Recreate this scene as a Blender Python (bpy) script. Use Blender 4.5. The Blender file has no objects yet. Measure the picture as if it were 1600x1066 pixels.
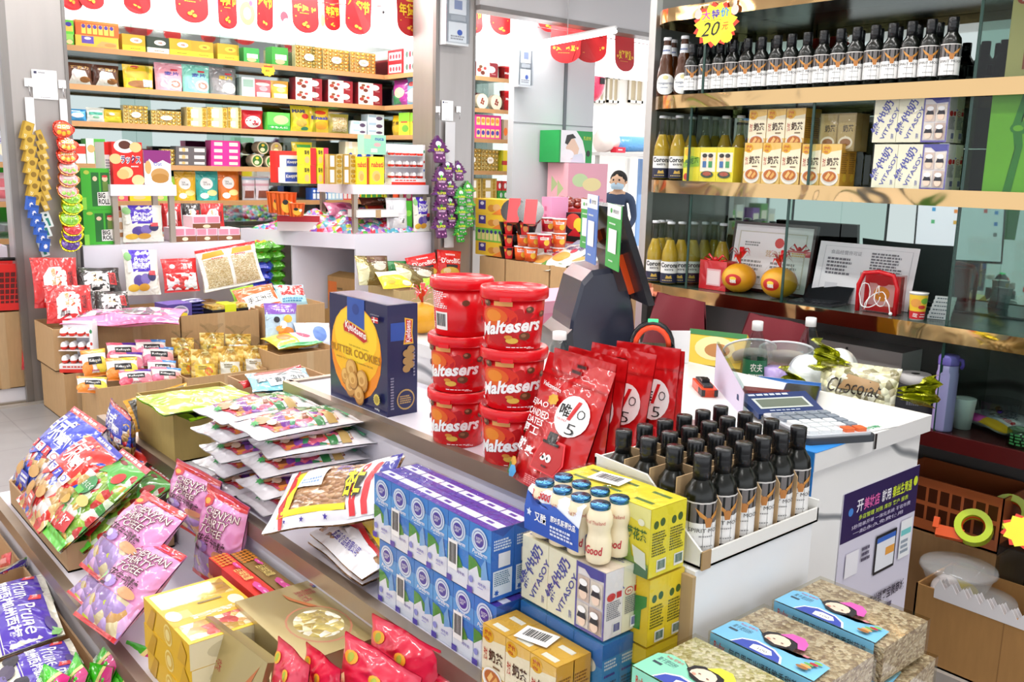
import bpy, math, random
from mathutils import Matrix, Vector
random.seed(7)
sc = bpy.context.scene
COL = sc.collection
# ---------------------------------------------------------------- camera
FPX, CX, CY, EYE = 1433.0, 800.0, 533.0, 1.58
def _n(v): return Vector(v).normalized()
_bx = _n((2500-CX, 302-CY, FPX)); _by = _n((-450-CX, 230-CY, FPX))
_by = (_by - _bx*_by.dot(_bx)).normalized(); _bz = _bx.cross(_by)
RW = Matrix((_bx, _by, _bz))                      # camera axes (right, down, forward) to world
cd = bpy.data.cameras.new('camera'); cd.sensor_width = 36; cd.lens = FPX/1600*36; cd.clip_start = .02
cam = bpy.data.objects.new('camera', cd); COL.objects.link(cam)
_r, _u, _b = RW @ Vector((1,0,0)), RW @ Vector((0,-1,0)), RW @ Vector((0,0,-1))
cam.matrix_world = Matrix(((_r.x,_u.x,_b.x,0),(_r.y,_u.y,_b.y,0),(_r.z,_u.z,_b.z,EYE),(0,0,0,1)))
sc.camera = cam
# ---------------------------------------------------------------- exposure, world, ceiling lamps
vs = sc.view_settings; vs.view_transform = 'Standard'; vs.look = 'None'; vs.gamma = 1; vs.exposure = 0.0
try: vs.use_curve_mapping = False
except Exception: pass
sc.cycles.transparent_max_bounces = 20
sc.cycles.max_bounces = 8
sc.cycles.sample_clamp_indirect = 6
w = bpy.data.worlds.new('daylight'); sc.world = w; w.use_nodes = True
w.node_tree.nodes['Background'].inputs[0].default_value = (.93,.96,1,1)
w.node_tree.nodes['Background'].inputs[1].default_value = 1.5
CEIL = 3.3
def area(name, loc, sx, sy, power, rot=(0,0,0), col=(1,.98,.95)):
    l = bpy.data.lights.new(name, 'AREA'); l.shape = 'RECTANGLE'; l.size = sx; l.size_y = sy; l.energy = power; l.color = col
    o = bpy.data.objects.new(name, l); o.location = loc; o.rotation_euler = rot; COL.objects.link(o); return o
LAMPS = []
for ix, x in enumerate((-.6, 1.1, 2.15)):
    for iy, y in enumerate((-.6, 1.0, 2.6, 4.2, 5.6)):
        LAMPS.append((x, y))
        area('ceiling_tube_light', (x, y, CEIL-.09), .16, 1.2, 15)
for (x, y) in ((-3.2, 6.5), (-1.6, 6.5), (-3.2, 4.6), (2.6, 6.85), (3.9, 6.85), (5.6, 6.6), (4.2, 5.0), (4.2, 3.4)):  # far-wing ones are added, unseen, to brighten what the mirrors reflect
    area('ceiling_tube_light', (x, y, CEIL-.09), 1.2, .16, 42); LAMPS.append((x, y))
# ---------------------------------------------------------------- pixel rays onto real planes of the room
def ray(u, v): return RW @ Vector((u-CX, v-CY, FPX))
def onz(u, v, z): r = ray(u,v); t = (z-EYE)/r.z; return Vector((r.x*t, r.y*t, z))
def onx(u, v, x): r = ray(u,v); t = x/r.x; return Vector((x, r.y*t, EYE+r.z*t))
def ony(u, v, y): r = ray(u,v); t = y/r.y; return Vector((r.x*t, y, EYE+r.z*t))
def proj(p):
    q = RW.transposed() @ (Vector(p)-Vector((0,0,EYE))); return (CX+FPX*q.x/q.z, CY+FPX*q.y/q.z)
def hgt(u, v, x, y):
    lo, hi = -2, 5
    for _ in range(40):
        m = (lo+hi)/2
        if proj((x,y,m))[1] > v: lo = m
        else: hi = m
    return lo
# ---------------------------------------------------------------- materials
_M = {}
def lin(h):
    c = [int(h[i:i+2],16)/255 for i in (0,2,4)]
    return tuple(x/12.92 if x <= .04045 else ((x+.055)/1.055)**2.4 for x in c)
def _new(name):
    m = bpy.data.materials.new(name); m.use_nodes = True
    return m, m.node_tree, m.node_tree.nodes, m.node_tree.links, m.node_tree.nodes['Principled BSDF']
def _bump(nt, b, scale, strength, dist=.002, detail=3, kind='noise'):
    n, l = nt.nodes, nt.links
    tc = n.new('ShaderNodeTexCoord'); t = n.new('ShaderNodeTexNoise' if kind=='noise' else 'ShaderNodeTexVoronoi')
    t.inputs['Scale'].default_value = scale
    if kind=='noise': t.inputs['Detail'].default_value = detail; t.inputs['Distortion'].default_value = .8
    bp = n.new('ShaderNodeBump'); bp.inputs['Strength'].default_value = strength; bp.inputs['Distance'].default_value = dist
    l.new(tc.outputs['Object'], t.inputs['Vector']); l.new(t.outputs[0], bp.inputs['Height']); l.new(bp.outputs[0], b.inputs['Normal'])
def _crease(nt, b):
    n, l = nt.nodes, nt.links
    tc = n.new('ShaderNodeTexCoord'); t = n.new('ShaderNodeTexNoise'); t.noise_type = 'RIDGED_MULTIFRACTAL'
    t.inputs['Scale'].default_value = 17; t.inputs['Detail'].default_value = 2; t.inputs['Distortion'].default_value = 1.2; t.inputs['Roughness'].default_value = .45
    bp = n.new('ShaderNodeBump'); bp.inputs['Strength'].default_value = .9; bp.inputs['Distance'].default_value = .011
    l.new(tc.outputs['Object'], t.inputs['Vector']); l.new(t.outputs[0], bp.inputs['Height']); l.new(bp.outputs[0], b.inputs['Normal']); l.new(bp.outputs[0], b.inputs['Coat Normal'])
def M(spec):
    """finish:hex  p printed card, f glossy film, k hard plastic, q matt, m metal, e light source, g thin clear sheet"""
    if not isinstance(spec, str): return spec
    if spec in _M: return _M[spec]
    k, h = spec.split(':')[:2]; c = lin(h[:6])
    m, nt, n, l, b = _new({'p':'printed_card','f':'film','k':'plastic','q':'matt','m':'metal','e':'light','g':'clear','w':'wood','c':'carton','s':'stainless','h':'cloth','t':'liquid','n':'foil','z':'frosted'}[k]+'_'+h)
    b.inputs['Base Color'].default_value = (*c,1)
    if k == 'p': b.inputs['Roughness'].default_value = .42
    elif k == 'f':
        b.inputs['Roughness'].default_value = .3; b.inputs['Coat Weight'].default_value = .7; b.inputs['Coat Roughness'].default_value = .05
        _crease(nt, b)
    elif k == 'k': b.inputs['Roughness'].default_value = .22
    elif k == 'q': b.inputs['Roughness'].default_value = .8
    elif k == 'm': b.inputs['Roughness'].default_value = .22; b.inputs['Metallic'].default_value = 1
    elif k == 'n':
        b.inputs['Roughness'].default_value = .2; b.inputs['Metallic'].default_value = .85; _bump(nt, b, 45, .9, .006, 2)
    elif k == 's':
        b.inputs['Roughness'].default_value = .38; b.inputs['Metallic'].default_value = .75
        tc = n.new('ShaderNodeTexCoord'); mp = n.new('ShaderNodeMapping'); mp.inputs['Scale'].default_value = (3,3,.4)
        t = n.new('ShaderNodeTexNoise'); t.inputs['Scale'].default_value = 2.5; t.inputs['Detail'].default_value = 6
        cr = n.new('ShaderNodeValToRGB'); cr.color_ramp.elements[0].color = (*[x*.82 for x in c],1); cr.color_ramp.elements[1].color = (*[min(1,x*1.12) for x in c],1)
        l.new(tc.outputs['Object'], mp.inputs[0]); l.new(mp.outputs[0], t.inputs['Vector']); l.new(t.outputs[0], cr.inputs[0]); l.new(cr.outputs[0], b.inputs['Base Color'])
    elif k == 'e':
        b.inputs['Emission Color'].default_value = (*c,1); b.inputs['Emission Strength'].default_value = float(spec.split(':')[2]); b.inputs['Roughness'].default_value = .5
    elif k in 'gt':
        n.remove(b); out = n['Material Output']; tr = n.new('ShaderNodeBsdfTransparent'); tr.inputs[0].default_value = (*c,1)
        gl = n.new('ShaderNodeBsdfGlossy'); gl.inputs['Roughness'].default_value = .06
        fr = n.new('ShaderNodeFresnel'); fr.inputs[0].default_value = 1.45; mx = n.new('ShaderNodeMixShader')
        if k == 'g' and spec.endswith(':w'): _bump2 = n.new('ShaderNodeBump'); tx = n.new('ShaderNodeTexNoise'); tx.inputs['Scale'].default_value = 30; tcx = n.new('ShaderNodeTexCoord'); l.new(tcx.outputs['Object'], tx.inputs[0]); _bump2.inputs['Strength'].default_value = .7; _bump2.inputs['Distance'].default_value = .006; l.new(tx.outputs[0], _bump2.inputs['Height']); l.new(_bump2.outputs[0], gl.inputs['Normal']); l.new(_bump2.outputs[0], fr.inputs['Normal'])
        geo = n.new('ShaderNodeNewGeometry'); mm = n.new('ShaderNodeMath'); mm.operation = 'SUBTRACT'; mm.use_clamp = True; l.new(fr.outputs[0], mm.inputs[0]); l.new(geo.outputs['Backfacing'], mm.inputs[1]); l.new(mm.outputs[0], mx.inputs[0]); l.new(tr.outputs[0], mx.inputs[1]); l.new(gl.outputs[0], mx.inputs[2]); l.new(mx.outputs[0], out.inputs[0])
    elif k == 'c' or k == 'w':
        b.inputs['Roughness'].default_value = .75 if k=='c' else .4
        tc = n.new('ShaderNodeTexCoord'); mp = n.new('ShaderNodeMapping'); mp.inputs['Scale'].default_value = (6,6,1) if k=='c' else (1,1,1)
        t = n.new('ShaderNodeTexNoise'); t.inputs['Scale'].default_value = 12 ; t.inputs['Detail'].default_value = 4
        cr = n.new('ShaderNodeValToRGB'); cr.color_ramp.elements[0].color = (*[x*.86 for x in c],1); cr.color_ramp.elements[1].color = (*[min(1,x*1.1) for x in c],1)
        l.new(tc.outputs['Object'], mp.inputs[0]); l.new(mp.outputs[0], t.inputs['Vector']); l.new(t.outputs[0], cr.inputs[0]); l.new(cr.outputs[0], b.inputs['Base Color'])
    elif k == 'z': b.inputs['Roughness'].default_value = .18; b.inputs['Alpha'].default_value = .3; b.inputs['Coat Weight'].default_value = .6
    elif k == 'h': b.inputs['Roughness'].default_value = .9; _bump(nt, b, 400, .3, .001)
    _M[spec] = m; return m
def mottle(name, cols, scale, coat=.5, rough=.3, bump=.8, dist=.006, stretch=(1,1,1), smooth=False):
    """many-coloured cells: sweets, nuts, grains seen through clear film"""
    if name in _M: return _M[name]
    m, nt, n, l, b = _new(name)
    tc = n.new('ShaderNodeTexCoord'); mp = n.new('ShaderNodeMapping'); mp.inputs['Scale'].default_value = stretch
    v = n.new('ShaderNodeTexVoronoi'); v.inputs['Scale'].default_value = scale
    if smooth: v.feature = 'SMOOTH_F1'
    sp = n.new('ShaderNodeSeparateColor'); cr = n.new('ShaderNodeValToRGB'); cr.color_ramp.interpolation = 'CONSTANT'
    k = len(cols); e = cr.color_ramp.elements
    while len(e) < k: e.new(.5)
    for i, h in enumerate(cols): e[i].position = i/k; e[i].color = (*lin(h),1)
    bp = n.new('ShaderNodeBump'); bp.invert = True; bp.inputs['Strength'].default_value = bump; bp.inputs['Distance'].default_value = dist
    l.new(tc.outputs['Object'], mp.inputs[0]); l.new(mp.outputs[0], v.inputs['Vector']); l.new(v.outputs['Color'], sp.inputs[0]); l.new(sp.outputs[0], cr.inputs[0])
    l.new(cr.outputs[0], b.inputs['Base Color']); l.new(v.outputs['Distance'], bp.inputs['Height']); l.new(bp.outputs[0], b.inputs['Normal'])
    b.inputs['Roughness'].default_value = rough; b.inputs['Coat Weight'].default_value = coat; b.inputs['Coat Roughness'].default_value = .1
    _M[name] = m; return m
# ---------------------------------------------------------------- text outlines
_T = {}
def glyphs(txt, bold=.0, shear=0.0):
    k = (txt, bold, shear)
    if k in _T: return _T[k]
    c = bpy.data.curves.new('t', 'FONT'); c.body = txt; c.resolution_u = 2; c.offset = bold; c.shear = shear; c.fill_mode = 'FRONT'; c.space_line = .85
    o = bpy.data.objects.new('t', c); COL.objects.link(o)
    dg = bpy.context.evaluated_depsgraph_get(); me = bpy.data.meshes.new_from_object(o.evaluated_get(dg))
    vs_ = [(v.co.x, v.co.y) for v in me.vertices]; fs = [tuple(p.vertices) for p in me.polygons]
    bpy.data.objects.remove(o); bpy.data.curves.remove(c); bpy.data.meshes.remove(me)
    if vs_:
        x0 = min(v[0] for v in vs_); x1 = max(v[0] for v in vs_); y0 = min(v[1] for v in vs_); y1 = max(v[1] for v in vs_)
        vs_ = [((x-x0)/max(1e-6,x1-x0), (y-y0)/max(1e-6,y1-y0)) for x, y in vs_]
    _T[k] = (vs_, fs); return _T[k]
_S = {}
def fine(g, fs):
    k = (id(g), len(g))
    if k in _S: return _S[k]
    v = list(g); mid = {}; out = []
    def m(a, b):
        q = (min(a,b), max(a,b))
        if q not in mid: mid[q] = len(v); v.append(((v[a][0]+v[b][0])/2, (v[a][1]+v[b][1])/2))
        return mid[q]
    for f in fs:
        if len(f) != 3: out.append(f); continue
        a, b, c = f; x, y, z = m(a,b), m(b,c), m(c,a); out += [(a,x,z),(x,b,y),(z,y,c),(x,y,z)]
    _S[k] = (v, out); return _S[k]
# ---------------------------------------------------------------- mesh builder
class B:
    def __init__(s): s.v=[]; s.f=[]; s.m=[]; s.s=[]; s.sl=[]
    def slot(s, spec):
        m = M(spec)
        if m not in s.sl: s.sl.append(m)
        return s.sl.index(m)
    def add(s, vs_, fs, mat, smooth=False):
        k = len(s.v); i = s.slot(mat); s.v += [tuple(p) for p in vs_]
        for f in fs: s.f.append([k+a for a in f]); s.m.append(i); s.s.append(smooth)
        return s
    def grid(s, fn, nu, nv, mat, smooth=False, wrap=False, matf=None):
        vs_ = [fn(i/nu, j/nv) for j in range(nv+1) for i in range(nu+(0 if wrap else 1))]; w_ = nu if wrap else nu+1; fs = []
        for j in range(nv):
            for i in range(nu):
                a = j*w_+i; b_ = j*w_+(i+1) % w_; fs.append((a, b_, b_+w_, a+w_))
        return s.add(vs_, fs, mat, smooth)
    def box(s, x0, y0, z0, x1, y1, z1, mat):
        return s.add([(x0,y0,z0),(x1,y0,z0),(x1,y1,z0),(x0,y1,z0),(x0,y0,z1),(x1,y0,z1),(x1,y1,z1),(x0,y1,z1)],
                     [(0,3,2,1),(4,5,6,7),(0,1,5,4),(1,2,6,5),(2,3,7,6),(3,0,4,7)], mat)
    def rbox(s, x0, y0, z0, x1, y1, z1, r, mat, n=4):
        """box with rounded vertical edges"""
        pts = []
        for cx, cy, a0 in ((x1-r,y1-r,0),(x0+r,y1-r,90),(x0+r,y0+r,180),(x1-r,y0+r,270)):
            for i in range(n+1):
                a = math.radians(a0+90*i/n); pts.append((cx+r*math.cos(a), cy+r*math.sin(a)))
        return s.prism(pts, z0, z1, mat)
    def prism(s, pts, z0, z1, mat, f=None):
        n = len(pts); f = f or (lambda x,y,z:(x,y,z))
        vs_ = [f(x,y,z0) for x,y in pts]+[f(x,y,z1) for x,y in pts]
        fs = [(i,(i+1)%n,n+(i+1)%n,n+i) for i in range(n)]+[tuple(range(n-1,-1,-1)), tuple(range(n,2*n))]
        return s.add(vs_, fs, mat)
    def lathe(s, prof, mat, n=20, c=(0,0), smooth=True, cap=True):
        k = len(prof); vs_ = [(c[0]+r*math.cos(2*math.pi*i/n), c[1]+r*math.sin(2*math.pi*i/n), z) for r, z in prof for i in range(n)]
        fs = [(j*n+i, j*n+(i+1)%n, (j+1)*n+(i+1)%n, (j+1)*n+i) for j in range(k-1) for i in range(n)]
        s.add(vs_, fs, mat, smooth)
        if cap:
            b = len(s.v)-k*n; i_ = s.slot(mat)
            if prof[0][0] > 1e-5: s.f.append([b+i for i in range(n-1,-1,-1)]); s.m.append(i_); s.s.append(False)
            if prof[-1][0] > 1e-5: s.f.append([b+(k-1)*n+i for i in range(n)]); s.m.append(i_); s.s.append(False)
        return s
    def tube(s, pts, r, mat, n=6, closed=False):
        P = [Vector(p) for p in pts]; rs = r if isinstance(r, (list,tuple)) else [r]*len(P); vs_ = []; up = None
        for i, p in enumerate(P):
            d = (P[(i+1)%len(P)]-P[i-1]) if closed else (P[min(i+1,len(P)-1)]-P[max(i-1,0)]); d = d.normalized()
            if up is None: up = Vector((0,0,1)) if abs(d.z) < .9 else Vector((1,0,0))
            a = d.cross(up).normalized(); up = a.cross(d).normalized()
            vs_ += [p+rs[i]*(math.cos(2*math.pi*k/n)*a+math.sin(2*math.pi*k/n)*up) for k in range(n)]
        L = len(P); fs = [(j*n+i, j*n+(i+1)%n, ((j+1)%L)*n+(i+1)%n, ((j+1)%L)*n+i) for j in range(L if closed else L-1) for i in range(n)]
        if not closed: fs += [tuple(range(n-1,-1,-1)), tuple((L-1)*n+i for i in range(n))]
        return s.add(vs_, fs, mat, True)
    def ball(s, c, r, mat, n=10, sz=1.0, m=None):
        m = m or max(4, n//2)
        return s.grid(lambda u,v: (c[0]+r*math.cos(2*math.pi*u)*math.sin(math.pi*v), c[1]+r*math.sin(2*math.pi*u)*math.sin(math.pi*v), c[2]-r*sz*math.cos(math.pi*v)), n, m, mat, True, True)
    def art(s, F, items, seg=1, o0=.0006, asp=1.0, st=.00022):
        for i, it in enumerate(items):
            o = o0+st*i; k, mt = it[0], it[1]
            if k == 'r':
                u0,v0,u1,v1 = it[2:6]; s.grid(lambda a,b_: F(u0+a*(u1-u0), v0+b_*(v1-v0), o), seg, seg, mt, seg>1)
            elif k == 'e':
                cu,cv,ru,rv = it[2:6]; n = 20 if ru > .12 else 12; R = 1 if seg == 1 else 3
                vs_ = [F(cu,cv,o)]+[F(cu+ru*q/R*math.cos(2*math.pi*a/n), cv+rv*q/R*math.sin(2*math.pi*a/n), o) for q in range(1,R+1) for a in range(n)]
                fs = [(0,1+a,1+(a+1)%n) for a in range(n)]+[(1+(q-1)*n+a,1+q*n+a,1+q*n+(a+1)%n,1+(q-1)*n+(a+1)%n) for q in range(1,R) for a in range(n)]
                s.add(vs_, fs, mt, seg>1)
            elif k in 'ps':
                if k == 's':
                    cu,cv,ru,rv,n,dp = it[2:8]; pts = [(cu+ru*(1 if a%2==0 else dp)*math.cos(math.pi*a/n+.2), cv+rv*(1 if a%2==0 else dp)*math.sin(math.pi*a/n+.2)) for a in range(2*n)]
                else: pts = it[2]
                n = len(pts); cu = sum(p[0] for p in pts)/n; cv = sum(p[1] for p in pts)/n; R = 1 if seg == 1 else 3
                if seg > 1:
                    q2 = []
                    for a in range(n):
                        p, q = pts[a], pts[(a+1)%n]; kk = max(1, int(max(abs(p[0]-q[0]), abs(p[1]-q[1]))*8))
                        q2 += [(p[0]+(q[0]-p[0])*j/kk, p[1]+(q[1]-p[1])*j/kk) for j in range(kk)]
                    pts = q2; n = len(pts)
                vs_ = [F(cu,cv,o)]+[F(cu+(p[0]-cu)*q/R, cv+(p[1]-cv)*q/R, o) for q in range(1,R+1) for p in pts]
                fs = [(0,1+a,1+(a+1)%n) for a in range(n)]+[(1+(q-1)*n+a,1+q*n+a,1+q*n+(a+1)%n,1+(q-1)*n+(a+1)%n) for q in range(1,R) for a in range(n)]
                s.add(vs_, fs, mt, seg>1)
            elif k == 't':
                txt,u0,v0,u1,v1 = it[2:7]; op = it[7] if len(it) > 7 else {}
                g, fs = glyphs(txt, op.get('b',.012), op.get('sh',0)); g, fs = fine(g, fs) if seg > 4 else (g, fs); rot = math.radians(op.get('rot',0)); bend = op.get('bend',0); sl = op.get('slope',0)
                cu,cv = (u0+u1)/2,(v0+v1)/2; vs_ = []
                for x, y in g:
                    a, b_ = (x-.5)*(u1-u0), (y-.5)*(v1-v0)
                    if bend: b_ += bend*(4*(x-.5)**2)
                    if sl: b_ += sl*(x-.5)
                    if rot:
                        A = op.get('asp', asp); a, b_ = a*math.cos(rot)-b_/A*math.sin(rot), a*A*math.sin(rot)+b_*math.cos(rot)
                    vs_.append(F(cu+a, cv+b_, o))
                s.add(vs_, fs, mt)
            elif k == 'b':                                     # barcode on a white patch
                u0,v0,u1,v1 = it[2:6]; s.grid(lambda a,b_: F(u0+a*(u1-u0), v0+b_*(v1-v0), o), seg, seg, 'p:f4f4f2', seg>1); rnd = random.Random(3)
                x = .1
                while x < .88:
                    wd = rnd.choice((.015,.03,.045)); q0, q1 = u0+(u1-u0)*x, u0+(u1-u0)*(x+wd)
                    s.add([F(q0,v0+(v1-v0)*.2,o+.0002),F(q1,v0+(v1-v0)*.2,o+.0002),F(q1,v0+(v1-v0)*.9,o+.0002),F(q0,v0+(v1-v0)*.9,o+.0002)], [(0,1,2,3)], mt); x += wd+rnd.choice((.015,.03))
            elif k == 'l':                                     # rows of small print
                u0,v0,u1,v1,n = it[2:7]; rnd = random.Random(n)
                for j in range(n):
                    a = v1-(v1-v0)*(j+.15)/n; b_ = v1-(v1-v0)*(j+.75)/n; x = u0; end = u0+(u1-u0)*rnd.uniform(.75,1)
                    while x < end:
                        wd = (u1-u0)*rnd.uniform(.05,.14); q = min(x+wd, end); s.add([F(x,b_,o),F(q,b_,o),F(q,a,o),F(x,a,o)], [(0,1,2,3)], mt); x = q+(u1-u0)*.03
        return s
    def mesh(s, name, flip=False):
        me = bpy.data.meshes.new(name); me.from_pydata(s.v, [], s.f)
        for m in s.sl: me.materials.append(m)
        me.polygons.foreach_set('material_index', s.m); me.polygons.foreach_set('use_smooth', s.s); me.update(); return me
# ---------------------------------------------------------------- kinds and instances
class K:
    """one kind of thing: a root mesh or None, parts [(name, mesh, [(sub name, mesh)], label)]"""
    def __init__(s, name, cat, mesh=None, parts=(), W=1, H=1, D=1):
        s.name=name; s.cat=cat; s.parts=list(parts); s.W=W; s.H=H; s.D=D
        s.mesh = mesh.mesh(name) if isinstance(mesh, B) else mesh
        s.parts = [(p[0], p[1].mesh(p[0]) if isinstance(p[1],B) else p[1], [(q[0], q[1].mesh(q[0]) if isinstance(q[1],B) else q[1]) for q in (p[2] if len(p)>2 and p[2] else [])], p[3] if len(p)>3 else None, p[4] if len(p)>4 else (0,0,0), p[5] if len(p)>5 else 0) for p in s.parts]
LAB = []
def inst(k, label, mat=None, group=None, anchor=None, loc=None, rz=0, rx=0, scale=1, order=None, cat=None):
    o = bpy.data.objects.new(k.name, k.mesh); COL.objects.link(o)
    for pn, pm, subs, pl, ploc, prz in k.parts:
        p = bpy.data.objects.new(pn, pm); COL.objects.link(p); p.parent = o; p.location = ploc; p.rotation_euler = (0,0,math.radians(prz))
        if pl: p['label'] = pl
        for sn, sm in subs:
            q = bpy.data.objects.new(sn, sm); COL.objects.link(q); q.parent = p
    if mat is not None: o.matrix_world = mat
    else:
        s3 = scale if isinstance(scale,(tuple,list)) else (scale,)*3
        o.matrix_world = Matrix.Translation(Vector(loc)) @ Matrix.Rotation(math.radians(rz),4,'Z') @ Matrix.Rotation(math.radians(rx),4,'X') @ Matrix.Diagonal((*s3,1))
    o['category'] = cat or k.cat; o['label'] = label
    if group: o['group'] = group
    LAB.append((o, label, anchor, order)); return o
def one(name, label, cat, b, parts=(), group=None, **kw):
    return inst(K(name, cat, b, parts), label, group=group, **({'loc':(0,0,0)} | kw))
def fit(k, TL, TR, BL, grow=1.04):
    """place a kind whose front is W wide (x) and H tall (z), origin at its bottom middle, by three real points of its front"""
    TL, TR, BL = Vector(TL), Vector(TR), Vector(BL)
    X = TR-TL; W = X.length; X = X/W; U0 = TL-BL; U = U0-X*U0.dot(X); H = (U.length+U0.length)/2; U = U.normalized(); Yv = U.cross(X)
    o = (TR+BL)/2-U*H/2; sx, sz = W/k.W*grow, H/k.H; sy = (sx*sz)**.5
    return Matrix(((X.x*sx,Yv.x*sy,U.x*sz,o.x),(X.y*sx,Yv.y*sy,U.y*sz,o.y),(X.z*sx,Yv.z*sy,U.z*sz,o.z),(0,0,0,1)))
def struct(name, b, loc=(0,0,0)):
    o = bpy.data.objects.new(name, b.mesh(name)); COL.objects.link(o); o.location = loc; o['kind'] = 'structure'; return o
# faces of a W x D x H box standing at the origin
def FF(W,D,H): return lambda u,v,o: (-W/2+u*W, -D/2-o, v*H)
def FL(W,D,H): return lambda u,v,o: (-W/2-o, D/2-u*D, v*H)
def FR(W,D,H): return lambda u,v,o: (W/2+o, -D/2+u*D, v*H)
def FT(W,D,H): return lambda u,v,o: (-W/2+u*W, -D/2+v*D, H+o)
def FC(R,z0,h,span,R1=None):
    R1 = R if R1 is None else R1; sp = math.radians(span)
    def f(u,v,o):
        r = R+(R1-R)*v+o; t = (u-.5)*sp; return (r*math.sin(t), -r*math.cos(t), z0+v*h)
    return f
def pbox(W,D,H, col, front=(), left=(), right=(), top=(), b=None):
    b = b or B(); b.box(-W/2,-D/2,0,W/2,D/2,H,col)
    b.art(FF(W,D,H), front, asp=W/H); b.art(FL(W,D,H), left, asp=D/H); b.art(FR(W,D,H), right, asp=D/H); b.art(FT(W,D,H), top, asp=W/D); return b
def bagF(W,H,T, flat=False, seed=0, side=-1, lump=.12, topseal=.1, pinch=.05):
    """surface of a filled bag: side -1 front, +1 back"""
    rnd = random.Random(seed); ph = [(rnd.uniform(2,7), rnd.uniform(2,8), rnd.uniform(0,6.3), rnd.uniform(.3,1)) for _ in range(6)]
    def f(u,v,o):
        e = max(0, 1-abs(2*u-1)**3.2)**.75
        if flat: g = min(1, ((1-v)/(1-topseal)) if v > topseal else 1); g = max(0, min(1,(1-topseal*.9-v)/.75))**.6 if v > .12 else 1
        else: g = max(0, 1-abs((v-.5)/(.5-topseal*.5))**2.6)**.7 if abs(v-.5) < .5-topseal*.5 else 0
        n = sum(a*math.sin(p*u*3.1+q*v*3.1+r) for p,q,r,a in ph)/3.2
        cr = sum(a*max(0,1-3.2*abs(math.sin(p*u*2.1+q*v*1.7*(-1)**int(p*10)+r))) for p,q,r,a in ph)/3
        t = T/2*e*g*(1+lump*n)+.0012*(1-e*g)+min(.0045,T*.06)*cr*(.35+.65*e)*(1 if .02<v<.98 else 0)
        bend = .012*W*math.sin(u*9+seed)*(1-g) if not flat else 0
        x = -W/2+u*W; x *= 1-pinch*g
        return (x, side*(t+o)+bend, v*H)
    return f
def bag(W,H,T, col, art=(), back=None, flat=False, seed=0, nu=30, nv=36, lump=.12, topseal=.1, pinch=.05, b=None, seg=7):
    b = b or B(); f = bagF(W,H,T,flat,seed,-1,lump,topseal,pinch); g = bagF(W,H,T,flat,seed,1,lump,topseal,pinch)
    b.grid(lambda u,v: f(u,v,0), nu, nv, col, True); b.grid(lambda u,v: g(1-u,v,0), nu, nv, back or col, True)
    if flat: b.add([f(i/nu,0,0) for i in range(nu+1)]+[g(1-i/nu,0,0) for i in range(nu+1)], [tuple(range(2*nu+1,-1,-1))], back or col)
    b.art(f, art, seg+3, .002, W/H, .0004); return b
ORD = 'first second third fourth fifth sixth seventh eighth ninth tenth eleventh twelfth thirteenth fourteenth fifteenth sixteenth seventeenth eighteenth nineteenth twentieth'.split()
def finish_labels():
    by = {}
    for o, l, a, order in LAB: by.setdefault(l, []).append((o, a, order))
    bpy.context.view_layer.update()
    for l, g in by.items():
        if len(g) < 2: continue
        a = g[0][1]
        if g[0][2] is not None: key = lambda t: t[2]
        else: key = lambda t: proj(t[0].matrix_world.translation)[0]
        if a == 'top': key = lambda t: -t[0].matrix_world.translation.z
        if a == 'near': key = lambda t: t[0].matrix_world.translation.length
        g.sort(key=key)
        for i, (o, _, _) in enumerate(g):
            n = ORD[i] if i < 20 else 'number %d' % (i+1)
            if a == 'top': e = 'topmost' if i == 0 else ('%s from the top' % n)
            elif a == 'near': e = 'the nearest one' if i == 0 else '%s nearest' % n
            elif a: e = '%s from %s' % (n, a)
            else: e = '%s from the left' % n
            o['label'] = l+', '+e
# ================================================================ large structure
def tile(name, h1, h2, sx, sy, rough=.35, mortar=.008):
    m, nt, n, l, b = _new(name); tc = n.new('ShaderNodeTexCoord'); br = n.new('ShaderNodeTexBrick'); br.offset = 0
    br.inputs['Color1'].default_value = (*lin(h1),1); br.inputs['Color2'].default_value = (*lin(h1),1); br.inputs['Mortar'].default_value = (*lin(h2),1)
    br.inputs['Scale'].default_value = 1; br.inputs['Brick Width'].default_value = sx; br.inputs['Row Height'].default_value = sy; br.inputs['Mortar Size'].default_value = mortar
    t = n.new('ShaderNodeTexNoise'); t.inputs['Scale'].default_value = 3; t.inputs['Detail'].default_value = 5
    mx = n.new('ShaderNodeMix'); mx.data_type = 'RGBA'; mx.blend_type = 'MULTIPLY'; mx.inputs['Factor'].default_value = .35
    l.new(tc.outputs['Object'], br.inputs[0]); l.new(tc.outputs['Object'], t.inputs[0]); l.new(br.outputs[0], mx.inputs['A']); l.new(t.outputs[0], mx.inputs['B'])
    l.new(mx.outputs['Result'], b.inputs['Base Color']); b.inputs['Roughness'].default_value = rough; return m
def marble(name, base, vein, sc_, sharp=.035, rough=.3):
    m, nt, n, l, b = _new(name); tc = n.new('ShaderNodeTexCoord'); mp = n.new('ShaderNodeMapping'); mp.inputs['Rotation'].default_value = (.5,.9,.4)
    w_ = n.new('ShaderNodeTexWave'); w_.inputs['Scale'].default_value = sc_; w_.inputs['Distortion'].default_value = 6; w_.inputs['Detail'].default_value = 3; w_.inputs['Detail Scale'].default_value = .8
    cr = n.new('ShaderNodeValToRGB'); e = cr.color_ramp.elements; e[0].position = 0; e[0].color = (*lin(vein),1); e[1].position = sharp; e[1].color = (*lin(base),1)
    l.new(tc.outputs['Object'], mp.inputs[0]); l.new(mp.outputs[0], w_.inputs[0]); l.new(w_.outputs[1], cr.inputs[0]); l.new(cr.outputs[0], b.inputs['Base Color'])
    b.inputs['Roughness'].default_value = rough; return m
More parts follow.
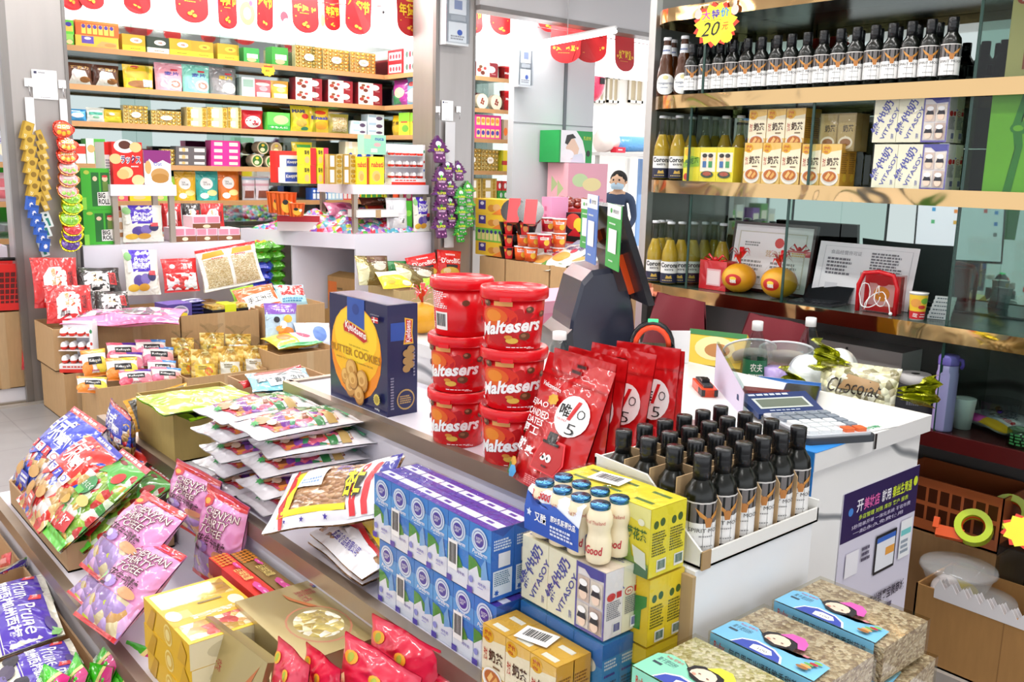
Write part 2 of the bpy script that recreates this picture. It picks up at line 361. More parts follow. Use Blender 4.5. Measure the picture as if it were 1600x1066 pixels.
def mirror(name, h, rough):
    m, nt, n, l, b = _new(name); b.inputs['Base Color'].default_value = (*lin(h),1); b.inputs['Metallic'].default_value = 1; b.inputs['Roughness'].default_value = rough; return m
MIR = mirror('silvered_mirror', 'b4bcb8', .02); MIR2 = mirror('wall_mirror', 'b9c2be', .05)
DARKG = mirror('grey_glass_back', '5a5756', .12)
GREY = tile('grey_floor_tile', '9c9a9b', '8c8a8b', 1.2, .6, .4, .004); TAN = tile('tan_floor_tile', 'c9b79f', 'a89880', .8, .8, .3, .004)
MARB = marble('white_marble_board', 'f3f2f0', '85888b', 1.7, .03); GREYM = marble('dark_marble_board', '6d6967', '3c3836', 1.2, .03, .2)
struct('floor', B().box(-6,-6,-.05,9,6.36,0,GREY))
struct('floor_hall', B().box(-6,6.36,-.05,12,9.6,0,TAN))
b = B(); b.box(-6,6.33,0,9,6.37,.012,'s:cfc9c0'); b.box(-6,6.42,0,9,6.45,.012,'s:a59f95'); struct('trim_1', b)
b = B(); b.box(-6,-6,CEIL,9,8.2,CEIL+.08,'q:eceae8'); struct('ceiling', b)
b = B(); b.box(1.0,7.78,0,6.36,7.86,CEIL,'q:e6e4e4'); struct('wall_back', b)
b = B(); b.box(5.1,6.75,0,5.16,7.78,CEIL,'q:e6e4e4'); struct('wall_side', b)
b = B(); b.box(2.84,-1.2,0,2.9,2.32,CEIL,'q:d9d6d4'); struct('wall_right', b)
b = B(); b.box(5.96,6.98,0,6.62,7.06,CEIL,'q:ccd0d4'); b.box(6.62,6.97,0,6.66,7.07,CEIL,'s:6c7072'); b.box(6.66,6.98,0,7.06,7.06,CEIL,'q:ccd0d4'); b.box(5.96,6.976,2.005,7.06,6.98,2.013,'q:8c9094'); struct('wall_panel', b)
b = B(); b.box(4.98,6.3,2.9,9,6.46,CEIL,'q:c9c7c8'); b.box(4.98,6.29,2.86,9,6.47,2.9,'s:8d8886'); struct('trim_2', b)
for (x, y) in LAMPS:
    lx, ly = (.2,1.24) if y < 6 and -1 < x < 3 else (1.24,.2)
    o = struct('ceiling_light_housing', B().box(-lx/2,-ly/2,-.08,lx/2,ly/2,0,'q:f4f4f2'), (x,y,CEIL))
    o['kind'] = 'thing'; o['label'] = 'white tube lamp housing fixed under the ceiling'; o['category'] = 'lamp'; o['group'] = 'ceiling tube lamps'
# far wing of the shop seen only in the mirrors
b = B(); b.box(-5.5,7.7,0,.2,7.8,CEIL,'q:dfdcda'); struct('wall_far', b)
b = B()
for i in range(34): b.box(-3.9,7.6,.1+i*.07,-2.2,7.64,.16+i*.07,'k:f3f3f3')
one('roller_shutter', 'white ribbed roller shutter on the far wall reflected in the shelf mirror', 'shutter', b)
b = B()
for i in range(26): b.box(-4,1.2+i*.12,CEIL-.06,-.9,1.29+i*.12,CEIL-.03,'w:c9a36a')
struct('ceiling_slats', b)
for sx, cl in ((-5.3,('4a7fc0','d8d8d8','5fa34a','7a3fa0')), (-2.0,('cf3a2c','e9c34a','3f8f4a','7b4bb0'))):
    k = K('shelf_rack', 'shelf', None, [('shelf_board', B().box(sx,7.2,.4+i*.45,sx+1.3,7.6,.43+i*.45,'w:b58a58')) for i in range(5)]+[('post', B().box(x-.02,7.38,0,x,7.42,2.6,'s:999999')) for x in (sx-.002, sx+1.322)])
    inst(k, 'shelf rack on the far wall reflected in the mirror '+('beside' if sx < -3 else 'right of')+' the shutter', loc=(0,0,0))
    for i in range(5):
        for j in range(7):
            if random.random() < .85:
                kk = K('snack_box','box',pbox(.15,.2,.2+.1*random.random(),'p:'+cl[(i+j)%4], [('r','p:f4ead8',.1,.3,.9,.7)]))
                inst(kk, 'snack box on the far rack reflected in the mirror', loc=(sx+.1+j*.18,7.35,.43+i*.45), group='boxes on the far racks')
# pillars
def pillar(name, x0, x1, y0, y1):
    b = B(); b.box(x0,y0,0,x1,y1,CEIL,'s:b3aeab'); b.box(x0-.03,y0-.012,0,x0+.012,y0+.03,CEIL,'s:8b8784'); b.box(x1-.012,y0-.008,0,x1+.008,y0+.03,CEIL,'s:8b8784'); return struct(name, b)
pillar('column_1', 1.41, 1.75, 6.4, 6.7)
pillar('column_2', 4.60, 4.98, 6.36, 6.72)
b = B(); b.box(1.75,6.52,0,1.78,6.6,CEIL,'s:8b8784'); struct('trim_3', b)
# outdoor street behind the opening
b = B(); b.box(6,13.5,-.1,18,13.7,9,'q:f2eee8'); b.box(6,9.6,-.1,22,13.5,-.05,'q:cfc8be'); struct('exterior_building', b)
s = bpy.data.lights.new('sun','SUN'); s.energy = 3.2; s.angle = .02; so = bpy.data.objects.new('sun', s); COL.objects.link(so)
so.rotation_euler = (math.radians(42), 0, math.radians(-20))
# ---------------------------------------------------------------- foreground stepped display stand
WHT = 'k:e2e0ec'
L1, L2, L3 = .98, .76, .54
def edge(b, x, z, y0, y1):
    b.box(x-.014, y0, z-.03, x+.012, y1, z+.006, 's:a09182'); return b
t1 = B().box(1.14,1.19,L1-.02,1.436,2.26,L1,WHT); p1_ = B().box(1.14,1.19,L2,1.155,2.26,L1-.02,WHT)
e1 = edge(B(),1.14,L1,1.19,2.27); e1.box(1.14,2.25,L1-.03,1.436,2.272,L1+.006,'s:a09182')
e1b = B()
for (u,v) in ((580,664),): p = onx(u,v,1.14); e1b.ball((1.139,p.y,p.z),.004,'m:8a8a8a',8)
t2 = B().box(.86,.3,L2-.02,1.436,3.0,L2,WHT); p2 = B().box(.86,.3,L3,.875,3.0,L2-.02,WHT); e2 = edge(B(),.86,L2,.3,3.01)
t3 = B().box(.55,.3,L3-.02,.87,3.1,L3,WHT); p3 = B().box(.55,.3,0,.565,3.1,L3-.02,'k:d9d7df'); e3 = edge(B(),.55,L3,.3,3.11)
en = B().box(1.14,2.25,L2,1.436,2.262,L1-.02,WHT)
one('display_stand', 'white stepped display stand with bronze-edged tiers loaded with snacks', 'display stand', None,
    [('tier',t1,[('edge_strip',e1)]),('riser',p1_,[('screw',e1b)]),('tier',t2,[('edge_strip',e2)]),('riser',p2),('tier',t3,[('edge_strip',e3)]),('riser',p3),('end_panel',en)])
# ---------------------------------------------------------------- checkout desk
DT = 1.09
tp = B().box(1.44,.835,DT-.035,1.885,2.32,DT,'k:e9e8e6')
fr = B().box(1.45,.85,0,1.465,2.3,DT-.035,MARB); br_ = B().box(1.86,.85,0,1.875,2.3,DT-.035,MARB)
en = B().box(1.465,.85,0,1.86,.865,DT-.035,MARB); en2 = B().box(1.465,2.285,0,1.86,2.3,DT-.035,MARB)
tape = B()
for u in (1367,): p = ony(u,690,.834); tape.box(p.x-.004,.832,DT-.03,p.x+.004,.8345,DT,'m:9a9a98')
one('checkout_desk', 'white marbled checkout desk with flat white top and a purple poster', 'desk', None, [('desk_top',tp,[('tape_strip',tape)]),('front_panel',fr),('back_panel',br_),('end_panel',en),('end_panel',en2)])
# ---------------------------------------------------------------- glass shelf unit on the right
UX, UM, UY0, UY1 = 2.5, 2.82, -.7, 2.24

SZ = {'top':2.115,'wine':1.83,'tea':1.545,'desk':1.18,'low':.885}
def bronze_strip():
    m, nt, n, l, b = _new('bronze_mirror_strip'); b.inputs['Base Color'].default_value = (*lin('d2ae7c'),1); b.inputs['Metallic'].default_value = 1; b.inputs['Roughness'].default_value = .07
    _bump(nt, b, 5, .6, .012, 1); return m
BRZ = bronze_strip()
parts = []
for nm, z in SZ.items():
    g = B(); r = .14
    pts = [(UM,UY0),(UX,UY0),(UX,UY1-r)]+[(UX+r-r*math.cos(a*math.pi/12),UY1-r+r*math.sin(a*math.pi/12)) for a in range(1,7)]+[(UM,UY1)]
    g.prism(pts[::-1], z-.012, z, 'k:3b4a42' if nm != 'low' else 'k:4a1f20'); e = B(); q = pts[1:-1]
    if nm == 'low': g2 = B().box(UX-.004,UY0,z-.045,UX,UY1,z,'k:4a1414')
    else:
        g2 = B(); n = len(q); off = lambda p,i: (p[0]-.006, p[1]) if i < 2 else (p[0]-.006*math.cos((i-1)*math.pi/12), p[1]+.006*math.sin((i-1)*math.pi/12))
        o_ = [off(p,i) for i,p in enumerate(q)]+[(UM,UY1+.006)]
        g2.add([(x,y,z-.042) for x,y in o_]+[(x,y,z+.002) for x,y in o_], [(i+1,i,len(o_)+i,len(o_)+i+1) for i in range(len(o_)-1)], BRZ)
    parts.append(('shelf_board', g, [('edge_strip', g2)]))
for yy, z0, z1 in ((1.1,SZ['low'],2.6),(2.0,SZ['desk'],SZ['tea']-.012),(2.02,SZ['tea'],SZ['wine']-.012),(1.56,SZ['tea'],SZ['wine']-.012),(1.98,SZ['wine'],SZ['top']-.012),(1.62,SZ['desk'],SZ['tea']-.012)):
    g = B(); g.box(UX+.012,yy-.003,z0,UM-.004,yy+.003,z1,'g:e6f0ec'); g.box(UX+.008,yy-.004,z0,UX+.012,yy+.004,z1,'k:1f4038'); parts.append(('glass_divider', g))
g = B().box(UX+.006,.52,SZ['low'],UX+.012,1.1,2.6,'g:dfeae6'); parts.append(('glass_pane', g))
g = B().box(UM,UY0,SZ['desk']+.005,UM+.008,UY1,2.7,MIR); parts.append(('mirror_back', g))
g = B().box(UM,UY0,.3,UM+.008,UY1,SZ['desk']-.015,GREYM); parts.append(('lower_back', g))
g = B().box(UX+.09,UY1+.008,0,UM+.02,UY1+.03,2.7,'s:9c9793'); g.box(UX+.06,UY1-.0,0,UX+.09,UY1+.03,2.7,'s:c9c5c2'); parts.append(('side_panel', g))
g = B().box(2.33,-.7,.0,UM,1.15,.29,'w:b5aca4'); g.box(2.5,1.15,.0,UM,UY1-.1,.29,'w:b5aca4'); g.box(UM-.13,1.3,.29,UM-.002,1.75,1.05,'k:cfcac6'); g.box(UM-.135,1.48,.32,UM-.13,1.485,1.04,'k:6a6664'); parts.append(('base_cabinet', g))
one('shelf_unit', 'tall mirrored shelf unit with bronze-edged shelves behind the checkout desk', 'shelf unit', None, parts)
# ---------------------------------------------------------------- back wall shelving
YS, XS = 7.4, 4.75
RZ = [2.375, 2.1, 1.835, 1.525, 1.245]                   # shelf tops, highest first
WOOD = 'w:b98d5d'
def shelving(name, label, x0, x1, boards, mir, dv):
    ps = []
    for z in boards: ps.append(('shelf_board', B().box(x0,YS+.012,z-.02,x1,7.76,z,'k:8d9690'), [('edge_strip', B().box(x0,YS,z-.038,x1,YS+.012,z+.002,WOOD))]))
    ps.append(('mirror_back', B().box(x0,7.762,.9,x1,7.775,2.66,mir)))
    for x in dv: ps.append(('glass_divider', B().box(x-.003,YS+.015,.95,x+.003,7.76,2.62,'g:e2ece8')))
    return one(name, label, 'shelves', None, ps)
shelving('wall_shelves', 'wood-edged wall shelves with mirror back between the two steel columns', 1.2, XS+.34, RZ+[.98], MIR2, (2.62,3.35,4.05))
ps = []
for z in RZ: ps.append(('shelf_board', B().box(XS+.012,6.72,z-.02,5.09,YS,z,'k:8d9690'), [('edge_strip', B().box(XS,6.72,z-.038,XS+.012,YS-.001,z+.002,WOOD))]))
ps.append(('mirror_back', B().box(5.085,6.72,.95,5.095,7.76,2.66,MIR2)))
one('side_shelves', 'wood-edged side shelves turning the corner next to the second steel column', 'shelves', None, ps)
shelving('wall_shelves', 'narrow wood-edged wall shelves right of the second steel column', 5.17, 6.27, [2.455,2.145,1.85,1.53,1.24], MIR2, (6.2,))
# lit sign boards over the shelves
for nm, lb, bx in (('sign_lightbox','long white lit sign board above the back shelves',(1.2,YS-.02,2.645,XS-.01,YS+.1,CEIL-.02)),('sign_lightbox','white lit sign board on the side return above the shelves',(XS-.02,6.7,2.645,XS+.1,YS-.03,CEIL-.02)),('sign_lightbox','white lit sign board above the narrow shelves by the grey wall',(5.17,YS-.02,2.6,6.3,YS+.1,CEIL-.02))):
    one(nm, lb, 'sign', None, [('light_panel', B().box(*bx,'e:ffffff:2.6'))])
# counters
def counter(name, label, x0, x1, y0, y1, z, open_front=None):
    ps = [('counter_top', B().box(x0,y0,z-.05,x1,y1,z,WHT)),('front_panel', B().box(x0,y0,0,x1,y0+.02,z-.05,WHT))]
    ps.append(('end_panel', B().box(x1-.02,y0+.02,0,x1,y1,z-.05,WHT)))
    ps.append(('end_panel', B().box(x0,y0+.02,0,x0+.02,y0+.06 if open_front else y1,z-.05,WHT)))
    if open_front: ps += [('partition', B().box(x0+.02,open_front,.0,x1-.02,open_front+.02,z-.05,WHT)),('back_panel', B().box(x1-.05,y0+.02,0,x1-.03,y1,z-.05,'k:cfcbd8'))]
    return one(name, label, 'counter', None, ps)
CP = [(3.83,6.4),(4.58,6.4),(4.58,7.36),(3.3,7.36)]
one('display_counter', 'white display counter with an open cubby left of the second column', 'counter', None, [('counter_top', B().prism(CP,.9,1.02,WHT)),('front_panel', B().box(3.835,6.4,0,4.58,6.42,.9,WHT)),('partition', B().box(3.55,6.93,0,4.54,6.95,.9,WHT)),('back_panel', B().box(4.55,6.42,0,4.57,7.35,.9,'k:cfcbd8'))])
counter('display_counter', 'white display counter under the prune bags and pink sweets', 1.78, 2.9, 6.4, 6.95, 1.0)
counter('display_counter', 'white display counter left of the first column above the red basket', .2, 1.4, 6.72, 7.3, .99)
def riser(label, x0, x1, y0, y1, z, z0):
    ps = [('shelf_board', B().box(x0,y0,z-.075,x1,y1,z,WHT))]
    for x in (x0+.03,x1-.03):
        for y in (y0+.03,y1-.03): ps.append(('leg', B().box(x-.018,y-.018,z0,x+.018,y+.018,z-.075,'s:b5a99c')))
    return one('riser_shelf', label, 'shelf', None, ps)
riser('white riser shelf on steel legs above the candy counter', 4.17-.34, 4.56, 6.42, 7.0, 1.41, 1.02)
riser('white riser shelf on steel legs above the prune bag', 1.98, 2.42, 6.42, 6.8, 1.4, 1.0)
b = B(); b.box(1.8,6.36,0,4.6,6.4,.06,'k:e6e4ee'); struct('trim_4', b)
b = B(); b.box(.2,6.5,0,1.4,6.72,.09,'k:e4e2ea'); struct('trim_5', b)
# ================================================================ foreground: ledge, second tier, desk top
def facing(x, y): return math.degrees(math.atan2(-x, y)) + 0   # turn a front (-y) towards the camera at the origin
# -- butter cookie box
W,D,H = .272,.086,.272
GOLD = 'p:c9a24a'; ck = 'p:c98f45'; ck2 = 'p:e3b268'
fr = [('e','p:f08a1c',.47,.5,.44,.44),('e','p:f7b81e',.47,.57,.42,.36),('e','p:fbd22b',.47,.66,.37,.26),('r','p:2b52a8',.33,.72,.63,1),('e','p:213f8d',.48,.9,.06,.05),
 ('p','p:e8bb3c',[(.25,.73),(.3,.79),(.42,.77),(.66,.72),(.7,.63),(.62,.595),(.45,.645),(.27,.66)]),('p','p:c0141c',[(.265,.73),(.305,.775),(.42,.757),(.645,.705),(.68,.635),(.62,.61),(.45,.66),(.28,.675)]),
 ('t','p:ffffff','Kjeldsens',.3,.655,.66,.745,{'slope':-.07,'b':.02}),('t','p:8a6a1e','THE ORIGINAL. DANISH',.36,.545,.7,.56,{'b':.0,'slope':-.01}),('t','p:b07d12','BUTTER COOKIES',.04,.455,.9,.53,{'b':.015,'slope':-.02}),('t','p:7a5a1a','BAKED TO A FAVOURITE DANISH RECIPE',.14,.405,.78,.42,{'b':0,'slope':-.015})]
for cx_, cy_, r in ((.3,.25,.075),(.41,.33,.1),(.6,.26,.1),(.4,.17,.09),(.56,.12,.085),(.46,.24,.08)):
    fr += [('e','p:8f5c22',cx_+.005,cy_-.012,r,r*1.02),('e',ck,cx_,cy_,r,r),('e',ck2,cx_-.01,cy_+.015,r*.72,r*.7),('e',ck,cx_,cy_,r*.36,r*.33)]
fr += [('s','p:d8c65a',.87,.14,.055,.055,14,.85),('e','p:a8923a',.87,.14,.035,.035),('t','p:e8e8e8','908g',.84,.04,.92,.062,{'b':.01}),
       ('r','p:c8202a',.8,.83,.9,.88),('r','p:ffffff',.8,.85,.9,.86),('r','p:ffffff',.83,.83,.845,.88),('t','p:b9b9c9','DANISH DELICIOUS',.78,.895,.92,.905,{'b':0})]
rt = [('r','p:2b52a8',.1,.68,.62,.84),('p','p:e8bb3c',[(.52,.64),(.86,.64),(.82,.74),(.84,.86),(.56,.88),(.58,.76)]),('p','p:c0141c',[(.56,.655),(.82,.655),(.78,.74),(.8,.85),(.6,.865),(.62,.76)]),
      ('t','p:ffffff','Kjeldsens',.4,.72,1.0,.79,{'rot':90,'asp':.32}),('e','p:b59a5a',.6,.14,.3,.095),('e','p:1d2350',.6,.14,.26,.08),('l','p:b59a5a',.4,.1,.8,.18,4)]
for i in range(6): rt.append(('e','p:a98a52',.62+.14*(i%2),.42+.035*i,.13,.035))
rt += [('l','p:8f90a8',.84,.34,.9,.6,9),('l','p:8f90a8',.08,.06,.2,.36,12)]
kk = K('cookie_box','box',pbox(W,D,H,'k:1d2350',fr,right=rt,top=[('r','k:2a3068',.02,.05,.98,.95)]))
inst(kk,'dark blue butter cookie box standing near the far end of the ledge',loc=(1.21,1.943,L1),rz=-90)
# -- red chocolate tubs
def tub_kind():
    b = B(); RED='k:d5101b'; b.lathe([(.0545,0),(.056,.002),(.0625,.108)],RED,32)
    F = FC(.0562,.004,.1,178,.0623)
    it = [('e','p:c40d16',.52,.44,.4,.4),('e','p:e0321a',.38,.62,.24,.25),('e','p:e8611d',.35,.64,.16,.18),('e','p:ee8a26',.34,.66,.1,.12),('r','p:e8a35a',.36,.86,.56,.95),
          ('t','k:ffffff','Maltesers',.14,.33,.9,.6,{'b':.035,'slope':.18,'bend':-.05,'sh':.2}),
          ('e','p:6b3a1e',.7,.27,.065,.08),('e','p:9a6a48',.685,.285,.03,.035),('e','p:e2b84a',.56,.18,.07,.06),('e','p:d98f35',.52,.25,.045,.04),
          ('l','p:ffffff',.5,.035,.86,.06,1),('t','p:ffffff','465g',.72,.01,.82,.04),('r','p:ffffff',.08,.12,.16,.17)]
    for x,y in ((.12,.86),(.28,.9),(.74,.8),(.9,.7),(.06,.5)): it += [('e','p:5f351d',x,y,.045,.065),('e','p:a97c5c',x-.012,y+.015,.022,.03)]
    b.art(F,it,6,.0004,1.7)
    F2 = lambda u,v,o: (lambda p: (-p[0],-p[1],p[2]))(F(u,v,o))
    b.art(F2,[('l','p:f2f2f2',.1,.55,.5,.92,9),('l','p:f2f2f2',.1,.1,.27,.5,8),('b','p:222222',.3,.1,.5,.48),('e','p:6b3a1e',.72,.7,.045,.065)],6,.0004,1.7)
    l = B(); l.lathe([(.0625,.100),(.0675,.101),(.0695,.104),(.0695,.119),(.067,.1235),(.0655,.1235),(.064,.119),(.0,.119)],'k:e11420',36)
    l.box(-.012,-.0715,.100,.012,-.0685,.108,'k:e11420')
    return K('chocolate_tub','tub',None,[('tub_body',b),('lid',l)])
tk = tub_kind()
for nm,(px,py),zr in (('front',(799,734),(-54,-52,-56)),('rear',(716,701),(112,-66,-62))):
    p = onz(px,py,L1); d = Vector((p.x,p.y,0)).normalized(); c = p+d*.056
    for i in range(3):
        wh = ('bottom','middle','top')[i]
        lb = 'red chocolate tub, %s of the %s'%(wh,'stack beside the red pouches' if nm=='front' else 'stack nearer the cookie box')
        if nm=='rear' and i==2: lb = 'red chocolate tub showing its barcode, top of the stack nearer the cookie box'
        inst(tk,lb,loc=(c.x+(.004 if i==2 else 0)*(-1 if nm=='front' else 1),c.y,L1+i*.1215),rz=zr[2-i] ,group='red chocolate tubs')
# -- red candied date pouches
RB='f:c80f16'
it = [('r','f:b00c12',.0,.83,1,.845),('r','f:8d0a0e',.42,.9,.58,.93),('r','p:3a1112',.44,.905,.56,.925),('t','p:f5f5f5','Volcamoon',.1,.74,.42,.775,{'b':.02,'slope':-.02}),('e','p:fbfbfb',.7,.6,.23,.155),('t','p:161616','唯',.52,.58,.68,.68,{'b':.02}),
      ('t','p:d01018','1',.66,.57,.78,.72,{'sh':.3,'b':.03}),('t','p:1a1a1a','O',.77,.6,.87,.67,{'b':-.01}),('t','p:1a1a1a','5',.7,.47,.82,.55,{'b':-.01}),('t','p:d01018','THE ONLY',.52,.55,.68,.565,{'b':.01}),
      ('s','p:d9a520',.38,.67,.085,.045,7,.8),('t','p:ffffff','EJIAO',.07,.58,.35,.635,{'b':.012}),('t','p:ffffff','CANDIED',.05,.51,.42,.565,{'b':.012}),('t','p:ffffff','DATES',.08,.45,.38,.5,{'b':.012}),
      ('t','p:ffffff','阿工',.08,.37,.36,.44,{'b':.02}),('t','p:ffffff','胶',.08,.23,.24,.33,{'b':.02}),('t','p:ffffff','枣',.26,.21,.4,.29,{'b':.02}),
      ('p','p:e8303a',[(.45,.15),(.8,.15),(.86,.25),(.8,.4),(.5,.4),(.44,.26)]),('p','p:b80d14',[(.46,.16),(.79,.16),(.84,.25),(.79,.385),(.51,.385),(.455,.26)]),
      ('e','p:ffffff',.57,.26,.045,.03),('e','p:ffffff',.66,.26,.045,.03),('e','p:111111',.58,.258,.015,.012),('e','p:111111',.65,.258,.015,.012),('r','k:1c1414',.5,.36,.74,.38),('r','k:1c1414',.56,.38,.69,.45),('r','p:5a1414',.6,.19,.68,.205),
      ('s','p:d8a030',.15,.12,.08,.05,3,1),('s','p:3f7d3a',.1,.07,.08,.05,3,1),('s','p:4aa0d8',.2,.06,.08,.05,3,1),('l','p:e88a8a',.45,.03,.8,.1,5)]
dk = K('date_pouch','pouch',bag(.18,.26,.05,RB,it,flat=True,seed=3,lump=.06,topseal=.14),W=.18,H=.26)
for i,(lb,tl,tr,bx,by) in enumerate((('leaning forward at the front',(853,548,1.222),(951,580,1.22),1.135,1.29),('second in the row',(876,546,1.236),(970,572,1.234),1.185,1.285),('third in the row',(902,544,1.238),(992,567,1.236),1.215,1.28),('fourth in the row, its face turned to the bottles',(937,537,1.238),(1035,557,1.238),1.262,1.275),('fifth in the row, its hanging slot showing',(980,535,1.24),(1077,548,1.24),1.325,1.25),('last of the row beside the box cutter',(1003,541,1.235),(1087,553,1.235),1.36,1.24))):
    inst(dk,'red candied date pouch '+lb,mat=fit(dk,onz(*tl),onz(*tr),(bx,by,L1+.002)),group='red candied date pouches')
# -- wine tray and bottles
def wine_kind():
    b = B(); b.lathe([(.022,0),(.0255,.003),(.0255,.100),(.0235,.112),(.0165,.122),(.0128,.129),(.012,.135)],'k:10130f',20)
    c = B(); c.lathe([(.0138,.127),(.0138,.140),(.0145,.142),(.0138,.144),(.0145,.146),(.0138,.148),(.0142,.150),(.0142,.164),(.013,.166),(.0,.166)],'k:17181a',20)
    F = FC(.0257,.016,.080,230); l = B()
    l.art(F,[('r','p:6f6a69',0,.58,1,1),('r','p:f2f1ef',0,0,1,.58),('r','p:dcd8d4',0,.97,1,1),('p','p:b9793a',[(.46,.5),(.54,.5),(.57,.66),(.5,.7),(.43,.66)]),('p','p:c98a3c',[(.44,.66),(.36,.72),(.28,.9),(.36,.82),(.47,.7)]),('p','p:c98a3c',[(.56,.66),(.64,.72),(.72,.9),(.64,.82),(.53,.7)]),
              ('t','p:2b2b2b','SPIRIT MOON',.2,.4,.8,.48,{'b':.0}),('l','p:8a8a8a',.36,.3,.64,.34,1),('l','p:8a8a8a',.34,.1,.66,.14,1)],8,.0003,1.3)
    return K('wine_bottle','bottle',b,[('screw_cap',c),('label',l)])
wk = wine_kind()
b = B().box(1.075,.806,L2,1.40,1.17,.978,'p:eef0f2'); f1 = B().box(1.066,.803,L2+.002,1.074,.83,.972,'c:b59a72')
one('white_carton','white cardboard carton under the tray of wine bottles','carton',b,[('corrugated_edge',f1)])
TX,TY,TZ = 1.085,.802,.98
b = B(); b.box(TX,TY,TZ,TX+.325,TY+.235,TZ+.004,'c:c3a47b'); th=.004
b.box(TX,TY,TZ,TX+.325,TY+th,TZ+.026,'p:ecebe6'); b.box(TX,TY+.231,TZ,TX+.325,TY+.235,TZ+.12,'p:ecebe6'); b.add([(TX,TY,TZ),(TX,TY+.235,TZ),(TX,TY+.235,TZ+.125),(TX,TY+.12,TZ+.12),(TX,TY+.02,TZ+.04),(TX,TY,TZ+.026),(TX+th,TY,TZ),(TX+th,TY+.235,TZ),(TX+th,TY+.235,TZ+.125),(TX+th,TY+.12,TZ+.12),(TX+th,TY+.02,TZ+.04),(TX+th,TY,TZ+.026)],
    [(0,1,2,3,4,5),(11,10,9,8,7,6),(0,5,11,6),(5,4,10,11),(4,3,9,10),(3,2,8,9),(2,1,7,8)],'p:ecebe6'); b.box(TX+.321,TY,TZ,TX+.325,TY+.235,TZ+.04,'p:ecebe6')
b.box(TX-.003,TY-.003,TZ,TX+.018,TY,TZ+.03,'c:a88a62')
dv = []
for i in range(1,6):
    x = TX+.003+i*.053; g = B(); n=6
    pts = [(TY+.012,.006),(TY+.012,.09),(TY+.03,.112),(TY+.06,.135),(TY+.228,.135),(TY+.228,.006)]
    g.add([(x-.001,y,TZ+z) for y,z in pts]+[(x+.001,y,TZ+z) for y,z in pts],[(0,1,2,3,4,5),(11,10,9,8,7,6)]+[(i2,6+i2,6+(i2+1)%6,(i2+1)%6) for i2 in range(6)],'c:c3a47b'); dv.append(('divider',g))
for j in range(1,4):
    y = TY+.008+j*.055; dv.append(('divider',B().box(TX+.006,y-.001,TZ+.006,TX+.319,y+.001,TZ+.13,'c:c3a47b')))
one('bottle_tray','white edged cardboard tray with brown dividers holding small wine bottles','tray',b,dv)
for j in range(4):
    for i in range(6):
        rw = ('front','second','third','rear')[j]
        inst(wk,'small black-capped wine bottle, %s row of the divided tray'%rw,loc=(TX+.03+i*.053,TY+.034+j*.055,TZ+.0045),rz=-28+random.uniform(-14,14),group='wine bottles in the divided tray',anchor='the pouches')
# -- drink packs
def pack(name,cat,label,carton,nx,ny,dx,dy,loc,rz,group=None,wrap=True,layers=1,h=.1,film='g:f6f6f2:w',part='drink_carton'):
    ps = []
    for l_ in range(layers):
        for j in range(ny):
            for i in range(nx): ps.append((part,carton,None,None,((i-(nx-1)/2)*dx,(j-(ny-1)/2)*dy,l_*h)))
    if wrap:
        w_=nx*dx/2+.0025; d_=ny*dy/2+.0025; g = B(); g.box(-w_,-d_,.001,w_,d_,h*layers+.0025,film); ps.append(('shrink_wrap',g))
    return inst(K(name,cat,None,ps),label,loc=loc,rz=rz,group=group)
W,D,H=.057,.048,.122
mk = pbox(W,D,H,'p:2f86d6',[('r','p:5aa9e6',0,.55,1,.78),('r','p:f3f5f8',0,0,1,.3),('p','p:4d9a3f',[(0,.3),(.0,.52),(.3,.5),(.6,.4),(.75,.28),(.4,.22)]),('p','p:f3f5f8',[(.05,.3),(.4,.42),(.5,.28),(.95,.3),(.9,.15),(.1,.15)]),('p','p:7db4e4',[(.6,.25),(.6,.45),(.78,.58),(.9,.3)]),
   ('e','p:dfeefa',.5,.8,.36,.165),('e','p:2a4db0',.5,.8,.29,.135),('e','p:e8f2fb',.5,.8,.27,.125),('e','p:4a3fa6',.5,.8,.21,.095),('t','p:ffffff','DUTCH\nLADY',.36,.76,.64,.84,{'b':.02}),('t','p:ffffff','Purefarm',.2,.595,.88,.655,{'sh':.3,'b':.02}),('l','p:dceefb',.34,.56,.74,.58,1),
   ('e','p:8a8fd0',.16,.2,.1,.05),('t','p:5a4fae','纯牛奶',.5,.17,.86,.215,{'b':.01}),('l','p:8a7fce',.5,.13,.8,.15,1),('r','p:5a48b0',0,0,.25,.09)],
   right=[('r','p:2a6fc8',0,0,1,1),('p','p:1f4fa8',[(0,1),(1,1),(.5,.88)]),('l','p:e6f2fb',.1,.7,.9,.86,4),('r','p:e9f4fb',.08,.06,.92,.42),('l','p:56809f',.14,.2,.86,.4,7),('r','p:f2f2f2',.3,.46,.82,.66),('s','p:2a5fb8',.24,.11,.12,.05,6,.5)],
   top=[('r','p:4c35a0',0,0,1,1),('r','p:f0eef8',.02,.3,.98,.66),('r','p:4c35a0',.3,.4,.6,.55)]).mesh('milk_carton')
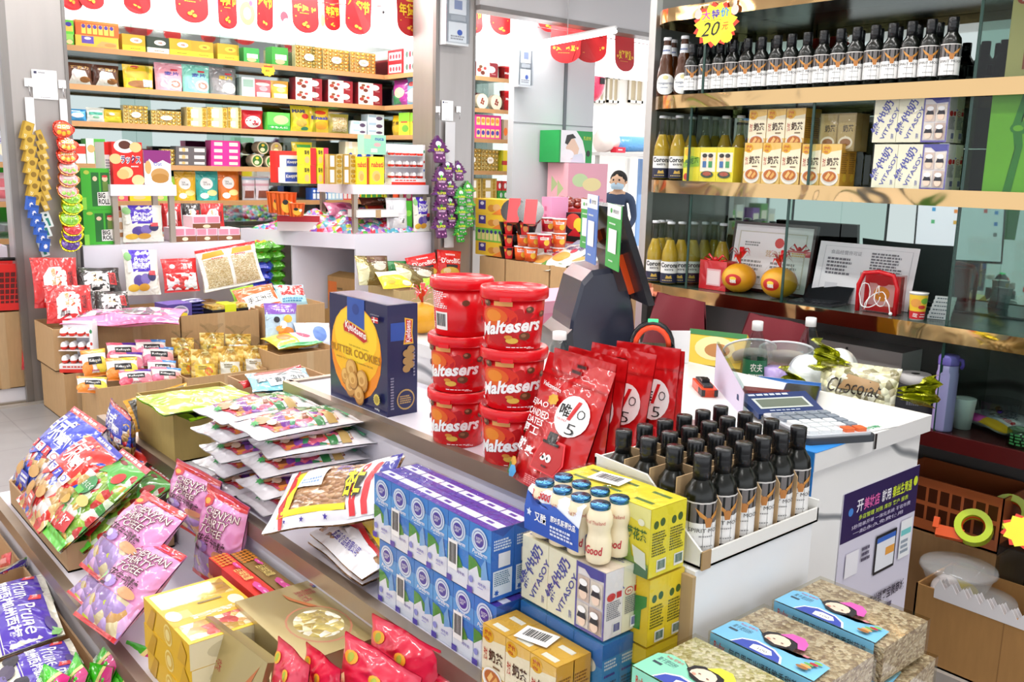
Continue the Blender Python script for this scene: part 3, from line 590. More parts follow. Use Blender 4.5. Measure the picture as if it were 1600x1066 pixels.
mk2 = pbox(W,D,H,'p:2f86d6',[('r','p:5aa9e6',0,.55,1,.78),('r','p:f3f5f8',0,0,1,.3),('p','p:4d9a3f',[(0,.3),(.0,.52),(.3,.5),(.6,.4),(.75,.28),(.4,.22)]),('e','p:dfeefa',.5,.8,.36,.165),('e','p:2a4db0',.5,.8,.29,.135),('e','p:e8f2fb',.5,.8,.27,.125),('e','p:4a3fa6',.5,.8,.21,.095),('t','p:ffffff','DUTCH\nLADY',.36,.76,.64,.84,{'b':.02}),('t','p:5a4fae','纯牛奶',.5,.17,.86,.215,{'b':.01}),('t','p:ffffff','Purefarm',.2,.595,.88,.655,{'sh':.3,'b':.02}),('r','p:5a48b0',0,0,.25,.09),('b','p:1c1c1c',.08,.2,.52,.62)],top=[('r','p:4c35a0',0,0,1,1),('r','p:f0eef8',.02,.3,.98,.66)]).mesh('milk_carton')
def milk(label,loc):
    ps=[]
    for j in range(2):
        for i in range(6): ps.append(('milk_carton',mk2 if (j==0 and i in (1,4)) else mk,None,None,((i-2.5)*.0582,(j-.5)*.049,0)))
    g=B().box(-.178,-.0515,.001,.178,.0515,.1235,'g:f4f6fa:w'); ps.append(('shrink_wrap',g)); return inst(K('milk_pack','milk',None,ps),label,loc=loc,rz=-90,group='wrapped milk packs')
milk('wrapped pack of blue milk cartons standing on the tier, bottom of two',(.932,1.222,L2)); milk('wrapped pack of blue milk cartons, upper of two',(.930,1.236,L2+.1255))
W,D,H=.061,.038,.107
vs1 = pbox(W,D,H,'p:f1eed9',[('t','p:4a4fa8','維他奶',-.36,.46,1.06,.68,{'rot':64,'asp':.57,'b':.02}),('t','p:4a4fa8','VITASOY',.02,.37,1.4,.47,{'rot':64,'asp':.57,'b':.015}),('t','p:4a4fa8','原味',.8,.08,.9,.2,{'b':.01})],
   right=[('p','p:f7f4e6',[(0,1),(1,1),(.5,.9)]),('e','p:d0343a',.32,.62,.24,.06),('e','p:f5f2e2',.32,.62,.2,.045),('t','p:c8202a','原味',.2,.6,.44,.64),('r','p:c8202a',.62,.58,.9,.67),('t','p:d0343a','24',.66,.7,.9,.75),('l','p:7a7a8a',.1,.28,.9,.55,9),('b','p:3a3f9a',.45,.05,.9,.22)],
   top=[('l','p:8a8fc0',.1,.2,.9,.6,3),('r','p:c8303a',.1,.75,.6,.9)]).mesh('soy_carton')
vs2 = pbox(W,D,H,'p:efeaf2',[('r','p:6a62b4',0,0,1,.04),('r','p:6a62b4',0,0,.05,1),('r','p:6a62b4',.95,0,1,1),('p','p:4a4aa6',[(.05,1),(.95,1),(.95,.86),(.5,.84),(.3,.93),(.05,.93)]),('r','p:d9c4bd',.08,.45,.48,.82),('r','p:e8ddd6',.52,.45,.92,.82),('r','p:e6dcd8',.08,.06,.48,.42),('r','p:c9b2ac',.52,.06,.92,.42)]+
   [q for x,y in ((.28,.58),(.72,.58),(.28,.18),(.72,.18)) for q in (('e','p:f0d4bf',x,y-.02,.13,.08),('p','p:2b2b33',[(x-.16,y+.02),(x+.16,y+.02),(x+.12,y+.1),(x-.1,y+.11)]),('e','p:fafafa',x,y+.15,.14,.05))],
   right=[('l','p:7a7a8a',.1,.28,.9,.55,9),('e','p:d0343a',.32,.62,.24,.06),('r','p:c8202a',.62,.58,.9,.67),('b','p:3a3f9a',.45,.05,.9,.22)],top=[('r','p:f5e6de',0,0,1,1)]).mesh('soy_carton')
def soy(label,loc,group='wrapped soy drink packs',s=1.0,vis=(0,0,1)):
    ps=[('soy_carton',vs2 if (i==2 and j==0) else vs1,None,None,((i-1)*.062,(j-.5)*.0385,0)) for j in range(2) for i in range(3)]
    ps.append(('shrink_wrap',B().box(-.0945,-.0405,.001,.0945,.0405,.109,'g:f6f6f2:w'))); return inst(K('soy_drink_pack','drink',None,ps),label,loc=loc,rz=-90,group=group,scale=s)
soy('wrapped soy drink pack under the yogurt drinks',(.965,.945,.893),None)
W,D,H=.061,.038,.126
bl = pbox(W,D,H,'p:3b8fd2',[('r','p:2a6fc0',0,.7,1,1),('e','p:e9e6d8',.5,.68,.3,.1),('e','p:ffffff',.5,.7,.18,.06),('l','p:cfe4f4',.1,.1,.9,.3,3)],right=[('r','p:2a6fc0',0,.8,1,1),('l','p:d4e8f8',.1,.65,.9,.78,3),('l','p:4a3a9a',.1,.55,.9,.6,1),('l','p:26507a',.1,.1,.9,.5,9)]).mesh('drink_carton')
pack('dairy_drink_pack','drink','blue dairy drink pack under the wrapped soy drinks',bl,3,2,.062,.0385,(.965,.945,L2),-90,h=.127)
W,D,H=.066,.04,.108
yl = pbox(W,D,H,'p:f2e23a',[('p','p:f6f2a0',[(0,1),(1,1),(1,.72),(0,.85)]),('e','p:f3b43a',.22,.82,.17,.11),('e','p:fff5dc',.2,.83,.1,.06),('t','p:d05a1a','維他',.12,.76,.34,.86,{'b':.02}),('t','p:2d6a24','菊花茶',.3,.5,.92,.68,{'b':.02}),('p','p:8fae4a',[(0,.4),(.4,.5),(.5,.25),(1,.2),(1,.0),(0,0)]),('r','p:4f7a5a',0,0,1,.16),('p','p:e9efe6',[(.5,.42),(.9,.36),(.95,.12),(.6,.18)]),('e','p:fbfbe8',.75,.78,.1,.05)],
   right=[('r','p:f4e52c',0,0,1,1),('e','p:3d5f1c',.3,.76,.14,.06),('e','p:3d5f1c',.66,.78,.14,.06),('l','p:6a6a1a',.1,.3,.9,.66,9),('b','p:2a6a5a',.4,.06,.94,.24)],top=[('r','p:f0e038',0,0,1,1),('r','p:5a7a3a',.25,.4,.8,.6)]).mesh('tea_carton')
yb = pbox(W,D,H,'p:f2cf28',[('p','p:3d8f3d',[(.1,.15),(.1,.6),(.25,.62),(.3,.35),(.5,.3),(.5,.15)]),('p','p:3d8f3d',[(.55,.2),(.55,.7),(.95,.75),(.95,.6),(.8,.58),(.78,.22)])],right=[('r','p:f3d72a',0,0,1,1),('e','p:3d5f1c',.3,.7,.14,.06),('e','p:3d5f1c',.66,.72,.14,.06),('l','p:6a6a1a',.1,.25,.9,.6,8),('b','p:2a6a5a',.4,.03,.94,.2)]).mesh('tea_carton')
for i,(m_,lb) in enumerate(((yb,'yellow lemon tea pack at the bottom of the stack by the white carton'),(yb,'yellow lemon tea pack in the middle of the stack by the white carton'),(yl,'light yellow chrysanthemum tea pack on top of the lemon tea packs'))):
    pack('tea_pack','drink',lb,m_,3,2,.0665,.0405,(1.033 if i<2 else 1.028,.925,L2+i*.112),-90,h=.109,group='wrapped yellow tea packs')
W,D,H=.056,.036,.108
tm_front=[('r','p:f0c46a',0,0,1,1),('p','p:f7ecd0',[(0,.3),(0,.78),(1,.86),(1,.3)]),('e','p:e8b01e',.25,.87,.24,.115),('t','p:c8481a','維他\nvita',.1,.79,.4,.94,{'b':.02}),('t','p:4a2a14','奶茶',.3,.48,.92,.68,{'b':.035}),('t','p:b5301a','港式',.08,.46,.24,.66,{'b':.01}),('r','p:7a5a3a',.5,.41,.8,.44),('e','p:f5f0ea',.5,.2,.45,.19),('e','p:d8cfc8',.5,.22,.4,.15),('e','p:b5642a',.5,.23,.35,.125),('p','p:e8b870',[(.28,.2),(.45,.33),(.55,.28),(.38,.15)]),('p','p:dba458',[(.5,.18),(.68,.3),(.76,.24),(.58,.13)])]
tm = pbox(W,D,H,'p:e8b53a',tm_front,right=[('r','p:d9a23a',0,0,1,1),('l','p:8a5a1a',.1,.3,.9,.8,10),('e','p:e8c040',.6,.2,.25,.1)],top=[('r','p:e0ad32',0,0,1,1),('r','p:f0efe8',.25,.2,.8,.5)]).mesh('milk_tea_carton')
pack('milk_tea_pack','drink','wrapped milk tea pack on the tier edge in front of the blue drinks',tm,3,2,.057,.034,(.8865,.957,L2),-90,h=.109,part='milk_tea_carton')
bl_ = B(); bl_.box(-.03,-.02,0,.03,.02,.0006,'p:f6f6f4'); bl_.art(lambda u,v,o:(-.03+u*.06,-.02+v*.04,.0006+o),[('b','p:222222',.05,.1,.95,.9)])
one('barcode_sticker','white barcode sticker on the wrapped milk tea pack','sticker',bl_,loc=(.885,.952,L2+.1122),rz=-75)
one('barcode_sticker','white barcode sticker on the chrysanthemum tea pack','sticker',bl_,loc=(1.03,.95,L2+.3365),rz=-80)
# -- drinking yogurt bottles in a blue sleeve
def yog():
    b=B(); b.lathe([(.014,0),(.0185,.003),(.0195,.01),(.0195,.034),(.0175,.042),(.0165,.048),(.0175,.055),(.0195,.062),(.0195,.072),(.016,.082),(.0135,.086)],'k:f4e6c4',18)
    b.art(FC(.0197,.008,.03,150),[('t','p:c02a3a','YoGood',.1,.3,.9,.75,{'b':.02,'sh':.15}),('r','p:2a4fb0',0,0,.16,1)],6); b.art(FC(.0197,.06,.014,150),[('t','p:c0504a','Product of Thailand',.05,.3,.95,.7,{'b':0})],6)
    c=B(); c.lathe([(.0145,.084),(.0155,.085),(.0155,.09),(.0145,.092),(.0,.092)],'m:4a7fae',18); return b.mesh('yogurt_bottle'),c.mesh('foil_cap')
yb_,yc_=yog(); ps=[]
for j in range(2):
    for i in range(4): ps.append(('yogurt_bottle',yb_,[('foil_cap',yc_)],None,((i-1.5)*.0405,(j-.5)*.041,0)))
sl=B(); a=.0815; pr=[(-.042,.012),(-.043,.03),(-.043,.05),(-.036,.078),(-.028,.083)]
F=lambda u,v,o:(-a+u*.122, (lambda t:(pr[min(3,int(t))][0]+(pr[min(3,int(t))+1][0]-pr[min(3,int(t))][0])*(t-min(3,int(t)))))(v*4)-o, (lambda t:(pr[min(3,int(t))][1]+(pr[min(3,int(t))+1][1]-pr[min(3,int(t))][1])*(t-min(3,int(t)))))(v*4))
sl.grid(lambda u,v:F(u,v,0),6,8,'f:e8eef8',True); sl.art(F,[('r','p:2c58b8',0,0,1,.5),('p','p:2c58b8',[(0,.48),(0,.72),(.2,.6),(.5,.66),(1,.5),(1,.45)]),('t','p:c8202a','YoGood',.08,.66,.42,.82,{'b':.03}),('t','p:ffffff','又酷',.2,.28,.42,.48,{'b':.02}),('s','p:e8f2ff',.1,.42,.05,.09,5,.5),('t','p:ffffff','原味乳酸菌饮品',.5,.4,.95,.52,{'b':.02}),('l','p:dfe8fb',.5,.1,.95,.34,3)],8)
sl.grid(lambda u,v:(-a+u*.163,.043,.01+v*.06),2,2,'f:2c58b8')
inst(K('yogurt_drink_pack','drink',None,ps+[('card_sleeve',sl)]),'pack of cream yogurt drink bottles with blue caps on the soy drinks',loc=(.962,.945,1.0045),rz=-90)
# -- rice crisp blocks in clear boxes
def crisp(cols,lab,hat,nm):
    W,D,H=.195,.145,.064; b=B().box(-W/2+.003,-D/2+.003,.002,W/2-.003,D/2-.003,H-.004,mottle('grain_'+nm,cols,170,.3,.4,.9,.004,(1,1,1.6)))
    w_=B().box(-W/2,-D/2,0,W/2,D/2,H,'g:f4f2ea')
    s=B(); s.art(FF(W-.002,D,H),[('r',lab,0.02,.02,.92,1),('l','p:2a4a6a',.06,.2,.86,.5,2),('t','p:c83a2a','Ruby',.06,.6,.16,.85),('t','p:1d3a55','每日果干米通酥脆香甜营养',.2,.58,.86,.85,{'b':0})],1,.0015)
    T=FT(W,D,H); it=[('p',lab,[(0.02,0),(.02,.38),(.1,.46),(.22,.46),(.34,.34),(.5,.26),(.66,.26),(.8,.36),(.9,.34),(.92,0)]),('t','p:4a6a7a','果干肥田籽',.07,.27,.24,.35,{'b':0}),('r','p:3a4a5a',.07,.21,.15,.245),('t','p:d84a5a','Ruby 轻食代',.1,.37,.25,.42,{'b':0}),('p','p:ffffff',[(.2,.0),(.24,.14),(.34,.22),(.5,.2),(.6,.12),(.65,0)]),('p','p:3a4fb4',[(.215,0),(.25,.12),(.34,.19),(.5,.175),(.59,.1),(.63,0)]),('p','p:f8f8f8',[(.36,.03),(.35,.12),(.4,.15),(.5,.14),(.54,.07),(.5,.03)]),('t','p:6a6a6a','100',.41,.06,.49,.1,{'b':0}),
      ('p','k:27242a',[(.3,.36),(.31,.46),(.37,.52),(.5,.52),(.59,.46),(.6,.3),(.54,.33),(.45,.24),(.36,.3)]),('e','p:f4d9c4',.44,.37,.105,.12),('p','k:27242a',[(.33,.33),(.38,.26),(.46,.235),(.54,.27),(.56,.33),(.47,.275)]),('p',hat,[(.4,.5),(.46,.61),(.56,.62),(.63,.54),(.66,.4),(.61,.38),(.6,.46),(.5,.5)]),('e','p:6a4a40',.41,.37,.012,.008),('e','p:6a4a40',.49,.35,.012,.008),('e','p:ef9f8a',.38,.33,.018,.016),
      ('e','p:8ac24a',.83,.28,.035,.02),('e','p:b8303a',.815,.23,.035,.024),('e','p:6fae4a',.79,.19,.04,.02),('e','p:e0a860',.79,.14,.045,.026),('e','p:a06a38',.78,.09,.05,.03),('l','p:e88a9a',.7,.26,.76,.32,1)]
    s.art(T,it,1,.001); return K('rice_crisp_box','snack',b,[('clear_box',w_),('paper_sleeve',s)])
BRN=['c6b498','b4a084','d2c4aa','a8947a','dccfb8','96806a']; GRN=['d8d4a8','c4c088','e6e2c4','b0a870','efe9d0']
cb=crisp(BRN,'p:7cc3ea','p:e05fb8','brown'); cg=crisp(GRN,'p:8fdcc0','p:f0e840','green')
ca=crisp(['d8bd94','c9a878','ead8b8','b5905c'],'p:f0c890','p:e05fb8','wheat')
for k_,lb,x,y,l_ in ((cb,'blue-sleeved rice crisp box, top one against the desk',1.32,.68,1),(cb,'blue-sleeved rice crisp box, lower one against the desk',1.335,.665,0),(cb,'blue-sleeved rice crisp box, top one next to the green sleeve',1.152,.68,1),(cb,'blue-sleeved rice crisp box under the middle one',1.165,.672,0),(cg,'green-sleeved rice crisp box beside the lemon tea packs',.985,.688,1),(cg,'green-sleeved rice crisp box at the bottom by the tier edge',.985,.69,0)):
    inst(k_,lb,loc=(x,y,L2+.0675*l_),rz=-90+(4 if l_ == 0 else 0),group='boxed rice crisps')
# ================================================================ mirrored shelf unit: bottles, cartons, paper
SX = UX+.03
def yat(u, v, x): return onx(u, v, x).y
kb = 'k:2a1608'
us = (1080,1102,1122,1142,1164,1186,1210,1232,1256,1281,1307,1332,1360,1387,1416,1446,1479)
for i,u in enumerate(us):
    y = yat(u,140,UX+.035)
    inst(wk,'black-capped wine bottle in the front row of the bottle shelf',loc=(UX+.035,y,SZ['wine']+.001),rz=-62+random.uniform(-6,10),group='wine bottles on the shelf',anchor='the beer bottles')
for i in range(15):
    y0_,y1_ = yat(1085,135,UX+.1),yat(1479,120,UX+.1)
    inst(wk,'black-capped wine bottle in the second row of the bottle shelf',loc=(UX+.1,y0_+(y1_-y0_)*(i+.4)/15,SZ['wine']+.001),rz=-62,group='wine bottles on the shelf',anchor='the beer bottles')
b = B(); b.lathe([(.026,0),(.0305,.004),(.0305,.07),(.028,.09),(.0225,.108),(.0235,.118),(.0205,.132),(.0135,.15),(.0125,.185),(.0135,.19),(.012,.194)],'k:4a2408',20)
c = B(); c.lathe([(.014,.188),(.0145,.19),(.0138,.199),(.0,.2)],'k:e8e8ea',16); nk = B().art(FC(.0175,.128,.044,360,.0126),[('r','p:e9ebee',0,.3,1,1),('l','p:3f5f9a',.3,.5,.7,.7,1)],14,.0006)
l = B().art(FC(.0307,.006,.07,150),[('e','p:f3f4f0',.5,.5,.48,.5),('t','p:2a3a66','Hoegaarden',.14,.46,.86,.62,{'b':.0}),('l','p:8a93a8',.3,.3,.7,.38,1),('e','p:e0d9a0',.5,.82,.12,.1)],9,.0005)
hk = K('beer_bottle','bottle',b,[('crown_cap',c),('neck_label',nk),('label',l)])
for u,v,x,lb in ((1039,150,UX+.045,'nearest the shelf edge'),(1019,150,UX+.1,'beside the steel side panel'),(1066,146,UX+.05,'next to the glass divider'),(1050,140,UX+.16,'in the second row near the mirror'),(1030,140,UX+.18,'in the corner by the mirror')):
    inst(hk,'brown beer bottle with round white label, '+lb,loc=(x,min(yat(u,v,x),2.19),SZ['wine']+.001),rz=-52,group='brown beer bottles')
def corona():
    b = B(); b.lathe([(.026,0),(.0295,.004),(.0295,.10),(.027,.12),(.0165,.15),(.0125,.17),(.0115,.21),(.0128,.214),(.0128,.218)],'g:eef0e4',18,cap=False)
    q = B(); q.lathe([(.024,.005),(.0275,.006),(.0275,.1),(.0255,.118),(.0155,.148),(.0125,.158),(.0,.158)],'k:d9b03a',18)
    c = B(); c.lathe([(.0135,.213),(.0145,.215),(.0138,.222),(.0,.223)],'k:d9dde0',14)
    l = B().art(FC(.0297,.008,.075,150),[('r','p:e9e9e6',0,.45,1,1),('r','p:1f2440',0,0,1,.45),('t','p:16161a','Corona',.08,.72,.92,.95,{'b':.03}),('t','p:2a2a30','extra',.3,.58,.7,.68,{'b':.01}),('p','p:c9a54a',[(.35,.2),(.65,.2),(.6,.36),(.5,.3),(.4,.36)]),('l','p:c9b070',.2,.08,.8,.14,1)],9,.0005)
    return K('beer_bottle','bottle',b,[('beer',q),('crown_cap',c),('label',l)])
ck_ = corona()
liq, nt_, n__, l__, b__ = _new('yellow_beer'); b__.inputs['Base Color'].default_value = (*lin('dcb83a'),1); b__.inputs['Roughness'].default_value = .1; b__.inputs['Alpha'].default_value = .66
for p in ck_.parts:
    if p[0]=='beer': p[1].materials[0] = liq
for u,v,x,lb in ((1015,292,UX+.09,'by the steel side panel'),(1031,294,UX+.05,'nearest the shelf corner'),(1045,294,UX+.12,'between the two nearest bottles'),(1056,294,UX+.055,'just before the first glass divider'),(1076,290,UX+.14,'right after the glass divider'),(1097,290,UX+.15,'above the chrysanthemum tea cartons'),(1113,290,UX+.2,'close to the mirror above the tea cartons'),(1128,290,UX+.15,'second above the chrysanthemum tea cartons'),(1151,290,UX+.15,'beside the upper milk tea cartons')):
    inst(ck_,'clear yellow beer bottle, middle shelf, '+lb,loc=(x,min(yat(u,v,x),2.19),SZ['tea']+.001),rz=-50,group='yellow beer bottles')
for u,v,x,lb in ((1006,436,UX+.09,'beside the steel side panel'),(1021,438,UX+.045,'second from the side panel'),(1044,442,UX+.045,'at the shelf edge before the divider'),(1061,440,UX+.09,'just behind the divider'),(1033,436,UX+.13,'in the second row near the side panel'),(1080,440,UX+.13,'left of the red gift bag'),(1097,440,UX+.17,'behind the red gift bag'),(1112,440,UX+.21,'near the mirror behind the gift bag'),(1125,440,UX+.17,'next to the framed licence')):
    inst(ck_,'clear yellow beer bottle, lower shelf, '+lb,loc=(x,min(yat(u,v,x),2.19),SZ['desk']+.001),rz=-50,group='yellow beer bottles')
def upack(nm,label,ms,u0,u1,v,x,z,s=1.0,cat='drink',part='drink_carton',film='g:fafaf6:w',w=.057,d=.036,ny=2,h=.108):
    y0_,y1_ = yat(u0,v,x),yat(u1,v,x); n=len(ms); W=(y0_-y1_)/n
    ps=[(part,ms[i] if j==0 else ms[0],None,None,((i-(n-1)/2)*w*1.02,(j-(ny-1)/2)*d*1.03,0)) for j in range(ny) for i in range(n)]
    ps.append(('shrink_wrap',B().box(-w*1.02*n/2-.002,-d*1.03*ny/2-.002,.001,w*1.02*n/2+.002,d*1.03*ny/2+.002,h+.002,film)))
    return inst(K(nm,cat,None,ps),label,loc=(x+d*1.03*ny/2*W/w,(y0_+y1_)/2,z),rz=-90,scale=W/(w*1.02),group='wrapped drinks on the middle shelf')
ch1 = pbox(.057,.036,.096,'p:f3e23c',[('e','p:f0b82e',.25,.86,.2,.12),('p','p:9cc23a',[(0,.55),(.5,.75),(1,.7),(1,.45),(0,.4)]),('t','p:2d6a24','菊花茶',.1,.5,.95,.68,{'b':.02,'slope':.1}),('e','p:c83a2a',.2,.14,.14,.1)]).mesh('drink_carton')
ch2 = pbox(.057,.036,.096,'p:f3e23c',[('p','p:f6f0e2',[(.05,.3),(.05,.85),(.95,.85),(.95,.3)]),('e','p:f0c8a8',.3,.68,.13,.09),('e','p:2a2226',.3,.76,.15,.06),('e','p:f0c8a8',.66,.68,.13,.09),('e','p:2a2226',.66,.76,.15,.06),('r','p:3f6fb0',.2,.42,.42,.6),('r','p:3f9a5a',.56,.42,.78,.6),('e','p:3a4a3a',.5,.22,.38,.1),('e','p:b0503a',.5,.24,.26,.06)]).mesh('drink_carton')
upack('chrysanthemum_tea_pack','three chrysanthemum tea cartons with cartoon couple beside the milk tea',[ch1,ch2,ch2],1065,1143,296,SX,SZ['tea'],h=.096)
upack('milk_tea_pack','lower wrapped row of three milk tea cartons next to the chrysanthemum tea',[tm]*3,1158,1246,304,SX,SZ['tea'])
upack('milk_tea_pack','lower wrapped pair of milk tea cartons next to the soy cartons',[tm]*2,1247,1309,308,SX,SZ['tea'])
zt = SZ['tea']+.104
upack('milk_tea_pack','upper wrapped row of three milk tea cartons',[tm]*3,1165,1253,254,SX+.006,zt)
dkm = pbox(.057,.036,.108,'p:8a7440',[('p','p:a08c58',[(.05,.05),(.05,.95),(.95,.95),(.95,.05)]),('t','p:3a2c14','奶茶',.3,.5,.9,.7,{'b':.03}),('e','p:cfc8b4',.5,.22,.4,.17),('e','p:8a5a2a',.5,.23,.3,.1)]).mesh('milk_tea_carton')  # milk tea carton in darkened colours, standing in for a mirror reflection
upack('milk_tea_pack','upper wrapped pair of dark milk tea cartons beside the soy cartons',[dkm]*2,1276,1332,254,SX+.02,zt)
for l_ in range(2):
    upack('soy_drink_pack','wrapped soy cartons with comic panel on the middle shelf, '+('bottom pack','top pack')[l_],[vs1.copy() if False else vs1,vs1,vs2],1358,1474,312 if l_==0 else 257,SX,SZ['tea']+l_*.128,w=.061,d=.038,h=.107,part='soy_carton')
# lime gift box, cream gift box
y=yat(1600,318,SX); p0_=yat(1530,318,SX)
b=pbox(.26,.09,.26,'p:9fdc3a',[('p','p:4f9a3a',[(.3,1),(.36,1),(.3,.7),(.34,.45),(.28,.0),(.2,.0),(.27,.4),(.22,.65)]),('e','p:4f9a3a',.3,.62,.1,.06),('e','p:9fdc3a',.28,.62,.05,.03),('e','p:6fae4a',.38,.66,.08,.05),('t','p:6a7a2a','春茶礼',.45,.5,.8,.62,{'b':0}),('e','p:d8f0b0',.75,.25,.2,.2),('e','p:9fdc3a',.75,.25,.17,.17),('e','p:f0f6e0',.75,.25,.05,.05)])
one('gift_box','lime green gift box with printed ribbon right of the glass divider','box',b,loc=(SX+.05,p0_-.13,SZ['tea']+.001),rz=-90)
b=pbox(.2,.1,.22,'p:dbb878',[('p','p:b5482a',[(.2,.1),(.2,.85),(.95,.85),(.95,.1)]),('p','p:5a3a2c',[(.25,.14),(.25,.81),(.92,.81),(.92,.14)]),('e','p:d8784a',.5,.45,.22,.16),('e','p:f0c8a8',.5,.47,.16,.1),('e','p:c03a2a',.15,.88,.1,.06),('t','p:ffffff','臻',.11,.85,.19,.91,{'b':.01})])
one('gift_box','cream gift box with rounded brown window beside the wine bottles','box',b,loc=(SX+.06,yat(1567,118,SX)-.1,SZ['wine']+.001),rz=-90)
# starburst price card
def burst(nm,label,n,R,items,col='p:f4ec34',rim='p:e23a22',loc=(0,0,0),rz=-90,rx=0,cat='price card',ry=.8):
    b=B(); F=lambda u,v,o:((u-.5)*2*R,-o,(v-.5)*2*R*ry)
    pts=[(R*(1 if a%2==0 else .78)*math.cos(math.pi*a/n),R*ry*(1 if a%2==0 else .78)*math.sin(math.pi*a/n)) for a in range(2*n)]
    m=len(pts); b.add([(x,0,z) for x,z in pts]+[(x,.0012,z) for x,z in pts],[tuple(range(m)),tuple(range(2*m-1,m-1,-1))]+[(i,m+i,m+(i+1)%m,(i+1)%m) for i in range(m)],rim)
    b.art(F,[('s',col,.5,.5,.47,.47,n,.78)]+items,1); 
    return one(nm,label,cat,b,loc=loc,rz=rz,rx=rx)
p=onx(1118,38,UX-.012)
burst('price_card','yellow starburst price card reading 20 hung over the wine bottles',11,.092,[('t','p:d02aa8','大',.2,.62,.38,.82,{'b':.02}),('t','p:5a3ab8','特',.41,.62,.58,.82,{'b':.02}),('t','p:2a8fd8','价',.6,.64,.78,.84,{'b':.02}),('t','p:14140f','20',.2,.26,.6,.56,{'b':.0,'sh':.3}),('t','p:e8641e','元',.64,.36,.78,.52,{'b':.01,'sh':.2}),('e','p:e8c8c0',.12,.76,.08,.11),('e','p:e8c8c0',.9,.76,.08,.11),('r','p:e8c8c0',.1,.82,.15,.96),('r','p:e8c8c0',.86,.84,.91,.97),('s','p:e8e428',.76,.2,.13,.13,12,.9),('l','p:8a8f3a',.25,.58,.75,.6,1)],loc=p,ry=.78)
# lower display shelf: framed licence, paper, fruit, gift bags
z=SZ['desk']+.001
b=B(); b.box(-.16,-.004,0,.16,.012,.235,'k:3a1c1c'); b.art(lambda u,v,o:(-.15+u*.3,-.004-o,.01+v*.215),[('r','p:e9e6ea',0,0,1,1),('r','p:c8c2b4',.06,.06,.94,.9),('r','p:efedf0',.075,.075,.925,.885),('e','p:d03a34',.6,.74,.06,.08),('t','p:b8923a','营业执照',.44,.52,.76,.62,{'b':.0}),('l','p:8a8a8a',.15,.66,.35,.74,2),('l','p:8a8a8a',.12,.15,.42,.45,5),('l','p:8a8a8a',.52,.15,.86,.45,5)],1)
one('framed_licence','framed certificate with red emblem leaning behind the pomelos','certificate',b,loc=(2.66,(yat(1135,440,2.66)+yat(1262,455,2.66))/2,z),rz=-90,rx=-8)
b=B(); f=lambda u,v:(-.16+u*.32,.03*math.sin(u*2.6)*(1)-.02*(1-v),v*.19)
b.grid(lambda u,v:f(u,v),14,6,'p:ececf0',True); b.grid(lambda u,v:(f(1-u,v)[0],f(1-u,v)[1]+.0006,f(1-u,v)[2]),14,6,'p:d9d9e0',True)
b.art(lambda u,v,o:(f(u,v)[0],f(u,v)[1]-o,f(u,v)[2]),[('r','p:c4c6cc',.06,.06,.94,.065),('r','p:c4c6cc',.06,.93,.94,.935),('r','p:c4c6cc',.06,.06,.065,.93),('r','p:c4c6cc',.935,.06,.94,.93),('t','p:9a9aa0','食品经营许可证',.12,.8,.42,.87,{'b':.0}),('l','p:6a6a72',.1,.45,.34,.75,5),('l','p:6a6a72',.52,.5,.86,.88,8),('r','p:d4d4da',.12,.12,.24,.32),('l','p:8a8a92',.12,.06,.3,.1,1)],10)
one('certificate_sheet','curled white printed certificate leaning behind the red earphone box','paper',b,loc=(2.67,(yat(1272,455,2.67)+yat(1420,470,2.67))/2,z),rz=-90,rx=-6)
def pomelo(lb,loc,r,bow=True,rz=0,sticker=True):
    b=B(); b.grid(lambda u,v:(r*1.08*math.cos(2*math.pi*u)*math.sin(math.pi*v),r*1.08*math.sin(2*math.pi*u)*math.sin(math.pi*v),r*(.93-.93*math.cos(math.pi*v)-.1*max(0,(v-.8))*5*0)),22,14,POM,True,True)
    ps=[]
    if sticker:
        F=lambda u,v,o:(lambda t,q:((r*1.085+o)*math.cos(q)*math.sin(t),-(r*1.085+o)*math.cos(q)*math.cos(t),r*.93+(r*.935+o)*math.sin(q)))(-.35+(u-.5)*1.0,-.05+(v-.5)*.8)
        ps.append(('sticker',B().art(F,[('e','p:c02018',.5,.5,.5,.5),('e','p:e8c83a',.5,.62,.2,.16),('t','p:f8f4e8','福',.3,.25,.7,.55,{'b':.03}),('e','p:e8b83a',.5,.5,.0,.0)],6)))
    g=B(); top=r*1.84
    for k_ in range(9):
        a=k_*.7; g.grid(lambda u,v:(math.cos(a)*(.006+u*.035)+(v-.5)*.016*-math.sin(a)*math.sin(math.pi*min(u+.1,1)),math.sin(a)*(.006+u*.035)+(v-.5)*.016*math.cos(a)*math.sin(math.pi*min(u+.1,1)),top+.006+.025*math.sin(u*2.8)+.012*(k_%3)),5,2,'f:d4141c',True)
    for s in (-1,1): g.grid(lambda u,v:(s*(.01+u*r*1.0)+.0,-.012*u+(v-.5)*.008,top+.005+.012*math.sin(u*4)-u*u*.05),7,1,'f:e2564e',True)
    g.tube([(.0,0,top-.004),(.0,0,top+.02)],.004,'f:b8101a',6)
    ps.append(('ribbon_bow',g)); return inst(K('pomelo','fruit',b,ps),lb,loc=loc,rz=rz)
m_,nt,n_,l_,bb=_new('pomelo_peel'); bb.inputs['Base Color'].default_value=(*lin('e0a01c'),1); bb.inputs['Roughness'].default_value=.4; _bump(nt,bb,260,.25,.002,2); POM=m_
pomelo('yellow pomelo with red bow and sticker, in front of the framed certificate',(2.585,yat(1153,455,2.585),z),.053,rz=-55)
pomelo('yellow pomelo with red bow next to the black tablet on the shelf',(2.585,yat(1216,458,2.585),z),.054,rz=-65)
pomelo('yellow pomelo with red bow on the desk end behind the tubs',(1.535,2.19,DT+.001),.05,rz=-30,sticker=False)
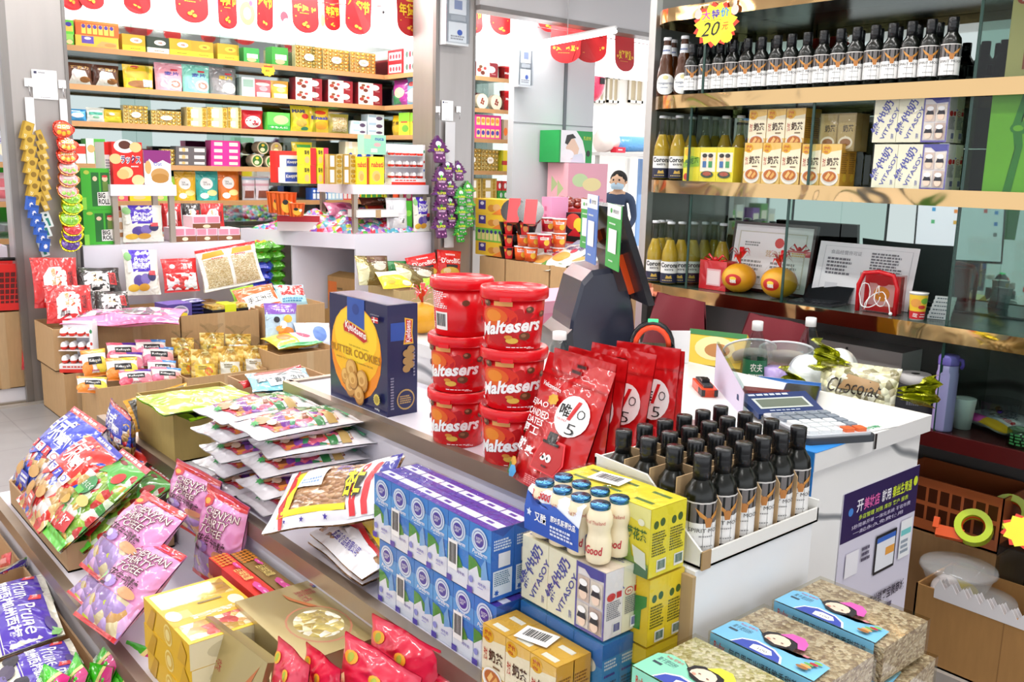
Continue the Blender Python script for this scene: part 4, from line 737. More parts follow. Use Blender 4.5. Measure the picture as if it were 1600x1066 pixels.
def gift(label,u0,u1,v,x,h,d=.06,window=True,lean=0):
    y0_,y1_=yat(u0,v,x),yat(u1,v,x); W=y0_-y1_; b=pbox(W,d,h,'f:cc1420',[('r','p:e8b0b4',.28,.15,.8,.72),('r','p:f0d8d8',.32,.2,.76,.66)] if window else [('t','p:e8b03a','福',.3,.5,.7,.8,{'b':0}),('l','p:e8b03a',.2,.85,.8,.95,2)])
    g=B(); 
    for s in (-1,1): g.tube([(s*W*.05,-d*.3,h),(s*W*.25,-d*.3,h+.02),(s*W*.42,-d*.3,h+.006),(s*W*.2,-d*.3,h)],.004,'f:d4141c')
    g.ball((0,-d*.3,h+.006),.008,'f:d4141c'); return inst(K('gift_bag','bag',b,[('bow',g)]),label,loc=(x+d/2,(y0_+y1_)/2,z),rz=-90,rx=lean)
gift('red gift bag with clear panel and bow beside the beer bottles',1092,1134,442,2.56,.1)
gift('red envelope with gold characters leaning behind the right pomelo',1222,1258,450,2.66,.15,.012,False,-6)
b=pbox(.12,.05,.115,'g:f0dcdc',[],b=B()); r_=B(); r_.tube([(-.058,-.027,0),(-.06,-.027,.08),(-.045,-.027,.115),(.0,-.027,.122),(.045,-.027,.115),(.06,-.027,.08),(.058,-.027,0)],.007,'k:d01420',8); r_.box(-.055,.0,.002,.055,.02,.11,'p:c8282e'); r_.art(lambda u,v,o:(-.05+u*.1,-.0-o,.01+v*.1),[('r','p:e8c8c4',.1,.1,.9,.75),('e','p:e0a83a',.5,.45,.25,.22),('e','p:c8282e',.5,.8,.2,.12)],1)
e_=B(); e_.tube([(.018*math.cos(t*.9)+.03*math.sin(t*.31)-.01,-.031-.004*math.sin(t*2.1)-.002*(i_%3),.045+.03*math.sin(t*.9+.4)+.012*math.sin(t*.5)) for i_,t in enumerate([k*.45 for k in range(48)])],.0016,'k:f4f4f4',5)
rb_=inst(K('gift_box','box',b,[('red_trim',r_)]),'clear gift box with red trim under the tangled white earphones',loc=(2.585,yat(1369,480,2.56),z),rz=-90)
e_.tube([(.03,-.034,.05),(.045,-.036,.03),(.05,-.036,.006)],.002,'k:f4f4f4',5); e_.ball((.052,-.036,.006),.0058,'k:f4f4f4',8)
one('earphones','tangled white wired earphones on the clear red gift box','earphones',e_,loc=(2.583,yat(1369,480,2.56),z),rz=-90)
c=onx(1433,490,2.545); b=B(); b.lathe([(.019,0),(.0245,.075),(.026,.076),(.026,.079),(.0,.079)],'k:f2efe8',20); b.art(FC(.0192,.004,.07,180,.0245),[('r','p:f0c832',0,.3,1,.98),('r','p:c8242a',0,0,1,.32),('e','p:e8a04a',.35,.66,.2,.17),('e','p:7aae3a',.7,.75,.16,.12),('e','p:c83a2a',.6,.5,.14,.08),('t','p:ffffff','ミニ',.25,.08,.8,.24,{'b':.02})],8)
one('snack_cup','small printed snack cup at the shelf edge by the glass divider','cup',b,loc=(2.545,c.y,z),rz=-55)
b=B(); b.box(-.075,-.05,0,.075,.05,.006,'k:24262a'); b.add([(-.075,.05,.006),(.075,.05,.006),(.075,.09,.05),(-.075,.09,.05),(-.075,.054,.003),(.075,.054,.003),(.075,.096,.05),(-.075,.096,.05)],[(0,1,2,3),(7,6,5,4),(0,3,7,4),(1,5,6,2),(3,2,6,7)],'k:1c1e22'); b.art(lambda u,v,o:(-.07+u*.14,-.045+v*.09,.006+o),[('r','k:3a3d44',i*.12+.02,j*.3+.06,i*.12+.1,j*.3+.28) for i in range(8) for j in range(3)])
one('calculator','black folding calculator lying open beside the right pomelo','calculator',b,loc=(2.585,yat(1275,470,2.58),z),rz=-85)
b=B(); 
for i in range(6): b.box(-.03+.003*i,-.01,.011*i,.03+.002*i,.01,.011*i+.01,'p:e4e8ea'); b.art(lambda u,v,o:(-.03+.003*i+u*.06,-.01-o,.011*i+v*.01),[('l','p:5a6a72',.1,.2,.9,.8,1)])
one('receipt_stack','small stack of white receipt slips behind the snack cup','paper',b,loc=(2.62,yat(1462,498,2.6),z),rz=-70)
# ---------------------------------------------------------------- behind the desk
def chair(label,y,x=2.24,w=.2,zt=1.19):
    def f(u,v,o=0):
        ww=w*(1-.45*v**2.2); t=.04*(1-abs(2*u-1)**4)**.5*(1-max(0,v-.8)*3)
        return (-ww/2*1.0+ww*u+.004*math.sin(9*v+3*u), 0, v)
    bk=B()
    for s in (-1,1):
        g=lambda u,v:(( -w/2*(1.15-.5*v**2)+w*(1.15-.5*v**2)*(u if s<0 else 1-u)+.006*math.sin(7*v+5*u)), s*(.045*max(0,1-abs(2*u-1)**3)**.6*max(0,(1-v**6))**.5+.006*math.sin(11*u+4*v))+.05*v, .52+v*(zt-.52))
        bk.grid(g,12,12,'h:6a1622',True)
    st=B().rbox(-.15,-.17,.42,.15,.02,.5,.05,'h:5a1420'); ps=[('backrest',bk),('seat',st)]
    for sx_ in (-1,1):
        for yy in (-.14,.0): ps.append(('leg',B().tube([(sx_*.13,yy,0),(sx_*.13,yy,.43)],.012,'m:7a7a7a',8)))
    return inst(K('chair','chair',None,ps),label,loc=(x,y,0),rz=-100)
chair('maroon cloth-covered chair beside the payment terminal',1.86,2.25,w=.36,zt=1.185); chair('maroon cloth-covered chair under the pomelos',1.52,2.28,w=.36,zt=1.16)
zl=SZ['low']+.001
def onlow(u,v,x): return onx(u,v,x).y
zw = .985
one('worktop', 'grey low worktop along the cashier side of the desk', 'worktop', None, [('top', B().box(1.892,1.06,zw-.02,2.11,1.62,zw-.001,'k:8a8684')),('panel', B().box(1.95,1.08,0,1.97,1.6,zw-.02,'k:6a6664'))])
b=pbox(.16,.05,.1,'p:e8c53a',[('e','p:f0e0a0',.5,.5,.35,.35),('e','p:b87a3a',.55,.45,.22,.2),('r','p:2f7a3a',0,.85,1,1)],left=[('r','p:f0efe8',0,0,1,1),('t','p:2f7a3a','DAILY',.1,.3,.9,.7,{'rot':0})],top=[('r','p:e8e0a0',0,0,1,1)])
one('snack_box','yellow and green snack box tilted behind the white sign board','box',b,loc=(2.02,1.50,zw+.065),rz=-70,rx=-30)
b=pbox(.13,.08,.06,'p:5a4a3a'); one('delivery_box','brown box carrying the yellow snack box behind the desk','box',b,loc=(2.05,1.53,zw),rz=-80)
def food(label,loc,rx,rz,s=1):
    b=B(); b.lathe([(.055,0),(.066,.045),(.07,.047),(.0,.047)],'z:e4e8ea',24); r=B(); r.tube([(.069*math.cos(a*.2618),.069*math.sin(a*.2618),.047) for a in range(24)],.0035,'k:e4e6e8',6,True)
    q=B().lathe([(.0,.008),(.045,.009),(.05,.026),(.03,.033),(.0,.034)],'q:b8ac98',14); return inst(K('food_container','container',b,[('rim',r),('food',q)]),label,loc=loc,rx=rx,rz=rz,scale=(1.25*s,s,s))
food('clear food container tilted behind the yellow snack box',(2.05,1.40,zw+.1),-38,-40,.8); food('second clear food container behind the water bottle',(2.12,1.34,zw+.1),-30,-55,.8)
b=pbox(.14,.14,.06,'p:d8d4cc'); one('cardboard_box','pale box holding up the clear food containers','box',b,loc=(2.12,1.38,zw),rz=-90)
def water(label,loc,cap='k:f2f2f2',lab='p:1f6a44',txt='农夫'):
    b=B(); b.lathe([(.026,0),(.03,.006),(.0285,.03),(.0305,.05),(.029,.08),(.0305,.12),(.03,.135),(.022,.165),(.0125,.19),(.0125,.2)],'g:e6eeee',18,cap=False)
    c=B().lathe([(.0145,.192),(.0145,.214),(.013,.216),(0,.216)],cap,14); l=B().art(FC(.031,.062,.055,330),[('r',lab,0,0,1,1),('t','p:f2f2ea',txt,.42,.45,.6,.85,{'b':.01}),('l','p:dfe8e0',.4,.1,.62,.35,2)],12,.0004); return inst(K('water_bottle','bottle',b,[('cap',c),('label',l)]),label,loc=loc,rz=-50)
water('clear water bottle with green label behind the desk',(2.02,onlow(1180,560,2.02),zw)); water('empty clear bottle under the shelf near the cupboard doors',(2.2,onlow(1264,540,2.2),zw),lab='p:dfe4e4',txt='水')
b=B(); b.lathe([(.024,0),(.03,.1),(.0,.1)],'k:b8a2dc',18); one('cup','lilac cup between the water bottle and the tissues','cup',b,loc=(2.04,onlow(1212,575,2.04),zw))
def lump(nm,label,cat,loc,sx,sy,sz,mat,seed,items=None,rz=0,rough=.25):
    rnd=random.Random(seed); ph=[(rnd.uniform(1,4),rnd.uniform(1,4),rnd.uniform(0,6)) for _ in range(4)]
    def f(u,v):
        k_=1+rough*sum(math.sin(a*2*math.pi*u//1*0+round(a)*2*math.pi*u+c_)*math.sin(b_*3*v) for a,b_,c_ in ph)/3
        t=math.sin(math.pi*v); return (sx*k_*math.cos(2*math.pi*u)*t, sy*k_*math.sin(2*math.pi*u)*t, sz*(1-math.cos(math.pi*v))*(1 if v<.6 else k_*.1+.9))
    b=B(); b.grid(f,28,16,mat,True,True)
    return one(nm,label,cat,b,loc=loc,rz=rz,parts=items or [])
WB='f:dfe6ea'
h_=B(); h_.tube([(-.03,-.045,.02),(-.035,-.05,.07),(-.01,-.03,.11),(.0,-.035,.06),(.01,-.045,.02)],.006,'k:2a9fd8')
lump('plastic_bag','white plastic bag with a blue tie behind the desk','bag',(2.1,onlow(1262,560,2.1),zw+.005),.06,.07,.065,WB,4,[('handle_tie',h_)],rz=-60)
lump('plastic_bag','white plastic bag with faint red print nearer the gold sweets','bag',(2.16,onlow(1312,560,2.16),zw+.005),.05,.05,.075,'f:dfe4e0',9)
b=bag(.17,.09,.075,'f:e8ecf2',[('r','p:3a78cc',.0,.62,1,1),('e','p:2a54a8',.75,.7,.08,.13)],flat=True,seed=5,lump=.03); one('tissue_pack','blue and white tissue pack standing at the desk back edge','tissues',b,loc=(1.99,onlow(1240,600,1.99),zw),rz=-65)
gb=bag(.19,.15,.08,mottle('gold_sweets',['d8d8b8','b8b090','f2f0d8','e0dcb0','8a8460'],60,.6,.15,1,.01),[('p','p:a8865a',[(.3,.55),(.85,.55),(.8,.72),(.4,.8)]),('t','p:2a2018','Chocolat',.16,.48,.84,.72,{'b':0,'sh':.3}),('t','p:5a4a2a','生チョコ仕立て',.28,.26,.78,.36,{'b':0}),('r','p:c8ae7a',.26,.24,.8,.25)],seed=8)
fos=[]
for s,(bx,bz) in ((-1,(-.1,.06)),(1,(.1,.09)),(-1,(-.03,.14))):
    fo=B(); fos.append(('gold_wrapper_end',fo)); fo.grid(lambda u,v:(bx+s*(u*.08)+.01*math.sin(17*v+u*9),-.012+.022*math.sin(v*23+u*3)*(.3+u),bz+(v-.5)*.06*(.4+u)+.02*u),8,14,'n:d4d84a',False)
inst(K('sweets_bag','sweets',gb,fos),'bag of gold foil chocolates lettered Chocolat behind the desk',loc=(2.03,onlow(1335,615,2.03),zw),rz=-75,rx=-15)
b=pbox(.11,.1,.1,'k:26262c',[('l','p:6a6a72',.3,.4,.7,.6,1)],top=[('r','k:2c2c30',.05,.05,.95,.95)]); rl=B().lathe([(.012,.101),(.042,.101),(.042,.13),(.012,.13)],'q:f0eeec',18,cap=False); rl.lathe([(.012,.13),(.042,.1302)],'q:f0eeec',18,cap=False)
inst(K('tissue_box','box',b,[('paper_roll',rl)]),'black box with a white paper roll on top by the glass edge',loc=(2.6,onlow(1425,640,2.6),zl),rz=-60)
b=B(); b.lathe([(.027,0),(.028,.004),(.0285,.135),(.0265,.142),(.0265,.155),(.0,.155)],'k:b9a6e0',22); c=B().lathe([(.0272,.155),(.0278,.158),(.0278,.172),(.024,.178),(.0,.18)],'k:8a72d4',22); c.tube([(.024,-.012,.17),(.032,-.016,.168),(.034,-.017,.158),(.03,-.015,.15)],.005,'k:6a4cc0',8)
inst(K('thermos','bottle',b,[('lid',c)]),'lilac thermos flask standing at the low shelf edge',loc=(2.535,onlow(1470,678,2.535),zl),rz=-60,scale=(1,1,1.2))
b=B(); b.lathe([(.022,0),(.03,.085),(.03,.087)],'q:eceeee',14); one('paper_cup','white crumpled paper cup behind the lilac thermos','cup',b,loc=(2.6,onlow(1503,668,2.6),zl))
b=B(); b.lathe([(.045,0),(.056,.04),(.058,.041)],'g:e8eaf0',24,cap=False); b.lathe([(.0,.0),(.045,.001)],'g:e8eaf0',24,cap=False); q=B(); 
for k_ in range(4): q.grid(lambda u,v:(-.02+.012*k_+(.012)*math.cos(6.28*u)*math.sin(3.14*v),.006*k_-.01+.008*math.sin(6.28*u)*math.sin(3.14*v),.008+.006-.006*math.cos(3.14*v)),8,5,'n:5a2aa8' if k_%2==0 else 'n:c87a2a',True,True)
cb_=bag(.2,.17,.04,'f:ece9f0',[('r','p:e85ab8',0,.0,.5,.18),('r','p:e8b02a',.5,0,1,.18),('p','p:f2eef4',[(.1,.2),(.1,.85),(.9,.85),(.9,.2)]),('l','p:5a5a6a',.2,.4,.8,.8,9),('b','p:111111',.4,.22,.66,.36),('t','p:d0243a','大白兔',.66,.24,.9,.34,{'b':.02})],seed=6)
cbk=K('sweets_bag','sweets',cb_,W=.2,H=.17)
cc=onx(1530,690,2.58); inst(cbk,'pink and white sweets bag lying on the low shelf beside the thermos',loc=(2.6,cc.y+.02,zl+.022),rz=-118,rx=-90,scale=1.05)
inst(K('plastic_tub','tub',b,[('sweets',q)]),'clear plastic tub with purple sweets resting on the sweets bag',loc=(2.66,onlow(1560,650,2.66),zl+.045))
b=B(); b.lathe([(.024,0),(.036,0),(.036,.045),(.024,.045),(.024,0)],'g:cfe0cc',20,cap=False); b.art(FC(.0362,.002,.041,300),[('l','p:5fae6a',.1,.1,.9,.9,4)],8); one('tape_roll','clear tape roll with green print beside the sweets bag','tape',b,loc=(2.55,onlow(1596,690,2.55),zl))
# under the low shelf
zb=.291
b=B(); 
b.box(-.16,-.1,0,.16,.1,.006,'k:b8643a')
def lattice(b,fn,nu,nv,mat):
    for i in range(nu):
        for j in range(nv): b.add([fn((i+.12)/nu,(j+.12)/nv),fn((i+.88)/nu,(j+.12)/nv),fn((i+.88)/nu,(j+.88)/nv),fn((i+.12)/nu,(j+.88)/nv)],[(0,1,2,3)],mat)
for s in ((-.16,-.1,.16,-.095),(-.16,.095,.16,.1),(-.16,-.1,-.155,.1),(.155,-.1,.16,.1)): b.box(s[0],s[1],0,s[2],s[3],.16,'k:b8643a')
lattice(b,lambda u,v:(-.15+u*.3,-.1006,.03+v*.11),9,2,'k:4a2414'); lattice(b,lambda u,v:(-.1606,.09-u*.18,.03+v*.11),6,2,'k:4a2414')
one('basket','brown-red slotted plastic basket under the low shelf','basket',b,loc=(2.68,onx(1500,760,2.6).y+.03,zb+.27),rz=-90)
one('cardboard_box','cardboard box under the slotted basket','box',B().box(-.17,-.11,0,.17,.11,.269,'c:a07a50'),loc=(2.68,onx(1500,760,2.6).y+.03,zb),rz=-90)
cy=.9; b=B(); X0,X1,Y0,Y1=2.345,2.56,.42,1.03
for bx in ((X0,Y0,X0+.005,Y1),(X1-.005,Y0,X1,Y1),(X0,Y0,X1,Y0+.005),(X0,Y1-.005,X1,Y1)): b.box(bx[0],bx[1],zb,bx[2],bx[3],.505,'c:b5864e')
b.box(X0,Y0,zb,X1,Y1,zb+.005,'c:b5864e'); b.box(X0-.0004,.8,zb,X0,.803,.505,'c:9a7040')
one('cardboard_carton','open brown cardboard carton on the base board below the shelves','carton',b)
def tapeg(label,u,v,x,z,col,tp_,rz,rx,s=1):
    b=B(); b.tube([(.035*math.cos(a*.3142),0,.045+.035*math.sin(a*.3142)) for a in range(20)],.008,col,8,True); b.box(-.09,-.012,.0,-.02,.012,.03,col); b.box(-.1,-.014,.02,-.085,.014,.05,col)
    r=B(); n=24; pr=[(.03,-.02),(.048,-.02),(.048,.02),(.03,.02)]
    r.grid(lambda u_,v_:((lambda q:(q[0]*math.cos(2*math.pi*u_),q[1],.045+q[0]*math.sin(2*math.pi*u_)))(pr[int(round(v_*4))%4])),n,4,tp_,False,True)
    p=onx(u,v,x); return inst(K('tape_dispenser','tape',b,[('tape_roll',r)]),label,loc=(x,p.y,z),rz=rz,rx=rx,scale=s)
one('plastic_crate','clear grey plastic crate holding the tape dispensers under the low shelf','crate',B().box(-.2,-.1,0,.2,.1,.3,'g:c8ccd0').box(-.19,-.09,.002,.19,.09,.004,'k:9a9a98').box(-.2,-.1,.298,.2,.1,.302,'g:dfe4e6'),loc=(2.67,.72,zb),rz=-90)
tapeg('orange tape dispenser with a lime roll, the nearer one',1520,822,2.5,.60,'k:e0561e','k:c2d832',-75,-35,1.0); tapeg('second tape roll in lime with an orange rim behind the orange dispenser',1575,800,2.6,.63,'k:d84a1e','k:b8d02c',-85,-30,1.05)
for lb,u,v,zz,s in (('clear round plastic tub above the brown carton',1500,870,.52,1.5),('clear round plastic tub with yellow bits lower in the brown carton',1535,905,.46,1.4)):
    b=B(); b.lathe([(.04,0),(.062,.05),(.066,.052),(.064,.058),(.02,.066),(.0,.067)],'z:e0e4e6',24); y_=onx(u,v,2.45).y; inst(K('plastic_tub','tub',b,[('contents',B().lathe([(0,.004),(.04,.005),(.035,.018),(0,.02)],'q:b8a83a',12))]),lb,loc=(2.45,y_,zz-.06),scale=s)
lump('plastic_bag','crumpled clear bag with red print at the carton corner','bag',(2.42,.985,.41),.05,.04,.055,'f:e6dcdc',13)
lump('jacket','dark navy cloth jacket bundled in the brown carton','jacket',(2.46,.6,.43),.09,.16,.14,'h:151a2c',21,rough=.15)
b=B(); pts=[(0,0),(.0,.03)]
for i in range(8): pts+=[(.012+i*.03,.055-.002*i),(.027+i*.03,.032-.002*i)]
pts+=[(.25,0)]
for k_ in range(3): b.prism([(x,y) for x,y in pts],.0,.002,'p:f2eef0',f=lambda x,y,z_:(.02*k_+z_,x,y+.004*k_))
one('tag_cards','zigzag-edged white price tag cards standing in the brown carton','cards',b,loc=(2.385,.98,.475),rz=180)
p=onx(1590,828,2.42); burst('price_card','yellow starburst tag lying over the navy jacket',9,.06,[],loc=(2.42,p.y-.02,p.z),rz=-80,rx=-30)
# ================================================================ foreground left: bags and boxes on the lower tiers
CAN = mottle('wrapped_sweets_mix',['c83a3a','7a3a9a','2f8a5a','e88a3a','e8c8b0','8a4a2a','d85a7a'],48,.6,.2,1,.01)
NUT = mottle('almonds',['a87850','b88a60','94663e','c49a70'],62,.6,.25,1,.009,(1,1,1.7))
CRK = mottle('cracker_wraps',['2f4fc0','c8a060','d0303a','e0b878','3a5ac8','b88a50','e8e0e0'],42,.6,.2,.9,.01)
CRK2 = mottle('red_cracker_wraps',['d02a2a','c8a060','2f4fc0','e0b878','d8342e','e8dcd8'],42,.6,.2,.9,.01)
VEG = mottle('green_sweets',['9ac04a','e8e4d8','4f9a4a','d8b04a','c83a3a','cfe0c0','7aa83a'],46,.6,.2,.9,.01)
TOF = mottle('toffees',['b89ad8','d8c89a','c8d03a','e0b0e0','a88ac8','e8d8b0','d0a060'],34,.6,.2,1,.012)
def kid(nm,cat,W,H,T,col,art,**kw): return K(nm,cat,bag(W,H,T,col,art,**kw),W=W,H=H)
def put(k,label,TL,TR,BL,group=None): return inst(k,label,mat=fit(k,onz(*TL),onz(*TR),onz(*BL)),group=group)
def crk(base,win,head,t1,t2):
    it=[('r',head,0,.93,1,1),('l','p:f4f0f0',.05,.945,.95,.985,1),('p','f:'+base,[(0,.4),(0,.93),(1,.93),(1,.4),(.6,.5),(.3,.36)]),('t','p:f4f4f6',t1,.1,.66,.62,.88,{'b':.03}),('t','p:f4f4f6','小圈',.3,.58,.8,.72,{'b':.03})]
    for i,c in enumerate('のです〇'):
        it+=[('r','p:f2f0f2' if i%2 else t2,.12+.2*i,.44,.28+.2*i,.53),('t',t2 if i%2 else 'p:f2f0f2',c,.15+.2*i,.45,.25+.2*i,.52,{'b':.02})]
    it+=[('e','p:c89a5a',.3,.2,.12,.07),('e','p:c89a5a',.66,.26,.11,.06),('r','f:'+base,.4,.08,.62,.2),('l','p:ffffff',.43,.1,.6,.18,2)]
    return it
kblue=kid('cracker_bag','snack',.3,.29,.08,CRK,crk('2a3fc8','', 'f:d8303a','日式','p:d0303a'),seed=2)
kred=kid('cracker_bag','snack',.27,.285,.08,CRK2,crk('e0241c','', 'f:2f33b8','日式','p:2f33b8'),seed=5)
kgrn=kid('cracker_bag','snack',.23,.29,.06,VEG,[('r','f:d8404a',0,.94,1,1),('l','p:f4f0f0',.05,.95,.95,.99,1),('p','f:58b84a',[(0,.62),(0,.94),(1,.94),(1,.6),(.5,.74)]),('e','p:8a2a2a',.5,.9,.1,.02),('e','p:d83a3a',.8,.76,.08,.07),('e','p:c8a04a',.24,.8,.1,.06),('e','p:2f8a4a',.45,.55,.18,.1),('t','p:f4f4f0','さくさく',.3,.52,.6,.58,{'b':.02}),('r','p:58b84a',.1,.44,.5,.5),('r','f:58c83a',0,0,1,.1),('p','p:c8242a',[(.55,.1),(.85,.13),(.82,.28),(.6,.27)]),('t','p:f6eaea','好',.62,.15,.8,.25,{'b':.02}),('e','p:c8a04a',.3,.34,.14,.05),('e','p:d8b860',.7,.42,.14,.05)],seed=7)
g='cracker bags on the lowest tier'
put(kblue,'deep blue cracker bag upright against the brown seaweed carton',(178,629,.86),(212,660,.86),(168,690,.72))
put(kred,'red cracker bag half hidden behind the front red bag',(171,678,.75),(231,706,.75),(118,772,.61))
put(kblue,'large deep blue cracker bag lying outermost on the lowest tier',(121,639,.80),(174,675,.80),(10,746,.60))
put(kgrn,'green cracker bag tucked behind the front green one',(233,723,.725),(272,750,.725),(102,836,.59))
put(kred,'large red cracker bag between the blue and the green bag',(154,677,.785),(195,716,.785),(25,778,.615))
put(kgrn,'green cracker bag lying in front of the red one',(199,709,.775),(244,744,.775),(53,811,.61))
def ocarton(nm,label,x0,y0,x1,y1,z0,z1,mat='c:b3906a',fill=None,flap=(),inner='c:a5825c',cat='carton'):
    b=B(); t=.005
    for q in ((x0,y0,x0+t,y1),(x1-t,y0,x1,y1),(x0+t,y0,x1-t,y0+t),(x0+t,y1-t,x1-t,y1)): b.box(q[0],q[1],z0,q[2],q[3],z1,mat)
    b.box(x0,y0,z0,x1,y1,z0+t,inner)
    ps=[]
    if fill: ps.append(('packing',B().box(x0+t,y0+t,z0+t,x1-t,y1-t,fill,inner)))
    for s,l_ in flap:
        f=B()
        if s=='x0': f.add([(x0,y0,z1),(x0,y1,z1),(x0-l_*.5,y1,z1-l_*.8),(x0-l_*.5,y0,z1-l_*.8)],[(0,1,2,3)],mat)
        if s=='y1': f.add([(x0,y1,z1),(x1,y1,z1),(x1,y1+l_*.4,z1+l_*.9),(x0,y1+l_*.4,z1+l_*.9)],[(0,1,2,3)],mat)
        if s=='x1': f.add([(x1,y0,z1),(x1,y1,z1),(x1+l_*.6,y1,z1+l_*.7),(x1+l_*.6,y0,z1+l_*.7)],[(0,1,2,3)],mat)
        ps.append(('flap',f))
    b.box((x0+x1)/2-.025,y0-.0006,z0,(x0+x1)/2+.025,y0,z1,'c:bfa078'); return one(nm,label,cat,b,ps)
ocarton('cardboard_carton','low open carton under the blue, red and green cracker bags',.575,2.37,.845,2.97,L3,L3+.075)
ocarton('cardboard_carton','olive brown carton of seaweed pouches on the second tier',.872,2.41,1.13,2.70,L2,L2+.14,'c:a89052',fill=L2+.118)
ksea=kid('seaweed_pouch','snack',.2,.27,.03,'f:a8d82a',[('r','f:24301a',.05,.05,.95,.95),('p','f:b8e040',[(0,.9),(0,1),(1,1),(1,.9),(.5,.82)]),('p','p:e8ece4',[(.12,.2),(.12,.5),(.85,.6),(.85,.3)]),('t','p:2a2a24','海苔脆片',.2,.32,.8,.48,{'b':.02,'slope':.05}),('e','p:a8503a',.45,.68,.25,.1),('r','f:a8d82a',0,0,1,.09)],seed=3,lump=.3)
put(ksea,'lime seaweed pouch on top in the olive carton',(219,624,.935),(262,652,.93),(356,600,.93),'lime seaweed pouches')
put(ksea,'lime seaweed pouch sliding under the top one in the olive carton',(330,606,.915),(378,628,.912),(268,640,.90),'lime seaweed pouches')
put(ksea,'dark green seaweed pouch pressed against the olive carton front',(345,640,.895),(378,628,.895),(262,652,.885),'lime seaweed pouches')
kyel=kid('seaweed_pouch','snack',.24,.2,.02,'f:f0b02a',[('r','f:6a6a66',.06,.06,.94,.94),('e','p:a8402a',.5,.6,.3,.18),('e','p:e8e0dc',.4,.4,.25,.14),('t','p:2a2a24','海苔',.3,.34,.5,.46)],seed=9)
put(kyel,'yellow-edged grey pouch leaning behind the olive carton',(184,630,.87),(280,602,.90),(222,672,.79))
ktea=kid('fish_pouch','snack',.2,.15,.03,'f:7cc8e0',[('r','f:3a5a60',.1,.3,.9,.85),('e','p:a83a2a',.4,.75,.3,.12),('p','p:f0f2f0',[(.3,.1),(.25,.45),(.95,.5),(.97,.15)]),('t','p:2a3a44','香辣鱼排',.38,.2,.9,.4,{'b':.02,'slope':.05})],seed=4)
ktd=kid('fish_pouch','snack',.2,.15,.03,'f:1a5a68',[('r','f:10343a',.08,.1,.92,.9)],seed=11)
krd=kid('fish_pouch','snack',.2,.12,.025,'f:d8242a',[('r','f:c8c0b8',.1,.0,.9,.7),('l','p:8a2a2a',.2,.2,.8,.6,2)],seed=12)
put(ktd,'dark teal pouch under the light blue one beyond the display stand',(382,600,.925),(450,628,.915),(470,588,.925))
put(krd,'red-edged pouch behind the light blue one beyond the display stand',(372,598,.945),(466,571,.955),(384,606,.93))
put(ktea,'light blue pouch lying on the dark teal one beyond the display stand',(372,588,.955),(463,577,.965),(410,612,.94))
ocarton('cardboard_carton','carton under the teal and light blue pouches behind the stand end',1.16,2.36,1.42,2.72,L2,L2+.15,fill=L2+.13)
# -- fruit jelly sweets in white-backed bags, two leaning piles
kp=kid('fruit_sweets_bag','sweets',.165,.27,.05,'f:e8e6ec',[('p',CAN,[(.06,.16),(.03,.6),(.1,.78),(.9,.78),(.97,.6),(.94,.16),(.5,.1)]),('r','f:1f7a3a',.02,.55,.98,.63),('p','f:1f8a3a',[(.0,.62),(.0,.8),(.55,.86),(.62,.64)]),('t','p:f4f4ee','水果之缘',.04,.67,.5,.77,{'b':.02}),('p','p:b89a5a',[(.62,.66),(.98,.66),(.98,.75),(.62,.75)]),('e','p:b8865a',.5,.17,.16,.06),('s','p:2f9a4a',.5,.1,.12,.04,6,.5),('e','p:e8c8b0',.7,.2,.1,.04),
   ('p','p:5fb88a',[(.1,.86),(.2,.94),(.3,.86),(.45,.95),(.5,.86)]),('p','p:5fb88a',[(.6,.86),(.7,.95),(.85,.88)])],seed=6,lump=.2,back='f:e4e2ea')
pileA=[(1.905+.02*random.uniform(-1,1),) for _ in range(5)]
for i in range(5): inst(kp,'white-ended fruit sweets bag in the pile beside the olive carton',loc=(.845+.012*random.uniform(-1,1),2.10+.015*random.uniform(-1,1),L2+.026+.045*i),rz=-90+random.uniform(-7,5),rx=-90+random.uniform(0,2),group='bags of fruit sweets',anchor='top')
for i in range(5): inst(kp,'white-ended fruit sweets bag in the pile beside the almonds',loc=(.862+.02*random.uniform(-1,1)+.012*(i>2),1.925+.012*random.uniform(-1,1),L2+.026+.045*i),rz=-94+random.uniform(-7,5),rx=-90+random.uniform(0,2),group='bags of fruit sweets',anchor='top')
kal=kid('almond_bag','nuts',.28,.17,.05,NUT,[('r','f:eceaf0',0,0,.1,1),('r','f:eceaf0',0,0,1,.14),('r','p:f2d21e',.1,.14,.2,.95),('r','p:f2d21e',.1,.14,.7,.22),('p','p:c8242a',[(.07,1),(.09,1),(.17,.6),(.1,.3),(.18,.0),(.15,.0),(.08,.3),(.14,.6)]),('r','p:f0f2f6',.2,.55,.42,.95),('l','p:7a9ac8',.22,.6,.4,.7,2),('t','p:4a3aa0','信盛\nアーモ',.5,.68,.66,.95,{'b':.01}),
  ('p','p:f2f0f2',[(.72,.05),(.68,.5),(.75,1),(1,1),(1,.05)]),('p','p:d8303a',[(.74,.06),(.72,.5),(.76,.98),(.8,.98),(.77,.5),(.79,.06)]),('p','p:d8303a',[(.84,.06),(.82,.5),(.86,.98),(.9,.98),(.87,.5),(.89,.06)]),('p','f:2f2f9a',[(.9,.5),(.9,1),(1,1),(1,.5)]),('s','p:ffffff',.95,.85,.02,.03,5,.45),('s','p:ffffff',.96,.65,.02,.03,5,.45),('s','p:4a3aa0',.35,.07,.02,.03,5,.45),('s','p:4a3aa0',.55,.07,.02,.03,5,.45),('s','p:4a3aa0',.2,.07,.015,.025,5,.45),
  ('t','p:2a2418','杏仁',.66,.26,.82,.72,{'b':.09}),('t','p:f6e21e','杏仁',.67,.27,.81,.71,{'b':.03})],seed=8,lump=.1)
